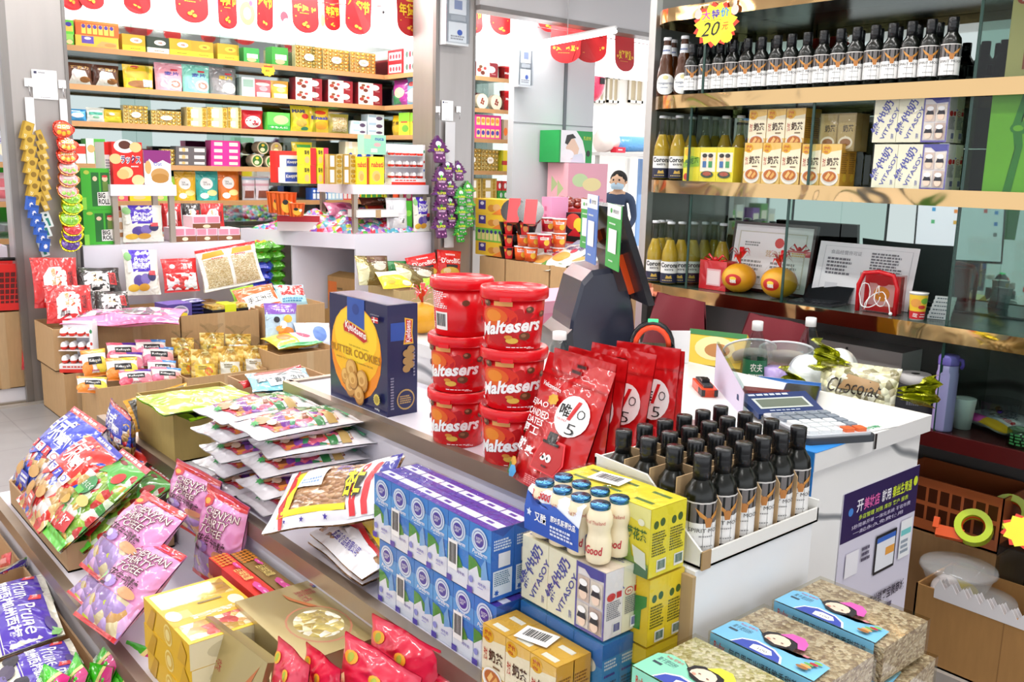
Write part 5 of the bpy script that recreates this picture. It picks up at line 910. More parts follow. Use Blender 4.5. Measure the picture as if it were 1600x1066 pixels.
kal2=kid('almond_bag','nuts',.26,.19,.05,NUT,[('p','f:f0eef2',[(0,0),(0,.35),(.2,.3),(.4,.42),(.75,.3),(1,.32),(1,0)]),('p','p:f2d21e',[(0,.38),(.1,.62),(.6,.6),(1,.5),(1,.34),(.5,.44)]),('p','p:c8242a',[(0,.34),(.4,.46),(.7,.36),(1,.33),(1,.29),(.7,.31),(.4,.4),(0,.29)]),('t','p:4a3aa0','爱盛食品有限公司',.3,.12,.75,.22,{'b':.01}),('r','p:f2f2f6',.02,.66,.3,.78)],seed=14,lump=.12)
put(kal2,'dark almond bag squashed at the bottom beside the milk cartons',(600,800,.80),(690,860,.80),(486,850,.775),'striped almond bags')
put(kal2,'almond bag with white wavy end tucked against the milk cartons',(600,775,.85),(690,838,.85),(484,834,.795),'striped almond bags')
put(kal,'striped almond bag lettered 杏仁 on top, leaning on the milk cartons',(432,747,.88),(600,722,.95),(442,828,.83),'striped almond bags')
# -- pink toffee bags
PK='f:e89ad0'
kt=kid('toffee_bag','sweets',.21,.24,.075,PK,[('r','f:c81824',0,.92,1,1),('r',TOF,0,.04,1,.36),('r','f:c81824',0,0,1,.045),('p','p:c82a34',[(.1,.86),(.14,.92),(.3,.92),(.34,.86),(.22,.8)]),('e','p:e8a03a',.22,.87,.06,.03),('t','p:6a2a34','CHENYAN\nHEARTY\nTOFFEE',.28,.58,.95,.86,{'b':.05,'slope':.04}),('t','p:f2e4e0','CHENYAN\nHEARTY\nTOFFEE',.285,.585,.945,.855,{'b':.0,'slope':.04}),('t','p:4a2a34','花生牛奶糖',.3,.46,.85,.56,{'b':.02}),('e','p:a88ad0',.4,.43,.12,.06),('e','p:d8d0e8',.36,.44,.06,.04),('p','p:a8d88a',[(.08,.42),(.2,.52),(.26,.46),(.14,.38)]),('r','p:4a2a44',.2,.37,.34,.4),('e','p:e8a87a',.78,.41,.14,.05)],seed=3,lump=.2)
put(kt,'pink toffee bag at the bottom of the heap by the gold boxes',(200,880,.63),(262,925,.63),(98,905,.575),'pink toffee bags')
put(kt,'pink toffee bag standing behind with a tall red seal',(283,720,.815),(352,756,.815),(256,806,.665),'pink toffee bags')
put(kt,'pink toffee bag standing beside the red floral boxes',(337,762,.815),(401,800,.80),(294,884,.605),'pink toffee bags')
put(kt,'pink toffee bag lying across, against the green cracker bags',(242,782,.775),(310,822,.775),(114,868,.64),'pink toffee bags')
put(kt,'pink toffee bag lying lowest with its clear end over the tier edge',(250,863,.715),(319,901,.715),(97,930,.60),'pink toffee bags')
# -- yellow boxes with clear windows
W,D,H=.24,.165,.053
it=[('r','p:e8bc22',0,0,1,1),('r',mottle('gold_pastry',['d8b04a','e8c860','b88a2a','f0dc90','a87a30'],42,.7,.15,1,.01),.04,.05,.34,.95),('r',mottle('gold_pastry2',['c8a04a','e8c8a0','b8863a','f0e0c0','c8504a'],40,.7,.15,1,.01),.68,.05,.96,.95),('r','p:e0ac1e',.34,.0,.68,1),('r','p:d8b868',.44,.05,.58,.3),('e','p:ece0c4',.5,.87,.1,.09),('e','p:ece0c4',.5,.1,.1,.09),('t','p:f4f0e0','招财进宝',.57,.25,.64,.8,{'rot':0,'b':.01}),('r','p:8a7438',.38,.45,.41,.75)]
yb2=pbox(W,D,H,'p:e0b41e',[('e','p:f0dc8a',.55,.5,.09,.42),('e','p:d8b03a',.55,.5,.075,.34),('e','p:ecd88a',.55,.5,.05,.22),('p','p:c89a1e',[(.05,.0),(.2,.9),(.3,.9),(.2,.0)]),('p','p:d0a426',[(.75,.0),(.85,.9),(.95,.5),(.9,0)])],right=[('r','p:e2d6b0',0,0,1,1),('e','p:c8bc98',.5,.5,.3,.35)],top=it)
ky=K('pastry_box','box',yb2)
for i in range(3): inst(ky,'yellow box of pastries with clear windows, '+('bottom of three','middle of three','top of three')[i]+' beside the pink toffee',loc=(.655,1.675,L3+.0535*i),rz=-90+(-1.5,1,0)[i],group='yellow window boxes')
# -- red and brown floral gift boxes
def floral(c1,c2):
    fl=lambda x,y,s:[('e','p:d84a9a',x+dx*s,y+dy*s*1.4,.05*s,.1*s) for dx,dy in ((0,0),(.05,.03),(-.05,.02),(.02,-.06),(-.03,-.06))]+[('e','p:f0a8d0',x,y,.03*s,.05*s)]
    return pbox(.27,.043,.16,'p:'+c1,[('r','p:a82a1a',0,.0,.26,1)]+[('e','p:d8963a',.05+.06*(i%4),.12+.13*(i//4),.03,.045) for i in range(24)]+[('r','p:8a5a5a',.06,.2,.2,.7),('t','p:e8c04a','福禄寿喜',.4,.3,.5,.85,{'b':.01}),('e','p:e8b8b8',.56,.45,.04,.2),('r',mottle('box_window',['c8c8d0','8a8a9a','e0e0e8','b0a8a0'],60,.8,.1,1,.01),.62,.08,.98,.7)],top=[('r','p:'+c2,0,0,1,1)]+[('e','p:d8862a',.03+.05*(i%5),.15+.2*(i//5),.02,.1) for i in range(20)]+[('t','p:e8d07a','吉祥如意',.38,.25,.62,.75,{'b':.01})]+fl(.8,.5,1.2)+fl(.9,.45,1.0)+fl(.34,.6,.7))
inst(K('gift_box','box',floral('d42c22','dc3628')),'red floral gift box standing beside the brown one near the tier edge',loc=(.774,1.765,L3),rz=-90)
inst(K('gift_box','box',floral('8a6a3a','8f6f3c')),'brown floral gift box standing against the upper tier',loc=(.82,1.755,L3),rz=-90)
# -- champagne gold gift boxes
CGm, nt_, n__, l__, b__ = _new('champagne_card'); b__.inputs['Base Color'].default_value=(*lin('b9a772'),1); b__.inputs['Metallic'].default_value=.55; b__.inputs['Roughness'].default_value=.28; b__.inputs['Coat Weight'].default_value=.6; b__.inputs['Coat Roughness'].default_value=.06; CG=CGm
itg=[('r',CGm,0,0,1,1),('e','p:b87a5a',.62,.52,.27,.34),('e',CGm,.62,.52,.25,.32),('e',mottle('gold_foil_sweets',['f0e8b8','d8c46a','fff8e0','b8a050'],60,.9,.1,1,.012),.62,.52,.2,.26),('t','p:a84a4a','美国\n風味大珠',.12,.62,.3,.85,{'b':.0}),('r','p:c87a7a',.06,.88,.1,.97),('r','p:6a6ab0',.1,.88,.13,.97),('p','p:b86a3a',[(.1,.5),(.2,.54),(.4,.7),(.38,.62),(.2,.5)])]
W,D,H=.29,.175,.045
kg=K('gold_gift_box','box',pbox(W,D,H,CG,[],top=itg))
inst(kg,'flat champagne gold gift box lying topmost, with an oval window',loc=(.786,1.498,L3+.0905+.035),rz=-91)
inst(kg,'flat champagne gold gift box under the topmost one',loc=(.778,1.49,L3+.045+.03),rz=-89)
inst(K('gold_gift_box','box',pbox(.28,.165,.074,CG)),'champagne gold gift box at the bottom of the pile',loc=(.775,1.485,L3),rz=-90)
kgl=K('gold_gift_box','box',pbox(.225,.03,.15,CG,[('r',CGm,0,0,1,1),('t','p:a8423a','美国\n風味大珠',.12,.5,.42,.8,{'b':.0}),('r','p:c87a7a',.1,.86,.18,.98),('p','p:b86a3a',[(.5,.1),(.6,.1),(.85,.6),(.92,.9),(.78,.6)]),('e','p:b86a4a',.85,.15,.1,.12)]),W=.225,H=.15)
put(kgl,'champagne gold gift box leaning upright against the flat ones',(342,971,.70),(436,1042,.70),(296,1072,.565))
# -- red mango sweet bags
km=kid('mango_sweets_bag','sweets',.18,.24,.065,'f:dc2248',[(s,c,x,y,a,b_) for x,y in ((.2,.84),(.6,.78),(.35,.5),(.8,.5),(.15,.25),(.62,.22)) for s,c,a,b_ in (('e','p:e8a82a',.09,.06),('e','p:a8b83a',.04,.045))]+[('p','p:f0e0a8',[(.42,.55),(.52,.72),(.62,.6),(.58,.42)]),('p','p:f0e0a8',[(.1,.6),(.2,.7),(.28,.55)]),('e','p:c81020',.7,.62,.1,.05)],seed=4,lump=.25,pinch=.03)
for lb,TL,TR,BL in (('beside the milk carton corner, its right edge cut by it',(640,1000,.74),(738,1066,.74),(650,1120,.60)),('highest one in front of the milk cartons',(590,962,.77),(692,1020,.77),(575,1090,.60)),('in the middle of the heap',(553,994,.765),(668,1066,.765),(520,1120,.60)),('between the gold box and the middle bag',(493,1016,.745),(545,1060,.745),(470,1110,.60)),('nearest the leaning gold box',(452,1013,.755),(500,1060,.755),(415,1110,.60))):
    put(km,'red mango sweets bag '+lb,TL,TR,BL,'red mango sweets bags')
# -- prune bags in the floor carton, green wrappers in front
ocarton('cardboard_carton','long open carton of prune bags below the lowest tier',.08,1.5,.535,2.66,.2,.465,fill=.36,cat='carton')
one('low_bench','low white bench carrying the prune carton','bench',B().box(.06,1.3,0,.545,3.4,.199,'k:d9d7df'))
ocarton('cardboard_carton','open carton with a red bag beyond the prune carton',.08,2.68,.535,3.3,.2,.465,fill=.38)
PR=[('r','f:4a2ab0',.0,.34,1,.92),('r','f:e6e2d2',.0,.36,1,.37),('t','p:ffffff','Prune',.3,.62,.9,.8,{'b':.0,'sh':.2}),('t','p:ffffff','加州西梅',.12,.46,.9,.6,{'b':.02}),('p','p:d8343a',[(.05,.78),(.12,.9),(.26,.88),(.24,.74)]),('t','p:f8e8e8','零食',.09,.79,.22,.86,{'b':.01}),('e','p:5a4a8a',.78,.9,.14,.06),('p','p:6fae5a',[(.86,.9),(.92,1),(1,.95),(.98,.87)]),('e','p:2a2430',.3,.3,.24,.09),('e','p:4a3f5a',.62,.22,.2,.09),('e','p:6a5a9a',.8,.12,.16,.08),('e','p:c8a03a',.2,.1,.12,.05)]
kpr=kid('prune_bag','snack',.24,.24,.055,'f:e6e2d2',PR,seed=2,lump=.15)
for lb,TL,TR,BL in (('farthest of the pile',(64,893,.475),(82,936,.475),(-70,945,.45)),('second of the pile, its red badge facing up',(76,922,.485),(101,990,.485),(-60,972,.455)),('third of the pile, half covered',(110,1000,.47),(132,1040,.47),(-30,1045,.45)),('nearest of the pile under the green wrappers',(118,1022,.475),(150,1075,.475),(-10,1085,.45))):
    put(kpr,'purple prune bag in the low carton, '+lb,TL,TR,BL,'prune bags in the low carton')
put(kpr,'purple prune bag standing in the next carton beyond',(2,892,.47),(44,868,.49),(0,915,.42))
kr2=kid('red_snack_bag','snack',.14,.1,.03,'f:d8404a',[('r','p:e8a0a0',.2,.2,.8,.6)],seed=1)
put(kr2,'small red bag at the far side of the left carton',(2,868,.47),(18,862,.5),(0,888,.44))
kgw=kid('jelly_stick_bag','sweets',.1,.2,.05,'f:3fc01e',[('p','f:d0187a',[(.62,.0),(.55,.5),(.72,1),(1,1),(1,0)]),('p','f:f0dc90',[(.5,.0),(.42,.5),(.6,1),(.72,1),(.55,.5),(.62,.0)]),('t','p:f4faf0','jelibe',.05,.55,.42,.72,{'b':.01,'sh':.2}),('e','p:6ae04a',.25,.4,.15,.1)],seed=6,lump=.2)
for lb,TL,TR,BL in (('with the magenta tip, nearest the yellow boxes',(196,1000,.545),(252,1018,.55),(170,1110,.42)),('with a tall pointed top in the middle',(168,985,.54),(186,1018,.54),(140,1090,.42)),('lower in the middle, showing cream and magenta',(150,1038,.52),(185,1046,.52),(125,1110,.42)),('peeping up before the prune bags',(118,1018,.525),(138,1050,.525),(100,1090,.43)),('leftmost, lying over the prune bags',(66,1036,.51),(106,1056,.51),(50,1100,.44))):
    put(kgw,'bright green jelly stick bag '+lb,TL,TR,BL,'green jelly stick bags')
# ================================================================ middle: cartons on the floor, counters, hanging chains
def px(k,label,u0,u1,vt,vb,y,lean=.05,group=None,tilt=0,anchor=None):
    """stand a flat-fronted kind on the plane y, spanning columns u0-u1 and rows vt-vb of the photograph"""
    return inst(k,label,mat=fit(k,ony(u0,vt,y+lean),ony(u1,vt+tilt,y+lean),ony(u0,vb,y),1.0),group=group,anchor=anchor)
def art_noodle(c): return [('r','f:'+c,0,.0,1,1),('r','p:8a1a1a' if c!='2a2422' else 'p:1a1614',0,.93,1,.96),('p','p:f0eeec',[(.2,.1),(.2,.6),(.35,.78),(.6,.8),(.72,.7),(.72,.1)]),('t','p:c8963a','煨\n煮面',.38,.42,.58,.76,{'b':.01}),('r','p:b81c20',.74,.3,.9,.75),('t','p:141414','五谷道场',.77,.34,.87,.72,{'b':.01}),('t','p:2a2a2a','真味',.26,.14,.48,.3,{'b':0})]
knr=kid('noodle_bag','snack',.3,.27,.08,'f:c81e20',art_noodle('c81e20'),seed=2); knb=kid('noodle_bag','snack',.3,.2,.08,'f:2a2422',art_noodle('2a2422'),seed=3)
def box_on(nm,label,x0,y0,x1,y1,z0,z1,mat='c:b89468',fill=None,**kw): return ocarton(nm,label,x0,y0,x1,y1,z0,z1,mat,fill,inner='c:9a7a52',**kw)
box_on('cardboard_carton','brown carton on the floor under the red noodle carton',1.45,5.76,1.63,6.28,0,.3)
box_on('cardboard_carton','brown carton with printed marks holding the red noodle bags',1.43,5.86,1.64,6.28,.301,.56,fill=.5)
box_on('cardboard_carton','carton of small black-labelled jelly bags at the near left',1.535,5.40,2.02,5.74,0,.275,fill=.235)
box_on('cardboard_carton','carton of tied cookie bags beside the jelly bag carton',2.035,5.36,2.55,5.74,0,.275,fill=.2)
box_on('cardboard_carton','plain carton behind the jelly bags carrying the pink bag carton',1.65,5.87,2.2,6.2,0,.3)
box_on('cardboard_carton','carton with the long pink bag lying across it',1.65,5.88,2.2,6.16,.301,.57,fill=.52)
box_on('cardboard_carton','plain carton behind the cookie bags',2.21,5.87,2.75,6.2,0,.3)
box_on('cardboard_carton','carton with the purple packs and the lime banded tray',2.21,5.88,2.75,6.14,.301,.57,fill=.53)
box_on('cardboard_carton','carton against the counter holding the prune and red bags',1.8,6.17,2.6,6.335,.0,.6,fill=.56)
box_on('cardboard_carton','carton with seafood snack bags left of the cookie box',2.57,5.22,3.0,5.6,0,.38,fill=.34)
box_on('cardboard_carton','plain carton behind the seafood snack carton',2.78,5.88,3.25,6.3,0,.3)
box_on('cardboard_carton','carton with orange and light blue bags at the counter gap',2.78,5.86,3.25,6.26,.301,.58,fill=.52)
box_on('cardboard_carton','big carton of brown foil bags behind the cookie box',3.9,5.86,4.56,6.32,0,.62,mat='c:b8a070',fill=.57)
for lb,u0,u1,vt,vb,y,k_ in (('rear red noodle bag in the printed carton',50,122,403,482,6.12,knr),('front red noodle bag in the printed carton',70,144,446,506,5.95,knr),('rear black noodle bag beside the red ones',112,188,419,462,6.2,knb),('front black noodle bag beside the red ones',144,202,456,492,6.02,knb)):
    px(k_,lb,u0,u1,vt,vb,y,.1,'noodle bags')
kpk=kid('long_pink_bag','snack',.55,.2,.06,'f:f08ab8',[('p',mottle('pink_mix',['e8d0d8','8a8a90','c85a8a','f0e8ea','7a6a70'],30,.7,.15,1,.01),[(.1,.3),(.08,.7),(.9,.75),(.9,.3)]),('p','f:f06a9a',[(.4,.0),(.9,.35),(1,.2),(1,0)])],seed=4,lump=.3)
put(kpk,'long pink bag of mixed snacks lying on its carton',(103,486,.62),(275,484,.63),(112,508,.575))
# egg rack: parts eggs in trays
def egg_kind(nx,nz,W,H):
    b=B(); b.box(-W/2,-.04,0,W/2,.06,.05,'p:e8e4e4'); b.art(lambda u,v,o:(-W/2+u*W,-.04-o,v*.05),[('r','p:d8301e',0,0,1,.45),('l','p:d8301e',.1,.55,.9,.85,1)]); b.box(W/2-.02,-.03,.05,W/2,.06,H,'p:ecebee'); b.art(lambda u,v,o:(W/2-.02-.0+u*.02,-.03-o,.05+v*(H-.05)),[('e','p:3f8a5a',.5,.8,.35,.05),('e','p:c83a2a',.5,.5,.35,.04),('e','p:4a6ac0',.5,.25,.35,.04)]); b.box(-W/2,.055,.05,W/2,.06,H,'p:e4e2ea')
    ps=[]; eb=B(); eb.lathe([(0,0),(.014,.003),(.0195,.014),(.0195,.02)],'k:d8301e',12,cap=False); eb.lathe([(.0197,.02),(.018,.036),(.01,.047),(0,.05)],'k:f4f2f4',12,cap=False); em=eb.mesh('chocolate_egg')
    tray=B()
    for r in range(nz):
        z=.052+r*(H-.05)/nz; tr=B().box(-W/2,-.035,z-.004,W/2-.02,.055,z,'p:f0eeee'); ps.append(('tray',tr))
        for j in range(2):
            for i in range(nx): ps.append(('chocolate_egg',em,None,None,(-W/2+.025+i*(W-.05)/max(1,nx-1),-.012+j*.038,z)))
    return K('egg_rack','sweets',b,ps)
p=ony(106,590,5.74); inst(egg_kind(4,3,.2,.3),'display rack of red and white chocolate eggs on the floor carton',loc=(1.548,5.80,.301),rz=-35)
kj=[kid('jelly_bag','sweets',.16,.17,.06,'f:f2ece6',[('r',c1,0,.84,.5,1),('r',c2,.5,.84,1,1),('e',c3,.75,.4,.25,.3),('e',c1,.15,.3,.2,.25),('r',c1,0,0,1,.12),('r','p:1c1a1c',.2,.42,.75,.7),('t','p:f4f4f2','Kelloyah',.24,.48,.7,.62,{'b':.01}),('l','p:c85a7a',.3,.16,.7,.24,1)],seed=i+3,lump=.2) for i,(c1,c2,c3) in enumerate((('f:f08a2a','f:f0b02a','f:f0d84a'),('f:e8607a','f:5a2a9a','f:e88a9a'),('f:e87a9a','f:3a8ad8','f:f0a8a8')))]
for i,(u0,u1,vt,vb,y,kk_,tl) in enumerate(((212,260,531,562,5.68,2,0),(167,216,536,566,5.68,1,0),(222,272,541,572,5.64,2,2),(128,167,548,591,5.6,0,-4),(172,224,551,580,5.6,1,0),(230,276,562,590,5.55,2,2),(236,284,573,600,5.48,2,3),(166,216,560,596,5.52,0,-2),(186,238,580,606,5.46,1,-3),(120,168,588,614,5.46,0,2))):
    px(kj[kk_],('orange','purple','pink and blue')[kk_]+'-topped jelly bag in the near left carton',u0,u1,vt,vb,y,.06,'small jelly bags with black labels',tl)
CKM=mottle('cookies',['e8c05a','d8a83a','f0d88a','c8962a'],45,.3,.4,.8,.01)
def cookie_kind(lab,acc,seed):
    W,H,T=.14,.15,.085; b=bag(W,H,T,CKM,[('r',lab,.08,.05,.8,.5),('e',acc,.55,.25,.16,.14),('l','p:8a7a4a',.2,.3,.5,.44,2)],flat=True,seed=seed,lump=.25,topseal=.3)
    f=B(); f.grid(lambda u,v:((.012+.055*v*v+.008*math.sin(u*37))*math.cos(6.283*u),(.01+.03*v*v+.006*math.sin(u*29+1))*math.sin(6.283*u),H-.02+.075*v+.008*math.sin(u*31)*v),26,4,'g:f6f8f8:w',True,True); s_=B(); s_.grid(lambda u,v:((W*.53*(1-.75*max(0,v-.5)*2))*math.cos(6.283*u),(T*.55*(1-.75*max(0,v-.5)*2))*math.sin(6.283*u),v*(H-.01)),16,6,'g:f0f0ec:w',True,True)
    t=B().tube([(.013*math.cos(k_*.7),.011*math.sin(k_*.7),H-.018) for k_ in range(9)],.004,'k:d8c88a',5,True); return K('cookie_bag','cookies',b,[('film_ruffle',f),('film',s_),('tie',t)],W=W,H=H)
kc=[cookie_kind('f:e8c41e','p:e8742a',3),cookie_kind('f:f0eee6','p:e8c84a',5),cookie_kind('f:f2f0ee','p:f0d89a',8)]
for lb,u0,u1,vt,vb,y,kk_ in (('rear, leftmost',268,303,528,556,5.7,0),('rear, behind the white labels',312,350,520,556,5.7,0),('rear, in front of the purple packs',352,392,522,556,5.7,2),('with a yellow label beside the jelly bags',278,303,548,586,5.58,0),('front, yellow label with orange dot',298,341,546,592,5.46,0),('front, plain white label',338,380,541,590,5.48,1),('front, white label beside a red strip',378,418,540,582,5.5,2)):
    px(kc[kk_],'clear tied cookie bag, '+lb,u0,u1,vt,vb,y,.03,'tied cookie bags')
PRA=[('r','f:e8e6da',0,0,1,1),('p','f:4a2ab8',[(.2,.5),(.16,1),(.75,1),(.72,.5)]),('t','p:ffffff','Prune',.26,.72,.66,.82,{'sh':.2,'b':.01}),('t','p:ffffff','加州西梅',.2,.56,.7,.7,{'b':.02}),('e','p:5a4a9a',.35,.3,.16,.13),('e','p:7a6ab0',.55,.34,.15,.12),('e','p:3a3560',.75,.4,.13,.11),('e','p:e0b43a',.2,.15,.16,.08),('e','p:d8a03a',.5,.16,.16,.08),('e','p:8ac07a',.1,.85,.1,.1),('r','f:d8404a',.66,.42,.86,.52)]
kpp=kid('prune_bag','snack',.24,.3,.07,'f:e8e6da',PRA,seed=4,lump=.1)
px(kpp,'prune bag with purple panel leaning on the white counter front',194,248,391,462,6.24,.08,'prune bags')
krc=kid('red_sweets_bag','sweets',.24,.25,.06,'f:d81e22',[('r',mottle('red_white_sweets',['f0eeee','d82a2a','e8d8d8','c83a3a','f4f4f4'],40,.7,.15,1,.01),.06,.06,.94,.55),('e','p:f4d0d4',.25,.75,.08,.07),('t','p:f8e8e8','喜糖',.55,.66,.85,.84,{'b':.01})],seed=7)
px(krc,'red bag of white sweets beside the prune bag',254,309,405,458,6.24,.06,tilt=-2)
SHRED=mottle('dried_shreds',['dcc89a','c8b07a','ece0bc','b89a62'],120,.6,.2,1,.006,(1,1,2))
kdr=kid('dried_snack_bag','snack',.5,.38,.06,'f:f0ece4',[('r','f:c8141c',0,.93,1,1),('p','p:c8961a',[(.05,.76),(.1,.9),(.42,.92),(.44,.8)]),('p','p:c8961a',[(.55,.78),(.6,.92),(.92,.92),(.92,.8)]),('r',SHRED,.06,.06,.47,.74),('r',SHRED,.53,.06,.94,.74),('l','p:d8303a',.2,.72,.45,.76,1),('l','p:d8303a',.6,.74,.85,.78,1)],seed=9,lump=.08)
inst(kdr,'red-topped clear bag of dried shreds behind the larger one',mat=fit(kdr,ony(292,397,6.33),ony(380,381,6.33),ony(330,455,6.28),1))
inst(kdr,'large red-topped clear bag of dried shreds leaning on the counter',mat=fit(kdr,ony(302,393,6.27),ony(396,377,6.27),ony(322,457,6.19),1))
b=pbox(.2,.2,.13,'p:5a4a9a',[('p','p:4a3a8a',[(0,0),(0,1),(.6,1),(.4,0)]),('e','p:c8c4d8',.5,.5,.36,.4),('e','p:8a8aa0',.5,.5,.3,.33),('p','p:f0d83a',[(.3,.3),(.3,.6),(.8,.4),(.8,.15)])]); p=ony(273,490,5.98); one('purple_pack','purple pack with a round window in front of the prune bag','snack',b,loc=(p.x,6.0,.535),rz=8,scale=.85)
for i in range(4): p=ony(310,490,6.0); one('wafer_pack','dark blue wafer pack stacked beside the round window pack','snack',bag(.17,.1,.03,'f:3a3a7a',[('r','p:c8c8e0',.1,.3,.9,.7)],seed=i),loc=(p.x,6.05,.55+.026*i),rx=-90,rz=4*i-5,group='dark blue wafer packs',anchor='top')
b=pbox(.26,.14,.05,'k:1c1c1e'); b.box(-.125,-.065,.05,.125,.065,.075,CKM); w_=B().box(-.13,-.07,.05,.13,.07,.08,'g:f4f4f0'); g=B().box(-.04,-.0715,0,.04,.0715,.0815,'p:d8e01e'); p=ony(352,490,6.0); one('cake_tray','black pastry tray with clear lid and lime paper band','pastry',b,[('clear_lid',w_),('paper_band',g)],loc=(p.x,5.985,.535),rz=2)
ks=kid('seafood_bag','snack',.2,.26,.06,'f:b8d4e8',[('r','f:8a5ac0',0,.72,1,1),('t','p:e8e4f4','鱿鱼薯片',.3,.76,.9,.86,{'b':.01}),('e','p:f0c04a',.66,.6,.14,.1),('e','p:2a2a30',.3,.58,.1,.08),('e','p:e8863a',.6,.25,.26,.14),('e','p:f0a84a',.4,.35,.14,.08),('e','p:f2f2f6',.5,.45,.12,.1)],seed=3)
px(ks,'purple and light blue seafood snack bag over the carton edge',413,464,474,536,5.6,.05)
ks2=kid('snack_bag','snack',.2,.16,.06,'f:dfe6f2',[('e','p:6a8ad0',.6,.5,.2,.3),('r','f:c8d8ec',0,0,.3,1)],seed=6); px(ks2,'crumpled white snack bag with blue mark behind the cookie box',462,518,505,545,5.5,.1)
ks3=kid('snack_bag','snack',.26,.14,.05,'f:f0d43a',[('e','p:e87a3a',.3,.5,.16,.2),('r','f:f2eef0',.5,.1,1,.9),('e','p:d83a5a',.75,.5,.14,.25),('p','f:4aa86a',[(0,0),(1,0),(1,.1),(0,.1)])],seed=8); put(ks3,'yellow and white snack bags lying at the carton front',(425,527,.42),(490,519,.42),(420,547,.385))
ko=kid('crackers_bag','snack',.24,.2,.05,'f:e8622a',[('p','p:f2f0ea',[(.0,.0),(.0,.5),(1,.65),(1,.1)]),('t','p:2a2a2a','手工麻花',.2,.22,.85,.46,{'b':.01,'slope':.08})],seed=5)
px(ko,'orange and white crackers bag at the counter gap',370,432,454,488,6.0,.12,tilt=-12); kl=kid('crackers_bag','snack',.2,.16,.04,'f:9adc2a',[('p','f:e8622a',[(.3,.3),(.3,.9),(1,.9),(1,.4)])],seed=6); px(kl,'lime crackers bag behind the orange one',364,400,452,482,6.14,.05,tilt=-8)
kb3=kid('snack_bag','snack',.2,.2,.06,'f:a8d8ec',[('r',mottle('red_mix',['d83a3a','f0e0e0','c82a2a','e8a0a0'],60,.6,.2,1,.008),.1,.45,.95,.98),('l','p:4a8ab0',.1,.15,.8,.35,2)],seed=2); px(kb3,'light blue snack bag with red sweets in the gap carton',432,478,446,480,6.1,.12)
# brown foil bags carton
kbr=kid('foil_bag','snack',.3,.28,.09,'n:a89868',[('p','f:5a3a22',[(.3,.75),(.35,1),(1,1),(1,.6)]),('e','p:d8d0c0',.65,.6,.2,.14),('l','p:e8e0d0',.4,.62,.9,.78,2),('p','f:d8d4a8',[(0,0),(0,.8),(.3,.6),(.25,0)])],seed=4,lump=.3)
px(kbr,'tall brown foil bag at the left of its carton',557,608,400,446,6.1,.08); px(kbr,'brown foil bag with raised corner in the middle of its carton',618,680,410,446,6.0,.1,tilt=10)
kyl=kid('yellow_bag','snack',.26,.22,.05,'f:f0d42a',[('r','f:f0eee0',.0,.7,1,1),('e','p:e8a83a',.3,.3,.14,.1),('e','p:e8e0c0',.8,.2,.16,.14)],seed=5); px(kyl,'yellow bag lying in front of the brown foil bags',592,640,426,452,5.96,.12,tilt=-3)
kdb=kid('red_nut_bag','snack',.24,.24,.06,'f:d8201e',[('t','p:f8f0ee','D\'oroBIG',.12,.56,.92,.74,{'b':.02}),('l','p:f0c8c8',.3,.8,.8,.9,1),('r','p:3a3436',.3,.42,.8,.52),('e','p:d8b04a',.5,.24,.4,.2),('e','p:e8d0a0',.35,.3,.15,.1)],seed=6)
px(kdb,'tilted red nut bag in front of the counter corner',637,684,403,442,6.22,.05,tilt=-9); px(kdb,'upright red nut bag at the second column foot',682,720,390,436,6.28,.03,tilt=3)
kgd=kid('green_bag','snack',.2,.14,.05,'f:1f7a3a',[],seed=1); px(kgd,'dark green bag between the brown foil bags and the red ones',605,636,408,430,6.25,.03); kli=kid('lime_pack','snack',.2,.12,.05,'f:8ae01e',[('r','f:a8f03a',.1,.2,.6,.9)],seed=2); px(kli,'lime pack beside the tubs in the brown foil carton',654,690,433,452,5.98,.05)
# green bags stacked under the counter side
kg=kid('green_sack','snack',.3,.22,.09,'f:5ab02a',[('e','p:c8b43a',.5,.5,.3,.25),('r','f:3a8a1e',0,.7,1,1),('e','p:d8503a',.4,.4,.1,.12)],seed=3,lump=.3)
kgb=kid('green_sack','snack',.3,.22,.09,'f:3a4ac0',[('e','p:c85a5a',.5,.5,.3,.25)],seed=5,lump=.3)
box_on('cardboard_carton','carton under the stacked green sacks in the counter gap',3.18,6.86,3.53,7.3,0,.5)
for j,(x,y) in enumerate(((3.29,7.1),(3.44,7.14))):
    for i in range(5): inst(kgb if (j==0 and i in (0,1,2)) else kg,('blue' if (j==0 and i in (0,1,2)) else 'green')+' snack sack stacked in the gap between the counters',loc=(x,y-.1,.55+i*.082),rx=-86,rz=-38+12*j,scale=(.62,1,.8),group='sacks in the counter gap',anchor='top')
b=pbox(.42,.3,.28,'c:b08a58',[('r','p:d8722a',.02,.25,.28,.85),('l','p:5a4a2a',.3,.6,.5,.7,1),('e','p:6a4a2a',.55,.5,.08,.14)]); f_=B(); f_.add([(-.21,-.15,.28),(.21,-.15,.28),(.21,-.02,.31),(-.21,-.02,.31)],[(0,1,2,3)],'c:a8844e'); one('cardboard_carton','brown carton with orange print in the counter cubby','carton',b,[('flap',f_)],loc=(4.02,6.68,.36),rz=-80)
one('cardboard_carton','plain brown carton under the orange printed one in the cubby','carton',B().box(-.22,-.2,0,.22,.2,.359,'c:a8844e'),loc=(4.02,6.68,0),rz=-80)
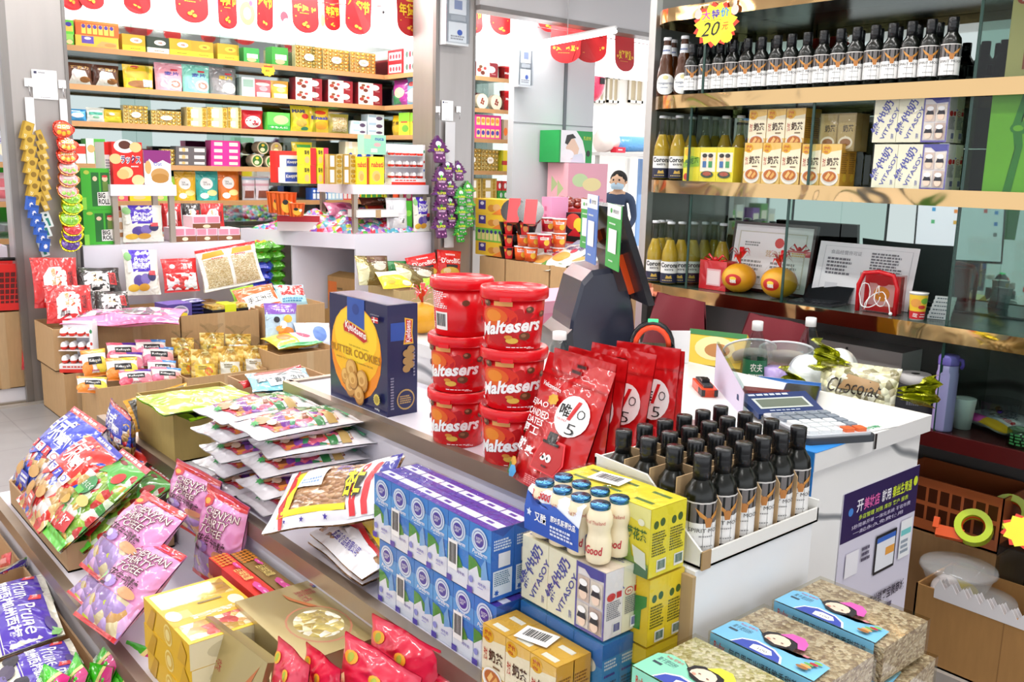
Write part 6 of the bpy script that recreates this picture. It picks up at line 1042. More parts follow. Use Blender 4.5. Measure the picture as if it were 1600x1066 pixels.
# -------------------------------------------------- things on the counters
YC=6.47
def sbox(nm,label,u0,u1,vt,z,y,D,col,front=(),cat='box',group=None,vb=None,left=(),anchor=None,top=()):
    vb=vb or proj((ony(u0,vt,y).x,y,z))[1]; a=ony(u0,(vt+vb)/2,y); c=ony(u1,(vt+vb)/2,y); W=c.x-a.x; xm=(a.x+c.x)/2; H=max(.01,hgt((u0+u1)/2,vt,xm,y)-z)
    b=pbox(W,D,H,col,front,left=left,right=left,top=top); return one(nm,label,cat,b,loc=(xm,y+D/2,z),group=group,anchor=anchor),z+H
bigroll=[('r','p:3fb02e',0,0,1,1),('r','p:1f6a2a',.35,.08,.62,.9),('r','p:1f6a2a',.68,.2,.98,.9),('e','p:e8c8a8',.83,.75,.1,.07),('e','p:c8343a',.83,.81,.1,.03),('r','p:6a8a3a',.74,.45,.92,.68),('e','p:e8c8a8',.48,.75,.08,.06),('e','p:b8c84a',.2,.9,.1,.05),('p','p:f2f2ee',[(.54,.1),(.54,.42),(.99,.44),(.99,.1)]),('t','p:141414','BIG\nROLL',.57,.13,.96,.41,{'b':.03}),('r','p:8ad84a',0,.0,.15,.3)]
_,z1=sbox('seaweed_box','green roll box at the bottom beside the hanging gummies',131,181,328,1.001,YC,.12,'p:3fb02e',bigroll); sbox('seaweed_box','green roll box on top beside the hanging gummies',127,172,263,z1+.001,YC,.12,'p:3fb02e',bigroll)
px(kpp,'prune bag with purple panel standing under the riser shelf',190,254,321,379,YC,.02,'prune bags')
_,_=sbox('tin','white printed tin beside the prune bag under the riser',183,195,330,1.001,YC+.02,.07,'p:ece8e4',[('r','p:b87a4a',0,.8,1,1),('r','p:b87a4a',0,.2,1,.34),('e','p:c8a07a',.5,.55,.35,.12)],cat='tin')
kn2=kid('noodle_bag','snack',.28,.22,.06,'f:c81e20',art_noodle('c81e20'),seed=8); kn3=kid('noodle_bag','snack',.28,.22,.06,'f:2a2422',art_noodle('2a2422'),seed=9)
for lb,u0,u1,k_ in (('red noodle bag behind the pink cake packs, beside the riser leg',252,284,kn2),('black noodle bag behind the pink cake packs',284,314,kn3),('red noodle bag behind the pink cake packs, farthest right',314,350,kn2)): px(k_,lb,u0,u1,318,362,YC+.25,.03,'noodle bags on the counter')
cake=[('r','p:f0c8d4',0,.42,1,1),('r','p:d8889c',.04,.48,.46,.95),('r','p:d8889c',.54,.48,.96,.95),('r','p:7a4a2a',0,0,1,.42),('e','p:e8d8b8',.5,.2,.14,.14)]
for lb,u0,u1 in (('at the riser leg',272,306),('in the middle of the row',307,340),('at the counter end',341,375)): _,zk=sbox('cake_pack','pink and brown cake pack on the counter '+lb,u0,u1,357,1.001,YC,.2,'p:ead0d6',cake,'cakes','pink cake packs')
sbox('cake_pack','pink and brown cake pack stacked on the lower ones',301,344,338,zk+.001,YC+.01,.18,'p:ead0d6',cake,'cakes','pink cake packs')
sbox('biscuit_box','red biscuit box with big round biscuits on the riser',176,223,222,1.401,6.44,.1,'p:d8241c',[('e','p:f0ece8',.42,.9,.36,.16),('e','p:5a2a1a',.42,.93,.2,.1),('e','p:e8c88a',.78,.88,.2,.12),('e','p:e8c88a',.1,.6,.2,.12),('e','p:ecd09a',.42,.28,.24,.14),('e','p:e0bc78',.32,.24,.2,.12),('e','p:ecd09a',.82,.1,.22,.13),('t','p:f4f0f4','ラックス',.26,.48,.94,.7,{'b':.09}),('t','p:2a2a6a','ラックス',.28,.5,.92,.68,{'b':.03}),('l','p:f4e4e0',.6,.4,.92,.45,1)])
sbox('biscuit_box','purple and white oat biscuit box on the riser',225,267,235,1.401,6.44,.09,'p:ecebf0',[('r','p:8a2a7a',0,.62,1,1),('p','p:f6f4f6',[(0,.3),(.2,.75),(.4,.6),(.7,.72),(1,.6),(1,0),(0,0)]),('e','p:c89a5a',.58,.28,.34,.2),('e','p:b8843a',.58,.18,.32,.14),('e','p:d8b070',.15,.5,.12,.2),('t','p:5a6ac0','Oat',.36,.55,.66,.66,{'b':.01})])
sbox('biscuit_box','white and red box edge standing behind the red biscuit box',164,175,222,1.401,6.5,.2,'p:ecebea',[('r','p:d8241c',0,.7,1,1),('l','p:8a8a9a',.1,.2,.9,.6,6)])
# right riser
ZR=1.411; XR0=3.84
def rb(nm,label,u0,u1,vt,col,front,z=ZR,y=6.5,D=.1,cat='box',group=None,left=()): return sbox(nm,label,u0,u1,vt,z,y,D,col,front,cat,group,left=left)
rb('biscuit_box','red biscuit box at the far end of the riser',431,464,236,'p:d8241c',[('t','p:f4f0f4','ラックス',.2,.5,.8,.66,{'b':.02}),('e','p:e8c88a',.5,.25,.3,.18)],y=6.8)
_,z1=rb('wafer_box','blue and white wafer box, lower of two on the riser',444,474,262,'p:e8ecf4',[('r','p:2a4ab0',.05,.1,.95,.7),('t','p:ffffff','Knoppers',.1,.3,.8,.6,{'b':.02,'slope':.1}),('e','p:c8a06a',.85,.2,.12,.2)],y=6.7); rb('wafer_box','blue and white wafer box, upper of two on the riser',446,476,243,'p:e8ecf4',[('r','p:2a4ab0',.05,.1,.95,.7),('t','p:ffffff','Knoppers',.1,.3,.8,.6,{'b':.02,'slope':.1})],z=z1+.001,y=6.7)
for i,(u0,u1) in enumerate(((474,494),(496,513))):
    cols=('f0dc2a','d8242a') if i==0 else ('f0dc2a','e82a5a')
    _,z1=rb('roll_pack','yellow and %s roll pack, lower one on the riser'%('red','pink')[i],u0,u1,258,'p:'+cols[0],[('r','p:'+cols[1],.55,0,1,1),('t','p:2a2a1a','蛋卷',.08,.6,.48,.85,{'b':.02}),('e','p:e8c07a',.28,.3,.18,.2)],y=6.56); rb('roll_pack','yellow and %s roll pack, upper one on the riser'%('red','pink')[i],u0,u1,231,'p:'+cols[0],[('r','p:'+cols[1],.55,0,1,1),('t','p:2a2a1a','蛋卷',.08,.6,.48,.85,{'b':.02}),('e','p:e8c07a',.28,.3,.18,.2)],z=z1+.001,y=6.56)
def ferr(n,m,label=True): 
    it=[('r','p:c8b47a',0,0,1,1)]
    for i in range(n):
        for j in range(m):
            x,y=(i+.5)/n,(j+.5)/m; it+=[('e','n:c89a3a',x,y,.42/n,.42/m),('e','k:f0dc9a',x-.08/n,y+.1/m,.17/n,.17/m)]
    if label: it.append(('e','p:f2ece0',.5,.5,.2,.16)); it.append(('l','p:a8864a',.4,.45,.6,.55,2))
    return it
for i,(u0,u1) in enumerate(((513,535),(536,556))):
    _,z1=rb('chocolate_box','gold chocolate ball pack on the riser, lower '+('one beside the rolls','one beside the yellow boxes')[i],u0,u1,263,'p:c8b070',[('r','p:b08a2a',0,0,.55,1),('r','p:f2ece0',.12,.1,.42,.9)]+[('e','n:c89a3a',.78,.2+.3*q,.18,.13) for q in range(3)],y=6.5); rb('chocolate_box','gold chocolate ball pack on the riser, upper '+('one beside the rolls','one beside the yellow boxes')[i],u0,u1,241,'p:c8b070',[('r','p:b08a2a',0,0,.55,1),('r','p:f2ece0',.12,.1,.42,.9)]+[('e','n:c89a3a',.78,.2+.3*q,.18,.13) for q in range(3)],z=z1+.001,y=6.5)
nab=[('r','p:f4e22a',0,0,1,1),('t','p:d8202a','nabati',.1,.62,.95,.82,{'b':.03}),('e','p:e8c070',.45,.3,.3,.2),('e','p:d8a850',.5,.26,.2,.13)]
for i,(u0,u1) in enumerate(((557,573),(578,600))): rb('wafer_box','yellow cheese wafer box on the riser, '+('left of the mint box','under the mint box')[i],u0,u1,245,'p:f4e22a',nab,y=6.48)
_,zq=rb('wafer_box','small red and white wafer box between the yellow ones',573,578,247,'p:c83a3a',[],y=6.5); rb('wafer_box','mint green wafer box perched on the yellow boxes',569,603,211,'p:9ad8bc',[('r','p:f0c8a8',0,.8,.3,1),('t','p:2a5ab0','nuca',.5,.72,.9,.85,{'b':.02}),('e','p:e8b0b0',.6,.5,.16,.1),('r','p:e8e4da',.3,.1,.6,.3)],z=zq+.03,y=6.49)
p=ony(632,282,6.46); inst(egg_kind(5,3,.34,.33),'display rack of chocolate eggs on the riser end',loc=(4.385,6.5,ZR),rz=0)
rb('biscuit_box','green and white box behind the egg rack',655,672,246,'p:dfeae0',[('r','p:4ab04a',.0,.3,1,.9),('e','p:f0f0e8',.5,.6,.3,.15)],y=6.6)
# counter top under the riser
def bowl(nm,label,u,v,y,z,r0,r1,h,col,arts,cat='bowl',group=None):
    p=ony(u,v,y); b=B().lathe([(r0,0),(r1,h),(r1+.004,h+.001),(r1+.004,h+.006),(0,h+.007)],col,18); b.art(FC(r0+.0003,.002,h-.004,170,r1+.0003),arts,6); return one(nm,label,cat,b,loc=(p.x,y,z),group=group,rz=-20)
pa=[('r','p:e8641e',0,0,1,1),('e','p:f0b83a',.5,.4,.2,.3),('e','p:2a2a2a',.45,.6,.1,.12),('e','p:f4f0e4',.65,.5,.08,.12)]
bowl('paper_bowl','orange paper noodle bowl, left of the tall pair on the counter',434,334,6.9,1.17,.07,.085,.16,'p:e8641e',pa); bowl('paper_bowl','orange paper noodle bowl, right of the tall pair on the counter',447,334,6.78,1.16,.07,.085,.17,'p:e8641e',pa); bowl('paper_bowl','small orange paper bowl right of the tall pair',463,336,6.7,1.15,.055,.068,.1,'p:e8641e',pa)
one('sweets_carton','red and white carton under the orange paper bowls','carton',pbox(.34,.18,.125,'p:e8e0e2',[('r','p:c82a3a',0,.6,1,1)]),loc=(3.62,6.93,1.021),rz=-32)
b=B(); rnd=random.Random(5); cl=['c8d84a','8a5ac0','e87ab0','5ab0c8','e8e4ea','d83a4a','6ac05a','b0a8d0']
hp=mottle('wrapped_candy_heap',cl+['9a9ab0','e8a0c0'],26,.8,.15,1,.02)
b.grid(lambda u,v:((3.86-.5*v)+(.62+.4*v)*u,6.42+.9*v,1.021+(.16*math.sin(math.pi*min(1,max(0,u)))**.5*math.sin(math.pi*v)**.5*(1+.3*math.sin(u*23+v*11)*math.sin(v*31)))),34,40,hp,True); o_=one('candy_heap','heap of assorted wrapped sweets spread over the counter','sweets',b); o_['kind']='stuff'
ocarton('sweets_tray','white open tray of red wrapped sweets at the counter corner',3.86,6.41,4.25,6.56,1.145,1.21,'p:f0eeee',fill=1.2,cat='tray',inner=mottle('red_candy_fill',['d83a4a','8ac05a','e8e0d8','c82a6a','e8b03a'],24,.7,.2,1,.015))
kw=kid('white_pouch','snack',.16,.3,.08,'f:e8e8ec',[('b','p:222222',.5,.2,.8,.4),('p','f:b8b8be',[(.1,0),(.0,.6),(.25,.9),(.2,.1)])],seed=4); px(kw,'tall white pouch with barcode beside the riser leg',603,636,309,362,6.45,.02)
sbox('seaweed_box','slim green box between the white pouch and the prune bag',633,644,314,1.021,6.46,.08,'p:4ab02e',[('e','p:8ad84a',.5,.6,.4,.1)])
px(kpp,'prune bag with purple panel at the counter end by the column',645,673,308,362,6.43,.02,'prune bags')
kpb=kid('pink_bag','sweets',.26,.2,.08,'f:e88ab0',[('e','p:c84a7a',.5,.5,.2,.2)],seed=5,lump=.4); px(kpb,'crumpled pink sweets bag on the heap under the riser',510,552,317,336,6.75,.1)
ksn=kid('snack_bag','snack',.26,.2,.06,'f:d8b02a',[('r','f:c83a2a',0,.5,1,1),('t','p:f0d83a','Snack',.2,.2,.8,.4,{'b':.02})],seed=5); px(ksn,'red and yellow snack bag lying behind the heap',572,602,318,340,6.6,.08); krw=kid('snack_roll','snack',.3,.09,.06,'n:8a5a4a',[('t','p:f0e8e4','cracker',.5,.3,.95,.7,{'b':.01})],seed=5); px(krw,'brown foil roll pack lying high behind the heap',562,612,309,321,6.62,.05)
# left counter: heap, basket, bags below
b=B(); b.grid(lambda u,v:(1.02+.36*u,6.74+.5*v,.991+(.13*math.sin(math.pi*u)**.5*math.sin(math.pi*v)**.5*(1+.3*math.sin(u*17+v*9)))),16,16,mottle('left_heap',['d83a3a','f0e8e0','e8c84a','6ab0d8','d88ab0','f4f0f0'],20,.7,.2,1,.02),True); o_=one('candy_heap','heap of snack bags on the counter left of the first column','sweets',b); o_['kind']='stuff'
b=B(); 
for s in ((-.16,-.1,.16,-.09),(-.16,.09,.16,.1),(-.16,-.09,-.15,.09),(.15,-.09,.16,.09)): b.add([(s[0]*.8,s[1]*.8,0),(s[2]*.8,s[1]*.8,0),(s[2]*.8,s[3]*.8,0),(s[0]*.8,s[3]*.8,0),(s[0],s[1],.3),(s[2],s[1],.3),(s[2],s[3],.3),(s[0],s[3],.3)],[(0,3,2,1),(4,5,6,7),(0,1,5,4),(1,2,6,5),(2,3,7,6),(3,0,4,7)],'k:d8241e')
b.box(-.128,-.08,0,.128,.08,.01,'k:d8241e'); lattice(b,lambda u,v:(-(.13+.03*v)+(.26+.06*v)*u,-.081-.02*v-.0006,.03+v*.22),10,6,'k:5a1410'); h_=B().tube([(-.17,0,.3),(-.17,-.1,.33),(.17,-.1,.33),(.17,0,.3)],.012,'k:1c1c1c')
inst(K('shopping_basket','basket',b,[('handle',h_)]),'red slotted shopping basket hooked under the left counter edge',loc=(1.28,6.58,.6),rz=-12)
box_on('cardboard_carton','tall brown carton under the red basket',1.16,6.48,1.4,6.7,.091,.59)
krb=kid('red_bag','bag',.16,.34,.08,'f:b8141e',[('t','p:e8b83a','福',.3,.45,.7,.75,{'b':.02})],seed=3); px(krb,'dark red bag with gold characters on the plinth by the cartons',34,54,510,578,6.42,.02)
# -------------------------------------------------- columns: code sheets, hooks, hanging chains
YP=6.388
def sheet(label,u0,u1,v0,v1,y):
    a=ony(u0,v1,y); c=ony(u1,v0,y); b=B().box(a.x,y-.001,a.z,c.x,y,c.z,'p:f6f6f6'); b.art(lambda u,v,o:(a.x+u*(c.x-a.x),y-.001-o,a.z+v*(c.z-a.z)),[('r','p:3a3a5a',.08,.86,.2,.95),('l','p:8a8a90',.26,.86,.6,.94,1),('l','p:9a9aa0',.3,.04,.8,.08,1),('r','p:e4e4e6',.12,.14,.88,.8)]); return one('notice_sheet',label,'sheet',b)
sheet('white notice sheet taped to the left steel column',52,88,111,154,YP); sheet('white notice sheet taped to the right steel column',690,708,158,188,6.35)
def hook(label,u,v,y):
    p=ony(u,v,y); b=B().rbox(-.022,-.006,-.02,.022,.0,.03,.002,'k:f4f4f4'); g=B().tube([(0,-.006,-.015),(0,-.02,-.03),(0,-.022,-.06),(.004,-.014,-.075)],.003,'m:b0b0b0',6); inst(K('wall_hook','hook',b,[('wire_hook',g)]),label,loc=p)
hook('white adhesive hook over the yellow snack chain',44,130,YP); hook('white adhesive hook over the gummy chain',97,133,YP); hook('white adhesive hook left of the sheet on the right column',684,172,6.35); hook('white adhesive hook right of the sheet on the right column',716,172,6.35)
p=ony(47,168,YP); one('hanging_strip','white plastic strip carrying the yellow snack boxes','strip',B().box(p.x-.03,YP-.016,p.z-.5,p.x+.02,YP-.013,p.z+.06,'k:e8e8ea')); p=ony(99,170,YP); one('hanging_strip','white plastic strip carrying the heart gummies','strip',B().box(p.x-.022,YP-.006,p.z-.6,p.x+.022,YP-.003,p.z+.06,'k:e0e0e2'))
kyb=K('snack_box','snack',pbox(.05,.035,.11,'p:b8942a',[('r','p:c8a43a',.08,.05,.92,.95),('t','p:f0e8c8','YAN',.2,.1,.8,.3,{'b':.02}),('e','p:8a6a1a',.5,.65,.3,.15)],left=[('r','p:a8841e',0,0,1,1)]))
kbb=K('snack_box','snack',pbox(.05,.03,.085,'p:2a5ab8',[('s','p:e8e8f0',.5,.4,.3,.22,8,.6),('r','p:1f4a9a',0,.8,1,1)])); kwb=K('snack_box','snack',pbox(.045,.025,.1,'p:e8f0ec',[('r','p:2a8a7a',.3,.1,.7,.6),('e','p:1f5a5a',.5,.8,.2,.08)]))
yc=YP-.06
for i in range(7):
    a=ony(38+2*i,218+18*i,yc); inst(kyb,'gold snack box on the left side of the hanging chain',loc=(a.x,yc,a.z),rz=12,rx=0,scale=(1.15,1,1.0),group='gold snack boxes on the chain',anchor='top').rotation_euler=(0,math.radians(18),math.radians(10))
    a=ony(72+1.0*i-4*(i==6),228+16*i,yc+.01); inst(kyb,'gold snack box on the right side of the hanging chain',loc=(a.x,yc+.01,a.z-.02),group='gold snack boxes on the chain',anchor='top',scale=(.7,1,1.1)).rotation_euler=(0,math.radians(-20),math.radians(-14))
for i in range(6):
    a=ony(46+4.5*i,326+13*i,yc-.02); inst(kbb,'blue snack box at the lower end of the hanging chain',loc=(a.x,yc-.02,a.z-.01),group='blue snack boxes on the chain',anchor='top').rotation_euler=(0,math.radians(10),math.radians(12))
for i in range(4):
    a=ony(78-2*i,350+15*i,yc+.02); inst(kwb,'white and teal snack box at the lower right of the chain',loc=(a.x,yc+.02,a.z-.02),group='white snack boxes on the chain',anchor='top').rotation_euler=(0,math.radians(-16),math.radians(-10))
def heart(col,col2,rim,berry): 
    b=B(); n=26; pts=[]
    for i in range(n):
        t=2*math.pi*i/n; pts.append((.068*math.cos(t)*(1+.08*math.cos(3*t)),.055*math.sin(t)*(1-.12*math.cos(t))))
    for s,y_ in ((1.0,0),(.0,0)): pass
    b.add([(x,0,z) for x,z in pts]+[(x,.006,z) for x,z in pts],[tuple(range(n)),tuple(range(2*n-1,n-1,-1))]+[(i,n+i,n+(i+1)%n,(i+1)%n) for i in range(n)],'n:'+rim)
    f=lambda u,v,o:((u-.5)*.136,-o-.014*max(0,1-((2*u-1)**2+(2*v-1)**2)),(v-.5)*.11)
    b.art(f,[('e','f:'+col,.5,.5,.42,.42),('e','f:'+col2,.5,.62,.3,.16),('t','p:f6f4f0','コロロ',.24,.52,.76,.72,{'b':.03})]+[('e','f:'+berry,x,y,.1,.12) for x,y in ((.28,.32),(.48,.25),(.7,.32))],6); return K('gummy_bag','sweets',b)
hk_=[(heart('e8502a','f0a83a','d8483a','f0b82a'),'orange'),(heart('e8a0a8','f0d8d0','d88a5a','8ac04a'),'pale pink'),(heart('8ac82a','b8e04a','d8d02a','6aa81e'),'lime'),(heart('d8343a','e85a4a','d8b02a','b81a2a'),'red'),(heart('5a2a9a','7a4ab8','d8c82a','3a1a6a'),'purple')]
seq=[0,0,0,1,1,1,2,2,2,3,4,4]; uu=[98,105,104,106,106,104,109,110,107,111,110,107]; vv=[202,226,244,262,280,298,308,323,341,356,366,380]
for i in range(12):
    a=ony(uu[i],vv[i],yc); inst(hk_[seq[i]][0],hk_[seq[i]][1]+' rounded gummy bag on the hanging chain',loc=(a.x,yc-.004*i-(0 if i else .01),a.z),rz=8,rx=-28 if i else -6,group='gummy bags on the chain',anchor='top')
def robot(col,col2,txt):
    b=B(); half=[(0,.075),(.012,.07),(.016,.058),(.036,.048),(.03,.04),(.05,.03),(.042,.022),(.062,.012),(.048,.006),(.076,-.012),(.06,-.022),(.036,-.02),(.036,-.07),(.03,-.078),(0,-.078)]
    pts=half+[(-x,z) for x,z in half[-2:0:-1]]; n=len(pts)
    for y0_,sc_,y1_ in ((0,1,.016),): b.add([(x,0,z) for x,z in pts]+[(x,y1_,z) for x,z in pts],[tuple(range(n)),tuple(range(2*n-1,n-1,-1))]+[(i,n+i,n+(i+1)%n,(i+1)%n) for i in range(n)],'f:'+col)
    f=lambda u,v,o:((u-.5)*.15,-o,(v-.5)*.16)
    b.art(f,[('p','n:'+col2,[(.5,.9),(.42,.8),(.36,.7),(.64,.7),(.58,.8)]),('e','p:e8e4ee',.5,.66,.13,.1),('e','p:4ac03a',.5,.56,.06,.06),('t','p:d8e03a',txt,.26,.4,.74,.5,{'b':.03}),('l','p:e8c8e8',.32,.3,.68,.38,2),('e','p:e0a0d0',.35,.18,.04,.035),('e','p:e0a0d0',.52,.14,.04,.035),('e','p:e0a0d0',.66,.18,.04,.035),('p','n:'+col2,[(.08,.42),(.2,.46),(.3,.42),(.2,.38)]),('p','n:'+col2,[(.92,.42),(.8,.46),(.7,.42),(.8,.38)])],1,.001); return K('jelly_pouch','sweets',b)
kpu=robot('5a1a5a','7a4a9a','SUPER'); kgn=robot('2f9a2f','8ad84a','SUPER'); yq=6.28
for k_,nm,pts in ((kpu,'purple',((686,232,1.45),(690,278,1.3),(690,300,1.3),(690,324,1.3),(689,352,1.35))),(kpu,'deep purple',((717,266,1.1),(700,262,1.1),(703,290,1.1),(704,318,1.1),(706,340,1.1))),(kgn,'green',((721,306,1.05),(722,330,1.05),(722,352,1.05),(719,364,1.0))),(kgn,'bright green',((732,296,1.0),(733,318,1.0),(733,340,1.0)))):
    for i,(u,v,s) in enumerate(pts):
        yy=yq+(.045 if nm.startswith(('deep','bright')) else 0)-.006*i; a=ony(u,v,yy); inst(k_,nm+' spiky jelly pouch hanging on the right steel column',loc=(a.x,yy,a.z),rx=-14,scale=s*1.02,group='jelly pouches on the right column',anchor='top')
p=ony(700,200,6.35); one('hanging_strip','grey plastic strip behind the jelly pouches','strip',B().box(p.x-.04,6.33,p.z-1.0,p.x+.06,6.335,p.z+.05,'k:c8c8ca'))
def meter(label,u0,u1,v0,v1,y):
    a=ony(u0,v1,y); c=ony(u1,v0,y); W,H=c.x-a.x,c.z-a.z; b=pbox(W,.09,H,'k:c8cccf',[('r','k:e4e6e8',.12,.62,.88,.96),('r','k:8a96b8',.35,.72,.7,.9),('r','k:b0b4b8',.2,.5,.85,.6),('r','k:dfe2e4',.1,.06,.9,.46),('e','p:3a5ab0',.6,.26,.12,.06),('l','p:8a8a90',.2,.1,.8,.2,2)]); g=B().box(-W/2-.004,-.06,.02,W/2+.004,-.045,H-.02,'g:eceff2'); one('meter_box',label,'meter',b,[('clear_cover',g)],loc=((a.x+c.x)/2,y-.05,a.z))
meter('grey electric meter box on the top of the right steel column',686,722,-2,70,6.35); meter('small white meter box on the grey wall panel',800,822,78,136,6.96)
# ================================================================ back wall goods, signs, banners, corridor
ROW = ['top','second','third','fourth','fifth']
def bw(nm,label,u0,u1,vt,row,kind,col,arg=(),z=None,y=None,D=.12,cat='box',group=None,anchor=None):
    """one product on the back wall shelves: spans columns u0-u1 with its top at row vt"""
    y = y if y else YS+.03; z = (RZ[row] if row is not None else 0)+.001 if z is None else z
    vb = proj((ony(u0,vt,y).x,y,z))[1]; a=ony(u0,(vt+vb)/2,y); c=ony(u1,(vt+vb)/2,y); W=c.x-a.x; xm=(a.x+c.x)/2; H=max(.02,hgt((u0+u1)/2,vt,xm,y)-z)
    if kind=='box': b=pbox(W,D,H,'p:'+col,arg,left=[('r','p:'+col,0,0,1,1)])
    elif kind=='bag': b=bag(W*1.04,H,min(.09,W*.4),'f:'+col,arg,seed=int(u0),nu=10,nv=12,lump=.15,topseal=.12)
    elif kind=='pouch': b=bag(W*1.02,H,min(.1,W*.45),'f:'+col,arg,flat=True,seed=int(u0),nu=10,nv=12,topseal=.14)
    elif kind=='fer': b=pbox(W,.06,H,'p:d9cfa8',ferr(*arg)); b.box(-W/2-.002,-.034,-.0,W/2+.002,.034,H+.002,'g:f2f0e4')
    one(nm,label,cat,b,loc=(xm,y+D/2,z),group=group,anchor=anchor); return z+H
def lab(c,txt=None,e=None,e2=None,band=None):
    it=[]
    if band: it.append(('r','p:'+band,0,0,1,.34))
    it.append(('e','p:'+c,.5,.6,.34,.2))
    if e: it.append(('e','p:'+e,.66,.26,.24,.18))
    if e2: it.append(('e','p:'+e2,.3,.24,.16,.12))
    if txt: it.append(('t','p:3a2a2a',txt,.26,.53,.74,.67,{'b':.02}))
    return it
BK='box'
# --- top shelf
z=bw('biscuit_box','green biscuit box, lower of two on the top back shelf by the column',99,115,53,0,'box','4ab83a',[('r','p:8ad05a',0,.5,1,1),('e','p:e8c890',.6,.3,.3,.2)]); bw('biscuit_box','green biscuit box, upper of two on the top back shelf by the column',99,115,31,0,'box','5ac83a',[('r','p:e8c04a',.1,.2,.9,.6),('e','p:3a3a9a',.5,.7,.3,.16)],z=z)
z=bw('biscuit_box','orange and yellow wafer box under the orange one on the top back shelf',118,185,57,0,'box','f0b83a',[('r','p:5a4aa8',.14,.3,.42,.95),('e','p:e8e4f0',.28,.75,.08,.12),('p','p:e0a060',[(.45,.1),(.6,.6),(.95,.5),(.95,.1)]),('e','p:c88a4a',.8,.3,.14,.16)]); bw('biscuit_box','orange box showing six yellow biscuits on the top back shelf',118,185,34,0,'box','e8642a',[('r','p:f0803a',0,.85,1,1)]+[q for i in range(6) for q in (('r','p:f0d05a',.13+.13*i,.12,.23+.13*i,.75),('e','p:4a3a9a',.18+.13*i,.62,.045,.14))],z=z)
for i,(u0,u1,vt,c) in enumerate(((191,227,54,'b89a1e'),(229,264,58,'2a3a2e'),(265,299,61,'c0a01e'),(299,333,65,'b8981e'),(340,373,69,'b89818'))):
    bw('tea_tin','gold' if False else ('%s tea box with pale oval on the top back shelf'%('dark green' if i==1 else 'gold')),u0,u1,vt,0,'box',c,[('r','p:e8e4d0' if i==1 else 'p:e8d42a',0,0,1,.34),('e','p:f0ecd8' if i!=4 and i!=3 else 'p:c8c03a',.6,.66,.26,.16),('l','p:6a5a1a',.34,.12,.9,.2,1),('t','p:7a2a1a','福',.5,.6,.7,.72)],group='tea boxes on the top back shelf' if i!=1 else None)
bw('jelly_pack','green jelly pack beside the gold tea boxes',381,405,75,0,'box','3aa04a',[('r','p:e8f0e0',.2,.3,.9,.6),('e','p:c8e08a',.5,.2,.3,.14)]); bw('jelly_pack','green jelly pack beside the chocolate ball boxes',425,450,74,0,'box','3a9a3a',[('r','p:e8f0e0',.2,.3,.9,.6),('e','p:c8b08a',.5,.2,.3,.14)])
for i,(u0,u1,vt) in enumerate(((464,505,72),(507,547,77),(550,589,82))): bw('chocolate_box','clear box of gold chocolate balls on the top back shelf',u0,u1,vt,0,'fer','',(5,6),group='clear boxes of gold chocolate balls')
# --- second shelf
chb=[('p','f:e8e2d8',[(.1,.0),(.3,.7),(.7,.65),(.95,.0)]),('e','p:8a5a2a',.7,.25,.2,.14),('t','p:d8b06a','巧克力',.2,.7,.85,.86,{'b':.01}),('e','f:f4f0ee',.35,.5,.14,.2)]
bw('chocolate_bag','brown chocolate bag at the column on the second back shelf',104,147,97,1,'bag','5a3420',chb,cat='snack'); bw('chocolate_bag','brown chocolate bag beside the yellow bag on the second back shelf',148,189,101,1,'bag','4e2a1a',chb,cat='snack')
bw('nut_bag','yellow bag of walnut biscuits on the second back shelf',196,243,101,1,'pouch','f0cc1e',[('e','p:c82a2a',.4,.9,.15,.07),('r','p:e0a82a',.1,.45,.8,.75),('e','p:8a5a2a',.5,.2,.4,.16),('r','p:e8e4da',.6,.1,.95,.4)],cat='snack')
for i,(u0,u1,vt,c,nm) in enumerate(((246,289,98,'f0a8b8','pink'),(289,331,101,'8ae0cc','mint green'),(332,373,105,'8a8a8c','grey'))):
    bw('cereal_bag',nm+' oatmeal pouch with a round bowl picture on the second back shelf',u0,u1,vt,1,'pouch',c,[('e','p:f4eee8',.68,.26,.28,.2),('e','p:d87a6a' if i<2 else 'p:c8c8c8',.68,.26,.2,.13),('e','p:f0e4d8',.68,.26,.1,.07),('t','p:4a5ab0' if i!=2 else 'p:e8c83a','麦片',.3,.56,.85,.7,{'b':.02}),('r','p:d83a4a',.55,.74,.8,.8)],cat='snack')
z=bw('jar_pack','small glass jar pack left of the jelly pouches, second back shelf',378,398,121,1,'box','d8e0dc',[('r','p:8aa89a',.1,.5,.9,.9),('e','p:f0ece4',.5,.3,.3,.2)])
bw('jelly_pouch','pink jelly pouch on the second back shelf',401,428,124,1,'pouch','e8707a',[('e','p:f0e4e4',.5,.75,.4,.1),('r','p:f0d8dc',.1,.05,.9,.3),('e','p:f0b0b8',.5,.5,.24,.14)],cat='snack'); bw('jelly_pouch','yellow jelly pouch on the second back shelf',428,455,126,1,'pouch','f0b83a',[('e','p:f4ecd8',.5,.75,.4,.1),('r','p:f0e0c0',.1,.05,.9,.3),('e','p:f4d890',.5,.5,.24,.14)],cat='snack')
cho=[('r','p:efe8d8',0,0,.62,1),('r','p:8a1a24',.62,0,1,1),('e','p:f4f0e8',.68,.6,.2,.26),('e','p:9a3a2a',.14,.5,.1,.16),('e','p:6a2a1a',.3,.3,.1,.16),('e','p:c83a3a',.4,.65,.07,.12),('e','p:7a4a2a',.2,.75,.08,.12),('l','p:c8a0a0',.7,.2,.95,.3,1)]
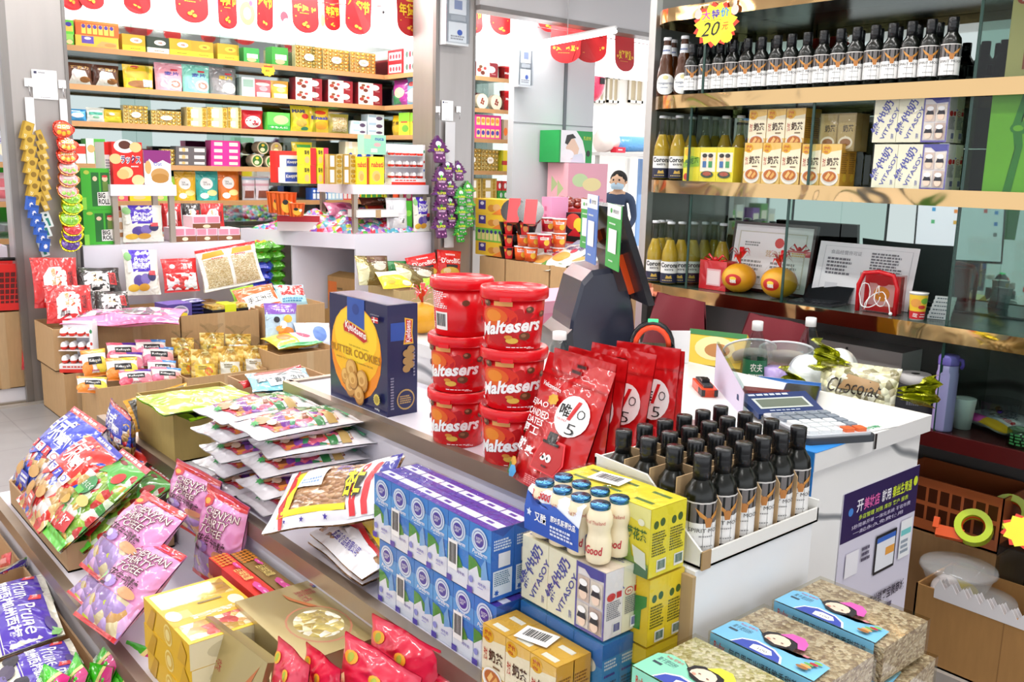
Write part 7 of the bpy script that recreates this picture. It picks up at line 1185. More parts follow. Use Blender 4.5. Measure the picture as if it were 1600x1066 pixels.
for i,(u0,u1,v1,v2) in enumerate(((462,503,141,122),(513,551,144,126),(560,597,147,130))):
    nm=('by the yellow jelly','in the middle','at the corner')[i]; z=bw('chocolate_box','cream and dark red chocolate box '+nm+', lower, second back shelf',u0,u1,v1,1,'box','8a1a24',cho); bw('chocolate_box','cream and dark red chocolate box '+nm+', upper, second back shelf',u0,u1,v2,1,'box','8a1a24',cho,z=z)
# --- third shelf
bw('milk_candy','blue milk sweets bag at the column on the third back shelf',109,138,170,2,'bag','3a9ad8',[('e','p:e8f0f4',.5,.5,.35,.2),('l','p:e0f0f8',.2,.75,.8,.9,1)],cat='snack')
bw('tea_bag','white and green sweets bag on the third back shelf',139,166,168,2,'bag','e8eee4',[('r','p:4aa08a',.1,.5,.9,.7),('e','p:8ac0a0',.5,.35,.2,.12),('r','p:f2f0ea',.0,.02,1,.25)],cat='snack'); bw('tea_bag','yellow sweets bag next to the chocolate ball square on the third back shelf',166,194,171,2,'bag','e8c82a',[('r','p:b8981e',.1,.5,.9,.8),('r','p:f0dc3a',.0,.02,1,.3),('e','p:f4ecc0',.4,.65,.16,.1)],cat='snack')
bw('chocolate_box','square box of gold chocolate balls on the third back shelf',195,233,165,2,'fer','',(5,5)); bw('chocolate_box','wide tilted box of gold and brown chocolates on the third back shelf',238,285,173,2,'fer','',(6,4))
for i,(u0,u1) in enumerate(((292,323),(324,355),(356,377))):
    br=[('r','p:c0a458',0,0,1,1),('r','p:e8d89a',.3,0,.75,1),('r','p:f4efe4',.22,.2,.56,.85)]+[('e','n:c8a040',x,y,.09,.16) for x in (.1,.88) for y in (.2,.5,.8)]
    z=bw('chocolate_box','gold chocolate brick, lower row %s on the third back shelf'%('left','middle','right')[i],u0,u1,188,2,'box','c8b070',br); bw('chocolate_box','gold chocolate brick, upper row %s on the third back shelf'%('left','middle','right')[i],u0,u1,168,2,'box','c8b070',br,z=z)
bw('snack_bag','red and white snack bag on the third back shelf',380,415,172,2,'bag','d82030',[('e','p:f4f0f0',.5,.4,.35,.3),('e','p:c83a4a',.6,.35,.16,.14)],cat='snack'); bw('biscuit_box','green puff biscuit box on the third back shelf',418,453,176,2,'box','5ac84a',[('e','p:a8e08a',.6,.6,.34,.26),('e','p:c8d88a',.55,.55,.2,.16),('r','p:2a9a3a',0,0,1,.3),('t','p:f0f8f0','卡もんに',.1,.12,.9,.24,{'b':.02})])
bw('snack_bag','yellow snack bag with cartoon rings on the third back shelf',459,488,165,2,'bag','f0dc2a',[('e','p:c8a84a',.5,.35,.3,.16),('e','p:3a8a6a',.7,.12,.2,.08),('t','p:3a3a6a','MAMI',.05,.72,.7,.86,{'b':.03}),('e','p:d83a2a',.7,.6,.2,.1)],cat='snack'); bw('snack_bag','yellow snack bag with blue lettering on the third back shelf',488,518,168,2,'bag','f4cc1e',[('e','p:e8a02a',.55,.3,.34,.18),('t','p:2a3ab0','Enaak',.06,.52,.96,.66,{'b':.03}),('e','p:d83a1a',.5,.8,.3,.08)],cat='snack')
bw('grain_bag','olive bag with a window of dried flakes on the third back shelf',518,549,178,2,'bag','a89a3a',[('r',SHRED,.15,.1,.85,.82)],cat='snack')
for i,(u0,u1,vt) in enumerate(((551,573,186),(575,600,176))):
    n=2 if i==0 else 3; z=None
    for j in range(n): 
        v_=212-(212-vt)*(j+1)/n; z=bw('milk_box','pale blue milk sweets box, %s in the stack %s'%(('lowest','second','third')[j],('by the olive bag','at the shelf corner')[i]),u0,u1,v_+3,2,'box','d8e8f0',[('e','p:5a4a6a',.7,.5,.2,.24),('r','p:a8c8e0',.05,.6,.5,.9)],z=z)
# --- fourth shelf
for i in range(3): z=bw('wafer_pack','dark grey wafer pack on the fourth back shelf',275,322,[251,240,229][i],3,'box','5a5658',[('r','p:c8c0b8',.1,.25,.4,.75),('r','p:d8d4d0',.6,.25,.95,.75),('e','p:c8a86a',.25,.5,.06,.3)],z=None if i==0 else z,group='dark grey wafer packs',anchor='top')
for i in range(4): z=bw('wafer_pack','magenta wafer pack on the fourth back shelf',330,375,[251,241,231,220][i],3,'box','d82a8a',[('r','p:e8d8c0',.1,.25,.38,.75),('r','p:e8d8c0',.62,.25,.92,.75)],z=None if i==0 else z,group='magenta wafer packs',anchor='top')
def tin(label,u,v,r,y,lid,face,row=None,group=None):
    p=ony(u,v,y); b=B(); n=18
    pr=[(r,0),(r,.11)]; b.grid(lambda a,t:(r*math.cos(6.2832*a),t*.11,r*math.sin(6.2832*a)),n,1,'p:b8a88a',True,True); b.add([(0,0,0)]+[(r*math.cos(6.2832*k_/n),0,r*math.sin(6.2832*k_/n)) for k_ in range(n)],[(0,1+(k_+1)%n,1+k_) for k_ in range(n)],'p:'+lid)
    b.art(lambda u_,v_,o:((u_-.5)*2*r,-o,(v_-.5)*2*r),[('e','p:'+face,.5,.5,.4,.4),('e','p:e8d8a8',.45,.35,.2,.16),('e','p:d8c02a',.5,.7,.14,.1)]); return one('biscuit_tin',label,'tin',b,loc=p,group=group)
for lb,u,v,c in (('lower left one',402,251,'2f6a2a'),('lower right one',424,253,'2f7a2a'),('upper left one',411,231,'1f5a24'),('upper right one',432,232,'b89a6a')): tin('round biscuit tin with green picture on the fourth back shelf, '+lb,u,v,.053,YS+.05,'c8b898',c)
bw('milk_bottle_pack','row pack of milk bottles behind the riser goods',540,583,222,3,'box','f0e6c8',[q for i in range(3) for q in (('r','p:e8d8a8',.06+.32*i,.05,.3+.32*i,.75),('e','p:2a4ab0',.18+.32*i,.4,.1,.2),('r','p:f4f2ea',.12+.32*i,.75,.24+.32*i,1))])
bw('chocolate_box','dim gold chocolate box at the back of the fourth shelf',255,275,233,3,'fer','',(3,4)); bw('biscuit_box','green box beside the red biscuit box on the fourth back shelf',135,165,217,3,'box','4aa83a',[('r','p:f0ece0',0,0,.4,1),('e','p:c8a86a',.25,.6,.2,.16),('l','p:e0f0d8',.55,.3,.9,.6,3)]); bw('biscuit_box','white and red box near the column on the fourth back shelf',118,134,225,3,'box','e8e4e0',[('r','p:d83a2a',0,.5,1,.9)])
bw('snack_bag','yellow and green snack bag behind the roll packs',461,492,222,3,'bag','e8d02a',[('r','p:4aa84a',.2,.6,.9,.9)],cat='snack')
for i,(u0,u1) in enumerate(((610,634),(636,660))): bw('jar_pack','dark jar pack behind the egg rack on the side shelf '+('left','right')[i],u0,u1,226,3,'box','5a5a3a',[('e','p:c8502a',.3,.6,.2,.2),('e','p:6a8a3a',.7,.6,.2,.2)],y=YS-.3)
# --- fifth shelf
for i,(u0,u1,c,nm) in enumerate(((277,310,'f0bc1e','yellow'),(310,345,'2ab0a8','teal'),(345,378,'f07a1e','orange'))):
    bw('cracker_pouch',nm+' cracker pouch with round white logo on the fifth back shelf',u0,u1,268-(i==2)*2,4,'pouch',c,[('e','p:f6f6f4',.44,.58,.28,.2),('t','p:3a3a3a','YAVA\nCRACKER',.28,.52,.6,.65,{'b':.01}),('e','p:f0d88a',.66,.26,.24,.1),('e','p:f4f0e4',.3,.16,.18,.1)],cat='snack')
for i,(u0,u1,c) in enumerate(((183,200,'e8506a'),(203,240,'e8c81e'),(244,262,'8ac84a'))): bw('biscuit_pack',('pink','yellow','green')[i]+' flat biscuit pack seen through the riser legs',u0,u1,304,4,'box',c,[('e','p:e8c080',.4,.5,.26,.3)])
bw('cracker_pouch','lime cracker pouch beside the yellow one on the fifth back shelf',262,278,276,4,'pouch','a0d82a',[('e','p:f4f4f0',.5,.6,.3,.2)],cat='snack')
for i,(u0,u1) in enumerate(((383,403),(404,425))): bw('jerky_bag','striped clear bag of brown snacks on the fifth back shelf, '+('beside the orange pouch','nearer the counter')[i],u0,u1,276,4,'bag','e8dce4',[('r','p:d8a8b8',0,.6,1,.7),('r','p:a8c0d8',0,.85,1,.95),('r','p:8a4a3a',.15,.08,.85,.4)],cat='snack')
for i,(u0,u1,c,c2,nm) in enumerate(((488,512,'2a5ab8','e8eef4','blue and white yogurt'),(512,536,'8ac0e0','e8f0f4','light blue milk'),(536,563,'d83a3a','e8e0e0','red milk'),(563,598,'e8e02a','4aa04a','yellow lemon'))):
    bw('drink_pack',nm+' drink pack on the fifth back shelf under the riser',u0,u1,294,4,'box',c,[q for k_ in range(4) for q in (('r','p:'+c2,.04+.24*k_,.1,.22+.24*k_,.55),('e','p:'+c2,.13+.24*k_,.75,.08,.12))],cat='drink')
bw('lemon_pack','small yellow lemon drink pack by the riser leg',601,613,296,4,'box','e0d84a',[('e','p:8ab83a',.5,.5,.3,.3)],cat='drink',y=YS+.03)
for i,(u0,u1,c,nm) in enumerate(((622,632,'d8502a','orange'),(632,645,'e83a8a','pink'),(648,660,'c8d82a','lime'),(660,672,'d8802a','brown'))): bw('candy_pack',nm+' sweets pack on the side shelf behind the riser',u0,u1,298,4,'box',c,[('e','p:f0e8d8',.5,.5,.3,.25)],y=YS-.35)
# --- left of the first column
YL=YS+.03
for lb,u0,u1,vt,row,kd,c,ar,z in (('pink box of biscuits left of the column, top shelf',-12,21,44,0,'box','e8a0b0',[('e','p:e8c8a8',.5,.4,.4,.2)],None),('magenta biscuit box above the pink one left of the column',-12,20,17,0,'box','d83a8a',[q for i in range(3) for q in (('r','p:e8c86a',.1+.3*i,.1,.34+.3*i,.7),('e','p:3a3aa0',.22+.3*i,.6,.1,.16))],'s'),
  ('brown chocolate bag with green base left of the column',-14,14,86,1,'bag','5a3018',[('r','f:3aa83a',0,0,1,.3),('e','p:8a5a2a',.5,.35,.3,.2)],None),('second brown and green chocolate bag left of the column',14,30,89,1,'bag','5a3018',[('r','f:4ac83a',0,0,1,.35)],None),
  ('yellow cheese wafer box left of the column',9,34,161,2,'box','f4dc2a',nab,None),('dark red sweets box at the frame edge, third shelf',-14,8,152,2,'box','a86a5a',[('e','p:e8c0b0',.6,.5,.2,.2)],None),
  ('pale purple snack bag at the frame edge, fourth shelf',-12,19,204,3,'bag','c8d0e0',[('e','p:e8e0c8',.6,.4,.3,.2),('t','p:7a4a9a','bee',.4,.65,.95,.8,{'b':.02})],None),('orange snack bag beside the purple one, fourth shelf',19,36,206,3,'bag','f0861e',[('e','p:f4d03a',.5,.5,.3,.2)],None),
  ('pink-filled clear bag at the frame edge, fifth shelf',-12,24,270,4,'bag','e8c0c8',[('r','p:d8707a',.1,.1,.9,.4),('r','p:d8707a',.1,.5,.9,.8)],None),('white paper bag beside the pink one, fifth shelf',24,40,274,4,'bag','ecebf0',[('e','p:c8c8d8',.5,.5,.2,.2)],None)):
    zz=bw('snack_pack' if kd=='box' else 'snack_bag',lb,u0,u1,vt,row,kd,c,ar,z=(zlast if z=='s' else None),y=YL,cat='snack'); zlast=zz
# --- side shelves (face the aisle, along x = XS)
def sd(nm,label,u0,u1,vt,row,kind,col,arg=(),z=None,D=.12,cat='box',x=None):
    x = x or XS+.03; z=RZ[row]+.001 if z is None else z; vb=proj((x,onx(u0,vt,x).y,z))[1]; a=onx(u0,(vt+vb)/2,x); c=onx(u1,(vt+vb)/2,x); W=a.y-c.y; ym=(a.y+c.y)/2; H=max(.02,hgt((u0+u1)/2,vt,x,ym)-z)
    b=pbox(W,D,H,'p:'+col,arg) if kind=='box' else bag(W*1.04,H,min(.09,W*.4),'f:'+col,arg,seed=int(u0),nu=10,nv=12)
    one(nm,label,cat,b,loc=(x+D/2,ym,z),rz=-90); return z+H
rd=[('r','p:e8e0e4',.08,.15,.92,.8)]+[('e','p:c83a4a',.2+.2*i,.45,.07,.2) for i in range(4)]
z=sd('sweets_box','red and white sweets box, lower one by the corner, top side shelf',606,629,97,0,'box','c8202c',rd); sd('sweets_box','red and white sweets box, upper one by the corner, top side shelf',606,629,78,0,'box','c8202c',rd,z=z)
wr=[('r','p:f0ecee',0,0,1,1)]+[('e','p:c83a4a' if i%2 else 'p:4a6a5a',.2+.2*i,.5,.08,.26) for i in range(4)]
z=sd('sweets_box','white bottle-picture sweets box, lower one, top side shelf',631,656,94,0,'box','e8e4e6',wr); sd('sweets_box','white bottle-picture sweets box, upper one, top side shelf',631,656,74,0,'box','e8e4e6',wr,z=z); sd('sweets_box','grey and red box next to the steel column, top side shelf',658,670,72,0,'box','b8a8b0',[('r','p:d82a3a',.5,0,1,1)])
sd('candy_bag','magenta and green sweets bag in the corner, second side shelf',608,630,124,1,'bag','b03a9a',[('r','f:4aa06a',0,.0,.6,.4),('e','p:e8d0a8',.6,.5,.3,.2)],cat='snack'); sd('candy_bag','large light blue sweets bag on the second side shelf',628,668,119,1,'bag','8ac8e8',[('e','f:e8eef2',.5,.4,.4,.2),('r','f:5a6a9a',.1,.7,.9,.85),('e','p:d8503a',.3,.75,.12,.08),('r','f:f0f0f2',.1,.1,.6,.3)],cat='snack')
sd('candy_bag','yellow dried fruit bag in the corner, third side shelf',606,624,180,2,'bag','f0c01e',[('t','p:2a2a1a','芒果',.2,.5,.8,.7,{'b':.01})],cat='snack')
for i,(u0,u1) in enumerate(((623,640),(641,657))): sd('snack_box','yellow-green picture box, %s of two on the third side shelf'%('left','right')[i],u0,u1,176,2,'box','d8d83a',[('r','p:8ac83a',0,.6,1,1),('e','p:6aae3a',.6,.3,.3,.16),('r','p:c8503a',.2,.55,.8,.62)])
sd('drink_pack','blue bottle pack beside the steel column, third side shelf',658,671,191,2,'box','5aa8d8',[('e','p:e8f0f4',.5,.5,.3,.2)],cat='drink')
# --- narrow shelves right of the second column
NZ=[2.455,2.145,1.85,1.53,1.24]; NY=YS+.03
def nb(nm,label,u0,u1,vt,lv,kind,col,arg=(),z=None,cat='box'): return bw(nm,label,u0,u1,vt,None,kind,col,arg,z=NZ[lv]+.001 if z is None else z,y=NY,cat=cat)
for i,(u0,u1) in enumerate(((716,740),(744,778))):
    z=nb('chocolate_box','cream and red chocolate box, lower, narrow shelves top '+('left','right')[i],u0,u1,99+i,0,'box','8a1a24',cho); nb('chocolate_box','cream and red chocolate box, upper, narrow shelves top '+('left','right')[i],u0,u1,80+2*i,0,'box','8a1a24',cho,z=z)
def ntub(label,u,v,lv,r,h,col,face=None,flat=False):
    p=ony(u,v,NY+.07); 
    if flat:
        b=B(); n=18; b.grid(lambda a,t:(r*math.cos(6.2832*a),t*.06,r*math.sin(6.2832*a)),n,1,'p:d8c8b0',True,True); b.add([(0,0,0)]+[(r*math.cos(6.2832*k_/n),0,r*math.sin(6.2832*k_/n)) for k_ in range(n)],[(0,1+(k_+1)%n,1+k_) for k_ in range(n)],'p:'+col)
        b.art(lambda u_,v_,o:((u_-.5)*2*r,-o,(v_-.5)*2*r),[('e','p:e8e0c8',.5,.5,.42,.42)]+[('e','p:8a3a2a',x,y,.08,.08) for x,y in ((.4,.4),(.55,.35),(.6,.5),(.45,.55),(.5,.66))]); return one('biscuit_tin',label,'tin',b,loc=(p.x,NY+.03,NZ[lv]+.001+r))
    b=B().lathe([(r*.88,0),(r,h*.86),(r*1.06,h*.87),(r*1.06,h),(0,h)],col,18); b.art(FC(r*.885,.01,h*.8,150,r),face or [],5); return one('chocolate_tub',label,'tub',b,loc=(p.x,NY+.08,NZ[lv]+.001))
ntub('small red chocolate tub at the end of the top narrow shelf',788,115,0,.06,.13,'k:d8101a',[('t','p:f4f0f0','Malt',.3,.4,.7,.6,{'b':.02})])
nb('candy_bag','pink and orange sweets bag by the column, second narrow shelf',718,738,123,1,'bag','f0863a',[('r','f:e83a8a',0,0,.3,1),('r','f:c8d82a',.75,0,1,1)],cat='snack')
ntub('cream round cookie tin on its edge by the sweets bag, second narrow shelf',750,155,1,.075,.06,'e8dcc0',flat=True); ntub('cream round cookie tin on its edge next to the red tub, second narrow shelf',772,156,1,.075,.06,'e8dcc0',flat=True); ntub('red chocolate tub high at the end of the second narrow shelf',790,150,1,.055,.2,'k:d8101a',[('t','p:f4f0f0','Malt',.3,.6,.7,.75,{'b':.02})])
bis=lambda c:[q for i in range(5) for q in (('r','p:f0d880',.06+.18*i,.12,.2+.18*i,.8),('e','p:4a3a9a' if c else 'p:e8903a',.13+.18*i,.5,.06,.2))]
z=nb('biscuit_box','orange biscuit box, lower one on the third narrow shelf',718,742,197,2,'box','f0842a',bis(1)); nb('biscuit_box','orange biscuit box, upper one on the third narrow shelf',718,742,178,2,'box','f0842a',bis(1),z=z)
z=nb('biscuit_box','magenta biscuit box, lower one on the third narrow shelf',742,783,198,2,'box','e83a9a',bis(1)); nb('biscuit_box','magenta biscuit box, upper one on the third narrow shelf',742,783,180,2,'box','e83a9a',bis(0),z=z)
z=nb('snack_box','small white and orange box at the end of the third narrow shelf',785,795,187,2,'box','c8a890',[('e','p:e8742a',.5,.4,.3,.2)])
nb('chocolate_box','clear box of gold chocolate balls by the column, fourth narrow shelf',724,754,232,3,'fer','',(5,5)); nb('chocolate_box','clear box of gold chocolate balls, second on the fourth narrow shelf',755,781,234,3,'fer','',(5,5)); nb('sauce_bottle','yellow bottle at the end of the fourth narrow shelf',784,793,235,3,'box','e8d02a',[('r','p:c8302a',0,.3,1,.5)],cat='bottle')
for i,(u0,u1) in enumerate(((734,752),(754,776))):
    br=[('r','p:c0a458',0,0,1,1),('r','p:f4efe4',.22,.2,.56,.85)]+[('e','n:c8a040',x,y,.09,.16) for x in (.1,.8) for y in (.2,.5,.8)]
    z=nb('chocolate_box','gold chocolate brick, lower %s, fifth narrow shelf'%('left','right')[i],u0,u1,297,4,'box','c8b070',br); nb('chocolate_box','gold chocolate brick, upper %s, fifth narrow shelf'%('left','right')[i],u0,u1,279,4,'box','c8b070',br,z=z)
z=nb('can_pack','green can pack at the end of the fifth narrow shelf',778,795,298,4,'box','2f9a3a',[('e','p:e8f0e8',.3,.5,.12,.3),('e','p:e8f0e8',.7,.5,.12,.3)],cat='drink'); nb('can_pack','red can pack on the green one, fifth narrow shelf',776,795,283,4,'box','c81e1e',[('e','p:f0e8e8',.25,.5,.1,.3),('e','p:f0e8e8',.7,.5,.1,.3)],z=z,cat='drink')
p=onx(800,1,4); 
# yellow starburst label on a shelf edge
pp=ony(419,110,YS-.02); burst('price_card','small yellow starburst label on the top back shelf edge',9,.065,[('l','p:8a5a1a',.3,.3,.7,.6,1),('r','p:c8502a',.2,.72,.8,.88)],col='p:f0dc2a',rim='p:e8c81e',loc=pp,rz=0)
# --- lit sign pictures and red banners
def banner(label,u0,u1,v1,y,rz=0,txt='年货节',faces=None,v0=None,H=.42,W=None):
    zb=ony((u0+u1)/2,v1,y); xm=zb.x; a=ony(u0,v1,y).x; c=ony(u1,v1,y).x; W=W or (c-a); zt=zb.z+H; n=14
    pts=[(-W/2,H),(-W/2,W/2*.75)]+[(-W/2*math.cos(math.pi*i/n),W/2*.75*(1-math.sin(math.pi*i/n))) for i in range(n+1)]+[(W/2,H)]
    b=B(); m=len(pts); wv=lambda x,z:.012*math.sin(z*9+u0)
    b.add([(x,wv(x,z),z) for x,z in pts]+[(x,wv(x,z)+.002,z) for x,z in pts],[tuple(range(m)),tuple(range(2*m-1,m-1,-1))]+[(i,m+i,m+(i+1)%m,(i+1)%m) for i in range(m)],'p:b80f16')
    b.art(lambda u,v,o:(-W/2+u*W,wv(0,v*H)-o-.004,v*H),[('t','p:f0c81e',txt,.08,.4,.92,.66,{'b':.03}),('l','p:e8a81e',.28,.36,.72,.38,1),('e','p:e8b02a',.42,.16,.07,.03),('e','p:e8902a',.56,.13,.07,.03),('e','p:d8a02a',.5,.2,.05,.02),('e','p:e8b83a',.5,.72,.16,.025),('e','p:e8a82a',.14,.75,.025,.012),('e','p:e8a82a',.86,.78,.025,.012),('e','p:e8a82a',.12,.3,.025,.012)]) if len(txt)==3 else b.art(lambda u,v,o:(-W/2+u*W,wv(0,v*H)-o-.004,v*H),[('t','p:e8c02a',txt,.18,.32,.82,.8,{'b':.02}),('e','p:e8a83a',.12,.4,.05,.04),('e','p:e8a83a',.88,.4,.05,.04),('l','p:e8a83a',.25,.26,.75,.28,1)])
    return one('hanging_banner',label,'banner',b,loc=(xm,y,zb.z),rz=rz)
BY=YS-.22
for lb,u0,u1,v1 in (('cut by the frame left of the column',-20,15,9),('dark edge beside the first column',97,130,16),('overlapping the darker one by the column',124,163,15),('above the gold tea boxes',195,237,22),('wide one above the oat pouches',275,326,36),('narrow one above the gold tea box end',342,371,45),('narrow one above the yellow burst label',403,428,48),('above the first chocolate ball box',457,498,52),('above the last chocolate ball box',541,581,54)):
    banner('red new year banner '+lb,u0,u1,v1,BY)
banner('pale red new year banner hanging behind the others',507,531,48,YS-.06,H=.3); banner('red new year banner on the side return near the right column',620,661,57,6.75,rz=0,H=.4)
for lb,u0,u1,v1,y in (('left one right of the second column',727,753,52,YS-.25),('right one right of the second column',766,802,55,YS-.3),('cut short by the soffit',839,873,50,6.9)): banner('red new year banner, '+lb,u0,u1,v1,y,H=.34)
for lb,u0,u1,v1,y,rz in (('tilted left one over the grey panel',866,900,99,6.75,-40),('tilted middle one over the grey panel',905,940,98,6.7,-40),('hanging in the opening to the street',960,990,112,6.6,0)): banner('red street banner '+lb,u0,u1,v1,y,rz,'年货\n好啦',H=.36)
sx=B().tube([(ony(840,60,6.64).x,6.64,ony(840,60,6.64).z+.1),(8.6,6.62,ony(960,70,6.62).z+.05)],.004,'k:8a1a1a',5); sx.tube([(6.4,6.64,2.6),(6.4,6.5,2.9)],.004,'k:8a1a1a',5); one('banner_string','thin red string carrying the street banners across the opening','string',sx)
b=B(); pts=[ony(u,v,BY+.01) for u,v in ((-20,-14),(160,-16),(340,-12),(520,6),(600,10))]; b.tube(pts,.004,'k:8a1a1a',5); one('banner_string','thin red string carrying the banners over the back shelves','string',b)
def pic(label,u0,u1,v0,v1,y,items,x=None):
    a=ony(u0,v1,y); c=ony(u1,v0,y); b=B().box(a.x,y-.002,a.z,c.x,y,c.z,'e:fbf4f4:1.1'); b.art(lambda u,v,o:(a.x+u*(c.x-a.x),y-.002-o,a.z+v*(c.z-a.z)),items); return one('sign_picture',label,'sign',b)
pk=lambda *c:[('e','e:%s:1.0'%q[0],q[1],q[2],q[3],q[4]) for q in c]
pic('printed sweets picture on the lit sign, pink and purple',325,345,-10,25,YS-.021,pk(('e0a0e0',.5,.5,.4,.4),('f0c8f0',.4,.6,.2,.2))); pic('printed sweets picture on the lit sign, lime ring',372,400,-5,38,YS-.021,pk(('d8e87a',.5,.4,.42,.4),('f4f0d8',.5,.4,.2,.2),('e86a8a',.7,.75,.1,.1))); pic('printed sweets picture on the lit sign, dark cherries',436,456,15,45,YS-.021,pk(('b85a6a',.4,.6,.3,.26),('e8c0c8',.6,.35,.3,.2))); pic('printed sweets picture on the lit sign, yellow star',500,508,20,44,YS-.021,pk(('f0e08a',.5,.5,.4,.4)))
b=B(); a=ony(594,18,YS-.03); b.ball((a.x,a.y,a.z),.05,'k:f4f4f4',14); b.lathe([(.02,a.z+.04),(.03,a.z+.09)],'k:f0f0f0',12,(a.x,a.y)); b.ball((a.x+.005,a.y-.045,a.z-.01),.014,'k:16161a',8); one('security_camera','small white dome camera at the sign corner','camera',b)
pic('printed sweets picture on the right lit sign',730,752,26,54,YS-.021,pk(('e8a0b0',.3,.5,.2,.2),('d86a8a',.6,.4,.2,.16),('5a5a6a',.5,.85,.4,.06))); pic('pale round picture on the right lit sign',803,832,30,70,YS-.021,pk(('dcd0ee',.5,.5,.48,.48)))
b=B(); b.box(6.3,YS-.04,2.6,9,YS+.1,CEIL-.02,'e:ffffff:2.6'); one('sign_lightbox','lit white sign board continuing over the grey wall panel','sign',b)
def tube_lamp(label,a,c):
    a,c=Vector(a),Vector(c); b=B().tube([a,c],.014,'e:ffffff:9',10); m=(a+c)/2; h_=B().tube([a+Vector((0,0,.035)),c+Vector((0,0,.035))],.016,'k:e8e8e8',6); h_.tube([m+Vector((0,0,.03)),Vector((m.x,m.y,CEIL-.001))],.004,'k:c8c8c8',5); one('tube_lamp',label,'lamp',b,[('housing',h_)])
tube_lamp('fluorescent tube lamp under the soffit beside the right column',ony(732,15,6.9),ony(797,24,6.9)); tube_lamp('fluorescent tube lamp continuing over the grey panel',ony(806,25,6.7),ony(962,48,6.7)); 
q0=ony(820,76,6.95); q1=ony(962,58,5.6); tube_lamp('fluorescent tube lamp running towards the street opening',(q0.x,q0.y,q0.z),(q1.x,q1.y,q0.z+.02))
# --- cartons of noodles and biscuits right of the column
for lb,y0,y1 in (('far',6.0,6.34),('middle',5.44,5.98),('near',4.86,5.42)): box_on('cardboard_carton','brown carton, %s one of the row under the noodle tubs'%lb,5.06,y0,5.6,y1,.0,.80,fill=.78)
def rx(nm,label,u0,u1,vt,x,z,col,front,D=.2,cat='box',right=()):
    vb=proj((x,onx(u0,vt,x).y,z))[1]; a=onx(u0,(vt+vb)/2,x); c=onx(u1,(vt+vb)/2,x); W=a.y-c.y; ym=(a.y+c.y)/2; H=hgt((u0+u1)/2,vt,x,ym)-z; b=pbox(W,D,H,col,front,right=right); one(nm,label,cat,b,loc=(x+D/2,ym,z),rz=-90); return z+H
mar=[('r','p:f4c83a',0,0,1,1),('r','p:4a3a90',.12,.3,.38,.9),('e','p:e8e4f0',.25,.7,.07,.12),('e','p:d8903a',.6,.4,.14,.24),('e','p:e8b070',.78,.45,.14,.24),('p','p:f08a3a',[(.6,0),(.9,.4),(1,.4),(1,0)])]
z=.802
for i,(vt,nm) in enumerate(((378,'bottom'),(357,'second'),(335,'third'),(311,'top'))):
    z=rx('biscuit_box',('green' if i==1 else 'yellow and orange')+' biscuit box, %s of the stack by the right column'%nm,743,786,vt,5.12,z+.001,'p:f0c03a',[('r','p:7ac84a',0,0,1,1)]+[q for k_ in range(6) for q in (('r','p:e8d890',.08+.15*k_,.12,.2+.15*k_,.7),('e','p:3a3a80',.14+.15*k_,.75,.05,.14))] if i==1 else mar)
def cup(label,u,v,x,z,r,h,c1,art_,lid='k:f2eef0',group=None):
    p=onx(u,v,x); b=B().lathe([(r*.82,0),(r,h*.94)],c1,18); b.art(FC(r*.825,.006,h*.88,170,r*.995),art_,5); l=B().lathe([(r*1.05,h*.93),(r*1.06,h),(0,h+.001)],lid,18); return inst(K('noodle_tub','noodles',b,[('lid',l)]),label,loc=(x,p.y,z),rz=-50,group=group)
def bowl2(label,u,v,x,z,s=1,lean=0):
    p=onx(u,v,x); b=B().lathe([(.07,0),(.098,.1),(.1,.102)],'k:1c1a1a',20,cap=True); sl=B(); sl.art(lambda u_,v_,o:((lambda t,r:(r*math.sin(t),-r*math.cos(t),v_*.104+.002))((u_-.5)*.8,.072+.03*v_+o)),[('r','p:d8242a',0,0,1,1),('e','p:e8a05a',.6,.5,.3,.26),('r','p:2a2222',.35,.7,.95,.92),('e','p:e8c03a',.12,.7,.1,.12)],6); sl.box(-.045,-.1,.102,.045,.1,.104,'p:c8202a'); return inst(K('rice_bowl','noodles',b,[('paper_band',sl)]),label,loc=(x,p.y,z),rz=-50,rx=lean,scale=s)
cx=5.14
for i,(v,nm) in enumerate(((400,'bottom'),(379,'second'),(357,'third'))): bowl2('black instant rice bowl with red band, %s of the near stack'%nm,797,v,cx,.803+.105*i)
for i,(v,nm) in enumerate(((361,'left'),)): bowl2('black instant rice bowl with red band beside the top of the stack',822,v,cx,1.02)
bowl2('black instant rice bowl tipped on its side, face forward, left one',806,322,5.1,1.17,1.1,62); bowl2('black instant rice bowl tipped on its side, face forward, right one',832,322,5.1,1.17,1.1,62)
oc=[('e','p:f0c040',.7,.4,.16,.24),('r','p:f4f0ec',.35,.62,.8,.82),('l','p:c8302a',.38,.66,.78,.78,1)]
for lb,u,v,z,c in (('orange, lower row left',814,404,.803,'e8602a'),('orange, lower row right',829,404,.803,'e8602a'),('orange, upper row left',818,380,.925,'e8602a'),('orange, upper row right',834,380,.925,'e8602a'),('red, upper row',850,380,.925,'c81e2e')): cup('noodle tub with white lid, '+lb,u,v,5.14,z,.06,.118,'k:'+c,oc)
for lb,u,v,z,c in (('dark red, behind the row, left',856,360,1.045,'b81a2e'),('orange, behind the row, right',874,360,1.045,'e8602a'),('orange, behind the row, lower right',874,378,.925,'e8602a'),('dark red, beside the blue-white pouches',862,376,.925,'c81e2e'),('orange, under the lower right one',874,398,.803,'e8602a'),('red, hidden below the dark red one',860,398,.803,'c81e2e')): cup('noodle tub with white lid, '+lb,u,v,5.34,z,.06,.118,'k:'+c,oc)
rx('pink_box','pink box behind the tipped rice bowls',846,861,308,5.42,.99,'p:f0a0c8',[('l','p:d86a9a',.3,.2,.6,.8,3)])
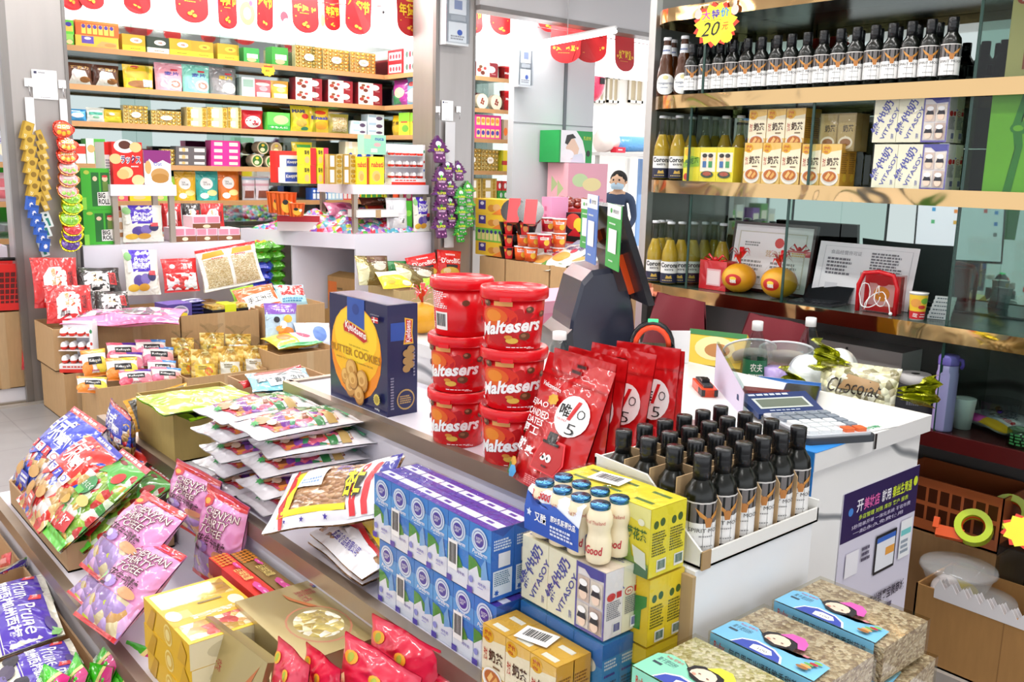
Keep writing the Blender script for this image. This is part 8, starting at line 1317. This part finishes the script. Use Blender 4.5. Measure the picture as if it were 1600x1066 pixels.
for i,(u0,u1,vt,vb) in enumerate(((832,892,386,418),(868,915,378,415),(900,935,396,414))):
    kk_=kid('snack_pouch','snack',.3,.26,.05,'f:e8ece4',[('p','f:8ab8d8',[(0,.7),(0,1),(1,1),(1,.8)]),('e','p:d8a04a',.5,.3,.3,.14),('e','p:c83a4a',.7,.5,.1,.08),('t','p:4a2a6a','果蔬脆',.3,.52,.9,.68,{'b':.01,'slope':.05}),('p','f:5a9a4a',[(0,.0),(0,.3),(.3,0)])],seed=i+2)
    inst(kk_,'white and sky blue pouch lying in the near carton, '+('left one','middle one','right one')[i],mat=fit(kk_,onx(u0+8,vt,5.5),onx(u1,vt+3,5.45),onx(u0,vb,5.12),1))
rx('gift_pack','red and black gift pack with yellow figure behind the noodle tubs',884,913,333,5.6,.95,'p:1c1a1c',[('e','p:d84a3a',.4,.7,.4,.28),('e','p:e8d83a',.7,.6,.28,.24),('p','p:c81e24',[(.1,.2),(.5,.5),(.9,.2)])]); rx('red_carton','red printed carton beyond the noodle tubs',855,915,326,5.9,.9,'p:c8242a',[('e','p:f0d0c0',.5,.7,.2,.1)])
b=B(); rnd=random.Random(8)
for k_ in range(14): b.ball((rnd.uniform(-.2,.2),rnd.uniform(-.08,.08),.03+rnd.uniform(0,.06)),.05,'f:8a2a1a',8,.6)
p=onx(882,326,5.9); o_=one('snack_heap','heap of dark red wrapped snacks on the red carton','snack',b,loc=(5.98,p.y,1.21)); o_['kind']='stuff'
one('display_table','white table base under the noodle cartons and boxes','table',B().box(5.62,4.6,0,6.3,6.2,.9,'k:e0dee6'))
# --- cartons and pillow box by the grey wall
PKC=[('r','p:eaa8b8',0,0,1,1),('e','p:c8e0a8',.3,.6,.2,.16),('e','p:f0e0a0',.6,.5,.24,.16),('l','p:d87a9a',.75,.1,.95,.16,1)]
yq2=6.62
for i,(zz,h,nm) in enumerate(((0,.8,'bottom'),(.801,.41,'middle'),(1.212,.42,'top'))):
    a=ony(887,300,yq2).x; c=ony(948,300,yq2).x; b=pbox(c-a,.3,h-.002,'p:f0b4c0',PKC if i else [('r','p:f0b8c8',0,0,1,1)],left=[('p','p:b8c890',[(.2,.3),(.5,.5),(.2,.7)]),('p','p:b8c890',[(.5,.2),(.8,.4),(.5,.6)])]); one('pink_carton','pink printed carton, %s of the stack by the grey wall'%nm,'carton',b,loc=((a+c)/2,yq2+.15,zz))
a=ony(877,220,yq2+.03).x; c=ony(929,220,yq2+.03).x; b=pbox(c-a,.28,.31,'p:1f9a4a',[('p','p:f0f0f4',[(.05,0),(.05,1),(.5,1),(.7,.7),(.8,.3),(.8,0)]),('p','p:e8c8b0',[(.2,.45),(.3,.75),(.45,.75),(.6,.45),(.55,.2),(.35,.1),(.3,.3)]),('p','k:2a2420',[(.17,.6),(.22,.85),(.4,.9),(.5,.78),(.36,.74),(.25,.55)]),('e','p:f4f4f8',.25,.25,.2,.16),('p','p:d8e0ee',[(.35,.0),(.45,.25),(.7,.3),(.78,0)]),('t','p:c8e04a','乳胶枕',.72,.72,.96,.84,{'b':.01}),('e','p:1a2a24',.88,.3,.06,.1)])
one('pillow_box','green pillow box with a resting person printed on it','box',b,loc=((a+c)/2,yq2+.2,1.634))
one('pink_box','pink panda printed box on the far side of the payment terminal','box',pbox(.42,.3,.3,'p:f09ab8',[('r','p:f4b0c8',0,.85,1,1),('e','p:2a2a2a',.85,.7,.05,.1),('e','p:f0f0f0',.85,.6,.06,.1),('e','p:6aa04a',.75,.75,.05,.06),('r','p:2a2226',.55,.3,.68,.5),('t','p:f0ecec','每日',.57,.33,.67,.46,{'b':.02}),('e','p:f4e8ec',.82,.3,.1,.07)],left=[('t','p:8a2a4a','IR',.5,.5,.7,.7)]),loc=(2.42,2.62,.79),rz=-6)
one('side_table','low white table under the pink panda printed box','table',B().box(2.15,2.42,0,2.72,2.85,.789,'k:dcdae2'))
# --- outside: person, facade, lantern
P=ony(965,300,9.6)
def person():
    sk=bpy.data.meshes.new('person'); 
    J=[(0,0,1.0),(0,0,1.22),(0,0.0,1.42),(0,-.01,1.5),(0,-.02,1.6),(.19,0,1.4),(.24,-.02,1.14),(.2,-.2,.98),(-.19,0,1.4),(-.24,-.02,1.14),(-.2,-.2,.98),(.1,0,.92),(.11,-.02,.5),(.11,0,.06),(-.1,0,.92),(-.11,-.02,.5),(-.11,0,.06),(.11,-.12,.03),(-.11,-.12,.03),(.19,-.27,.97),(-.19,-.27,.97)]
    E_=[(0,1),(1,2),(2,3),(3,4),(2,5),(5,6),(6,7),(2,8),(8,9),(9,10),(0,11),(11,12),(12,13),(0,14),(14,15),(15,16),(13,17),(16,18),(7,19),(10,20)]
    R_=[.15,.14,.13,.06,.085,.075,.05,.032,.075,.05,.032,.095,.06,.045,.095,.06,.045,.035,.035,.03,.03]
    sk.from_pydata(J,E_,[]); o=bpy.data.objects.new('person',sk); COL.objects.link(o); m=o.modifiers.new('s','SKIN'); s2=o.modifiers.new('ss','SUBSURF'); s2.levels=1; s2.render_levels=1
    for i,v in enumerate(sk.skin_vertices[0].data): v.radius=(R_[i],R_[i]*.85); v.use_root = i==0
    dg=bpy.context.evaluated_depsgraph_get(); me=bpy.data.meshes.new_from_object(o.evaluated_get(dg)); bpy.data.objects.remove(o)
    me.materials.clear(); 
    for mm in ('q:3a4a66','q:e0b898','q:26303e'): me.materials.append(M(mm))
    for p_ in me.polygons: p_.use_smooth=True; zc=p_.center.z; p_.material_index = 1 if zc>1.47 or (zc<1.02 and abs(p_.center.x)>.14 and p_.center.y<-.12) else (2 if zc<.95 else 0)
    return me
head=B(); head.ball((0,-.03,1.62),.105,'q:e0b898',18,1.2); head.ball((0,-.135,1.6),.016,'q:dcb090',8)
for s in (-1,1): head.ball((s*.04,-.122,1.645),.014,'k:1a1614',8); head.ball((s*.105,-.02,1.615),.022,'q:d8ac8c',8)
hair=B(); hair.grid(lambda u,v:(.116*math.cos(6.283*u)*math.sin(1.9*v),-.015+.118*math.sin(6.283*u)*math.sin(1.9*v)+.02*v,1.645+.122*math.cos(1.9*v)*(1.0 if math.sin(6.283*u)>-.4 else .97)+.006*math.sin(40*u)),24,10,'q:16120f',True,True)
mask=B(); mask.grid(lambda u,v:(.098*math.sin((u-.5)*2.5)*(.86+.14*math.sin(3.14*v)),-.035-.103*math.cos((u-.5)*2.5)*(.9+.16*math.sin(3.14*v)),1.52+.1*v),12,8,'q:bcd8ea',True)
inst(K('person','person',person(),[('head',head),('hair',hair),('face_mask',mask)]),'person with short dark hair, light blue face mask and dark blue top outside',loc=(ony(966,300,7.6).x,7.6,.0),rz=-62,scale=.885)
FY=13.49
def fq(u0,v0,u1,v1,d,mat,nm,label,cat):
    a=ony(u0,v1,FY); c=ony(u1,v0,FY); one(nm,label,cat,B().box(a.x,FY-d,a.z,c.x,FY,c.z,mat))
for i,(u0,u1) in enumerate(((925,944),(946,966),(980,1004))): 
    a=ony(u0,160,FY); c=ony(u1,121,FY); fr_=B(); 
    for q in ((a.x,a.z,c.x,a.z+.05),(a.x,c.z-.05,c.x,c.z),(a.x,a.z,a.x+.05,c.z),(c.x-.05,a.z,c.x,c.z),((a.x+c.x)/2-.02,a.z,(a.x+c.x)/2+.02,c.z)): fr_.box(q[0],FY-.05,q[1],q[2],FY-.01,q[3],'q:e8e2d8')
    one('facade_window','beige curtained window in the building outside, '+('left','middle','right')[i]+' one','window',B().box(a.x,FY-.02,a.z,c.x,FY,c.z,'q:c9b99a'),[('window_frame',fr_)])
fq(926,108,1004,118,.4,'q:efe9e0','ledge','pale concrete ledge over the windows of the building outside','ledge'); fq(926,214,1004,222,.5,'q:d8d2ca','ledge','grey lower ledge on the building outside','ledge')
a=ony(945,102,FY-.3); b=pbox(.5,.3,.42,'q:e8e6e2',[('e','q:9a9a98',.45,.5,.3,.38),('e','q:c8c8c6',.45,.5,.2,.26)]); one('air_conditioner','pale air conditioner unit high on the building outside','air conditioner',b,loc=(a.x+.1,FY-.16,a.z))
a=ony(932,130,8.8); b=B(); b.grid(lambda u,v:(.2*math.cos(6.283*u)*max(0,math.sin(3.1416*v))**.8,.2*math.sin(6.283*u)*max(0,math.sin(3.1416*v))**.8,.27*(1-math.cos(3.1416*v))),16,10,'f:e8285a',True,True); one('paper_lantern','pink and crimson paper lantern hanging at the opening','lantern',b,[('petal_top',B().grid(lambda u,v:(.21*math.cos(6.283*u)*math.cos(1.2*v),.21*math.sin(6.283*u)*math.cos(1.2*v),.33+.22*math.sin(1.2*v)),16,5,'f:f0b0d0',True,True)),('tag',B().box(-.02,-.212,.22,.06,-.2,.3,'k:1c1416')),('cord',B().tube([(0,0,.5),(0,-.7,CEIL-a.z+.25)],.004,'k:3a2a2a',5))],loc=(a.x-.12,8.8,a.z-.25))
p=ony(952,225,9.9); b=B(); b.tube([(0,0,0),(.55,0,.02),(.9,.0,.02)],.12,'f:5a9ad0',14); b.tube([(-.25,0,.06),(.0,0,.03)],[.2,.13],'q:e8d8d0',16); one('cloth_roll','blue cloth roll with a pink funnel end on a shelf outside','roll',b,loc=(p.x+.1,9.9,p.z)); one('outdoor_shelf','grey metal shelf outside carrying the blue roll','shelf',B().box(p.x-.4,9.7,p.z-.18,p.x+1.3,10.1,p.z-.13,'k:b8b4b0').box(p.x-.35,9.8,0,p.x-.3,9.85,p.z-.18,'k:b0aca8').box(p.x+1.2,9.8,0,p.x+1.25,9.85,p.z-.18,'k:b0aca8'))
one('red_box','small red box on the outdoor shelf edge','box',pbox(.2,.12,.08,'p:d8243a',[('l','p:f0d0d0',.2,.3,.8,.7,1)]),loc=(p.x+.05,9.76,p.z-.128))
for lb,dx,c in (('blue striped cloth','1.05','7a9ac8'),('white pole','.75','f0eeea')): one('stall_'+('cloth' if 'cloth' in lb else 'pole'),lb+' at the stall outside','stall',B().box(p.x+float(dx),10.2,0,p.x+float(dx)+(.4 if 'cloth' in lb else .06),10.24,p.z-.2,'q:'+c))
# --- payment terminal, cards and desk things
NT=Vector((1.69,1.55,1.493)); FT_=Vector((1.85,1.84,1.493)); NB=Vector((1.77,1.505,1.245)); ex=(FT_-NT); W_=ex.length; ex=ex/W_; ez=(NT-NB); H_=ez.length; ez=ez/H_; en_=ex.cross(ez).normalized()
if en_.x < 0: en_=-en_
o0=NB
def scr(u,v,d): return o0+ex*(u*W_)+ez*(v*H_)+en_*d
def slab(b,u0,v0,u1,v1,d0,d1,mat,tp=0):
    b.add([scr(u0,v0,d0),scr(u1,v0,d0),scr(u1,v1,d0),scr(u0,v1,d0),scr(u0+tp,v0+tp,d1),scr(u1-tp,v0+tp,d1),scr(u1-tp,v1-tp,d1),scr(u0+tp,v1-tp,d1)],[(0,1,2,3),(7,6,5,4),(0,4,5,1),(1,5,6,2),(2,6,7,3),(3,7,4,0)],mat)
bs=B(); pf=[(-.11,0),(-.1,.1),(-.075,.2),(-.05,.228),(.0,.236),(.045,.225),(.07,.12),(.085,0)]
c0=Vector((1.80,1.735,DT+.001)); eh=Vector((en_.x,en_.y,0)).normalized(); el=Vector((ex.x,ex.y,0)).normalized(); n=len(pf); ring=[]
for s_,k_ in ((-.105,.94),(-.095,1),(.095,1),(.105,.94)): ring.append([c0+el*s_+eh*(a_*k_)+Vector((0,0,z_*k_)) for a_,z_ in pf])
bs.add([p_ for r_ in ring for p_ in r_],[(j*n+i,j*n+i+1,(j+1)*n+i+1,(j+1)*n+i) for j in range(3) for i in range(n-1)]+[tuple(range(n-1,-1,-1)),tuple(3*n+i for i in range(n))],'k:2c3040',False)
fo_=B(); r2=[[c0+el*s_+eh*a_+Vector((0,0,z_)) for a_,z_ in ((-.135,0),(-.125,.05),(-.1,.075),(-.09,0))] for s_ in (-.11,.11)]; fo_.add(r2[0]+r2[1],[(0,1,5,4),(1,2,6,5),(2,3,7,6),(3,2,1,0),(4,5,6,7)],'k:22252e')
sb=B(); slab(sb,0,0,1,1,0,-.016,'k:1a1b20',.01); dp=B(); slab(dp,.02,.03,.98,.97,.0012,.0006,'e:dfe4f0:1.1'); 
ic=[]
for i,(u,v,c) in enumerate(((.1,.8,'4a8ad8'),(.22,.82,'d84a4a'),(.1,.62,'3a7ac8'),(.1,.45,'6a6a70'),(.55,.8,'d88a4a'),(.8,.82,'4a9ad0'),(.55,.62,'c8a04a'),(.8,.62,'5ab07a'))): q=B(); slab(q,u-.02,v-.03,u+.02,v+.03,.002,.0014,'e:%s:1'%c); ic.append(('screen_icon',q))
hn=B(); slab(hn,.3,.12,.7,.62,-.016,-.05,'k:2a2b30',.03); orr=B(); slab(orr,.27,.1,.3,.5,-.012,-.03,'k:e8541e'); orr2=B(); slab(orr2,.7,.2,.73,.72,-.012,-.03,'k:e8541e')
inst(K('payment_terminal','terminal',None,[('base',bs),('foot',fo_),('display_back',sb),('display',dp,ic),('hinge_block',hn),('orange_trim',orr),('orange_trim',orr2)]),'black payment terminal with orange trims standing on the desk',loc=(0,0,0))
def pcard(label,pa,pb_,pc_,col,d,txt):
    def hit(u,v):
        r=ray(u,v); pn=NT+eh*d; t=(pn-Vector((0,0,EYE))).dot(eh)/r.dot(eh); return Vector((0,0,EYE))+r*t
    k_=K('payment_card','card',pbox(.07,.002,.15,'p:'+col,[('r','p:f4f4f6',0,.8,1,1),('e','p:'+col,.3,.9,.08,.04),('t','p:5a6a6a',txt,.45,.87,.85,.93,{'b':.01}),('l','p:e8f4ea',.2,.68,.8,.72,1),('r','p:f4f4f4',.2,.25,.8,.62),('l','p:e8f4ea',.3,.1,.7,.14,1)]),W=.07,H=.15)
    inst(k_,label,mat=fit(k_,hit(*pa),hit(*pb_),hit(*pc_),1))
pcard('green payment card hanging farthest on the terminal back',(911,311),(927,313),(905,385),'3aa84a',-.022,'微信支付'); pcard('tilted blue payment card in the middle of the terminal back',(930,312),(947,316),(905,396),'5a80c8',-.03,'支付宝'); pcard('green payment card hanging nearest on the terminal back',(951,317),(972,323),(946,415),'3aa84a',-.026,'微信支付')
b=B(); rr=[(.046*math.cos(math.pi*t/10)*1.0,.052*math.sin(math.pi*t/10)) for t in range(11)]; b.tube([(x,0,.05+z) for x,z in rr],.009,'k:1c1c20',8); b.box(-.055,-.03,0,.055,.03,.05,'k:1a1a1e'); g=B().tube([(x*.86,-.012,.05+z*.86) for x,z in rr],.0065,'k:e8481e',8); ld=B().box(-.012,-.006,.105,.012,.006,.113,'e:3ad07a:1.5')
q=onz(1018,575,DT); inst(K('barcode_scanner','scanner',b,[('orange_ring',g),('status_light',ld)]),'black barcode scanner with orange ring on the desk behind the pouches',loc=(q.x+.02,q.y+.02,DT+.001),rz=-48,scale=1.05)
b=B(); 
for i in range(3): b.box(-.03,-.002+.004*i,0,.03,-.001+.004*i,.085-.005*i,'p:f0f0f2')
one('receipt_roll','white receipt slips standing behind the barcode scanner','paper',b,loc=(q.x+.1,q.y+.0,DT+.001),rz=-35)
b=B().lathe([(.02,0),(.024,.004),(.024,.05),(.016,.066),(.014,.07)],'g:eef2f2',16,cap=False); c=B().lathe([(.018,.068),(.018,.086),(.016,.088),(0,.088)],'k:f2f2f2',14); p=onz(868,588,DT); inst(K('small_bottle','bottle',b,[('cap',c)]),'small clear bottle with white cap behind the chocolate tubs',loc=(1.56,1.63,DT+.001))
b=B(); b.rbox(-.045,-.014,0,.045,.014,.014,.006,'k:e8481e'); b.rbox(-.035,-.009,.014,.04,.009,.018,.004,'k:3a3c40'); b.box(-.01,-.007,.018,.01,.007,.024,'k:18181a'); g=[('grip_rib',B().box(-.045+.008*i,-.0148,.001,-.041+.008*i,.0148,.0125,'k:1e1e20')) for i in range(4)]
p=onz(1100,612,DT); inst(K('box_cutter','cutter',b,g),'orange and black box cutter lying on the desk',loc=(p.x,p.y,DT+.001),rz=50,scale=1.25)
ka=K('sign_stand','sign',pbox(.12,.004,.12,'g:e4eef0',[('r','q:d8d2ea',.02,.02,.98,.98)]),W=.12,H=.12); bb_=onz(1168,655,DT+.001); aa=onz(1122,605,DT+.001); hh=hgt(1094,540,aa.x+.0,aa.y); 
inst(ka,'leaning pale lilac acrylic sign stand beside the box cutter',mat=fit(ka,(aa.x+.03,aa.y+.04,DT+.105),(bb_.x+.02,bb_.y+.03,DT+.055),(aa.x,aa.y,DT+.001),1))
def calc(label,loc,rz,body,keys,s=1,tilt=0,screen=True):
    b=B(); b.rbox(-.07,-.095,0,.07,.06,.012,.012,'k:'+body); b.rbox(-.066,-.09,.012,.066,.058,.016,.01,'k:c8ccd2'); ps=[]
    for i in range(5):
        for j in range(5): ps.append(('key',B().rbox(-.058+.024*i,-.084+.026*j,.016,-.039+.024*i,-.064+.026*j,.022,.003,'k:e06a3a' if (j==0 and i>2) else ('k:e4e8ea' if j<3 and i<4 else 'k:8a94a0'))))
    hd=B(); hd.add([(-.07,.06,.004),(.07,.06,.004),(.075,.135,.024),(-.075,.135,.024),(-.07,.06,.014),(.07,.06,.014),(.075,.135,.034),(-.075,.135,.034)],[(3,2,1,0),(4,5,6,7),(0,1,5,4),(1,2,6,5),(2,3,7,6),(3,0,4,7)],'k:'+keys); hd.art(lambda u,v,o:(-.07+u*.14,.06+v*.075,.0142+v*.02+o),[('r','k:c8d0cc',.1,.22,.9,.72),('r','k:6a7468',.14,.28,.86,.66),('l','k:c8d0e0',.1,.8,.9,.94,1),('l','k:a8b4cc',.2,.06,.8,.14,1)])
    return inst(K('calculator','calculator',b,[('display_panel',hd)]+ps),label,loc=loc,rz=rz,scale=s)
calc('grey desk calculator with a raised blue display panel',(1.575,.93,DT+.001),-25,'3a3e44','24386a',1.08)
b=B().rbox(-.038,-.075,0,.038,.075,.009,.01,'k:1f2f6a'); b.art(lambda u,v,o:(-.035+u*.07,-.072+v*.144,.009+o),[('r','k:16181c',0,0,1,1),('e','k:2a2a30',.5,.95,.06,.02)]); p=onz(1255,630,DT); one('phone','dark blue mobile phone lying behind the calculator','phone',b,loc=(p.x+.045,p.y+.035,DT+.003),rz=-62)
b=B(); b.box(-.055,-.03,0,.055,.03,.03,'k:8a1a24'); p=onz(1225,632,DT); one('red_box','dark red case under the phone edge','case',B().box(-.05,-.02,0,.05,.02,.012,'k:6a141c'),loc=(1.735,1.14,DT+.001),rz=-60)
b=B().box(-.055,-.055,0,.055,.055,.001,'p:f6f6f4'); b.art(lambda u,v,o:(-.055+u*.11,-.055+v*.11,.001+o),[('r','p:e6e6e6',.08,.3,.92,.95),('t','p:2aa06a','收付款',.1,.08,.7,.22,{'b':.02})]); p=onz(1345,664,DT); one('payment_sheet','white payment sheet with green words on the desk end','sheet',b,loc=(p.x,p.y+.01,DT+.001),rz=-8)
b=B(); b.box(1.4405,.834,DT+.0005,1.56,.93,DT+.0015,'p:2a86d8'); b.box(1.4385,.836,DT-.16,1.4397,.95,DT+.0015,'p:2a86d8'); b.art(lambda u,v,o:(1.4385-o,.95-u*.114,DT-.16+v*.16),[('r','p:1f6fc0',.0,.0,1,.2),('e','p:e8242a',.4,.3,.12,.1),('e','p:d83a4a',.6,.8,.08,.06)]); one('blue_sticker','blue sticker folded over the desk corner by the wine tray','sticker',b)
a=ony(1312,880,.849); W1=ony(1436,740,.849).x-ony(1318,770,.849).x
x0,x1=ony(1318,775,.849).x,ony(1437,720,.849).x; zt_=ony(1318,773,.849).z; zb_=.55
b=B().box(x0,.8475,zb_,x1,.849,zt_,'p:dcd8e8'); 
b.art(lambda u,v,o:(x0+u*(x1-x0),.8475-o,zb_+v*(zt_-zb_)),[('r','p:2c1a52',0,.76,1,1),('e','p:4a8ad8',.1,.9,.03,.02),('t','p:f4f0f8','开',.17,.885,.25,.945,{'b':.02}),('t','p:e86ab0','美妆店',.26,.885,.46,.945,{'b':.02}),('t','p:f4f0f8','就用',.49,.885,.61,.945,{'b':.02}),('t','p:d8e83a','秦丝生意通',.63,.885,.9,.945,{'b':.02}),('e','p:d8e83a',.95,.925,.03,.025),('t','p:c8e04a','多店管理 对账 库存 客户 报表',.2,.845,.86,.87,{'b':.01}),('t','p:c8c0dc','5秒简单开单 一体化系统 不收年费',.12,.81,.9,.832,{'b':.01}),('t','p:c8c0dc','一起永久免费使用',.14,.78,.8,.8,{'b':.01}),
 ('r','p:f4f2f8',.08,.58,.24,.7),('l','p:3a3050',.28,.62,.4,.7,3),('r','p:1c1c24',.46,.52,.74,.72),('r','p:eef0f6',.475,.535,.725,.705),('r','p:3a6ac8',.475,.68,.725,.705),('r','p:f0a84a',.6,.6,.72,.64),('r','p:f4f6f8',.79,.54,.95,.74),('r','p:7ad0d0',.8,.66,.94,.69),('l','p:9aa8b8',.81,.56,.93,.64,3),('t','p:2a2440','就用秦丝锁客宝微商城',.3,.36,.92,.42,{'b':.02}),('l','p:5a5470',.3,.3,.9,.34,1),('r','p:f4f2f8',.08,.36,.24,.48),('e','p:2a9ab0',.78,.2,.06,.06)])
one('poster','purple and white shop poster stuck on the desk end panel','poster',b)
finish_labels()
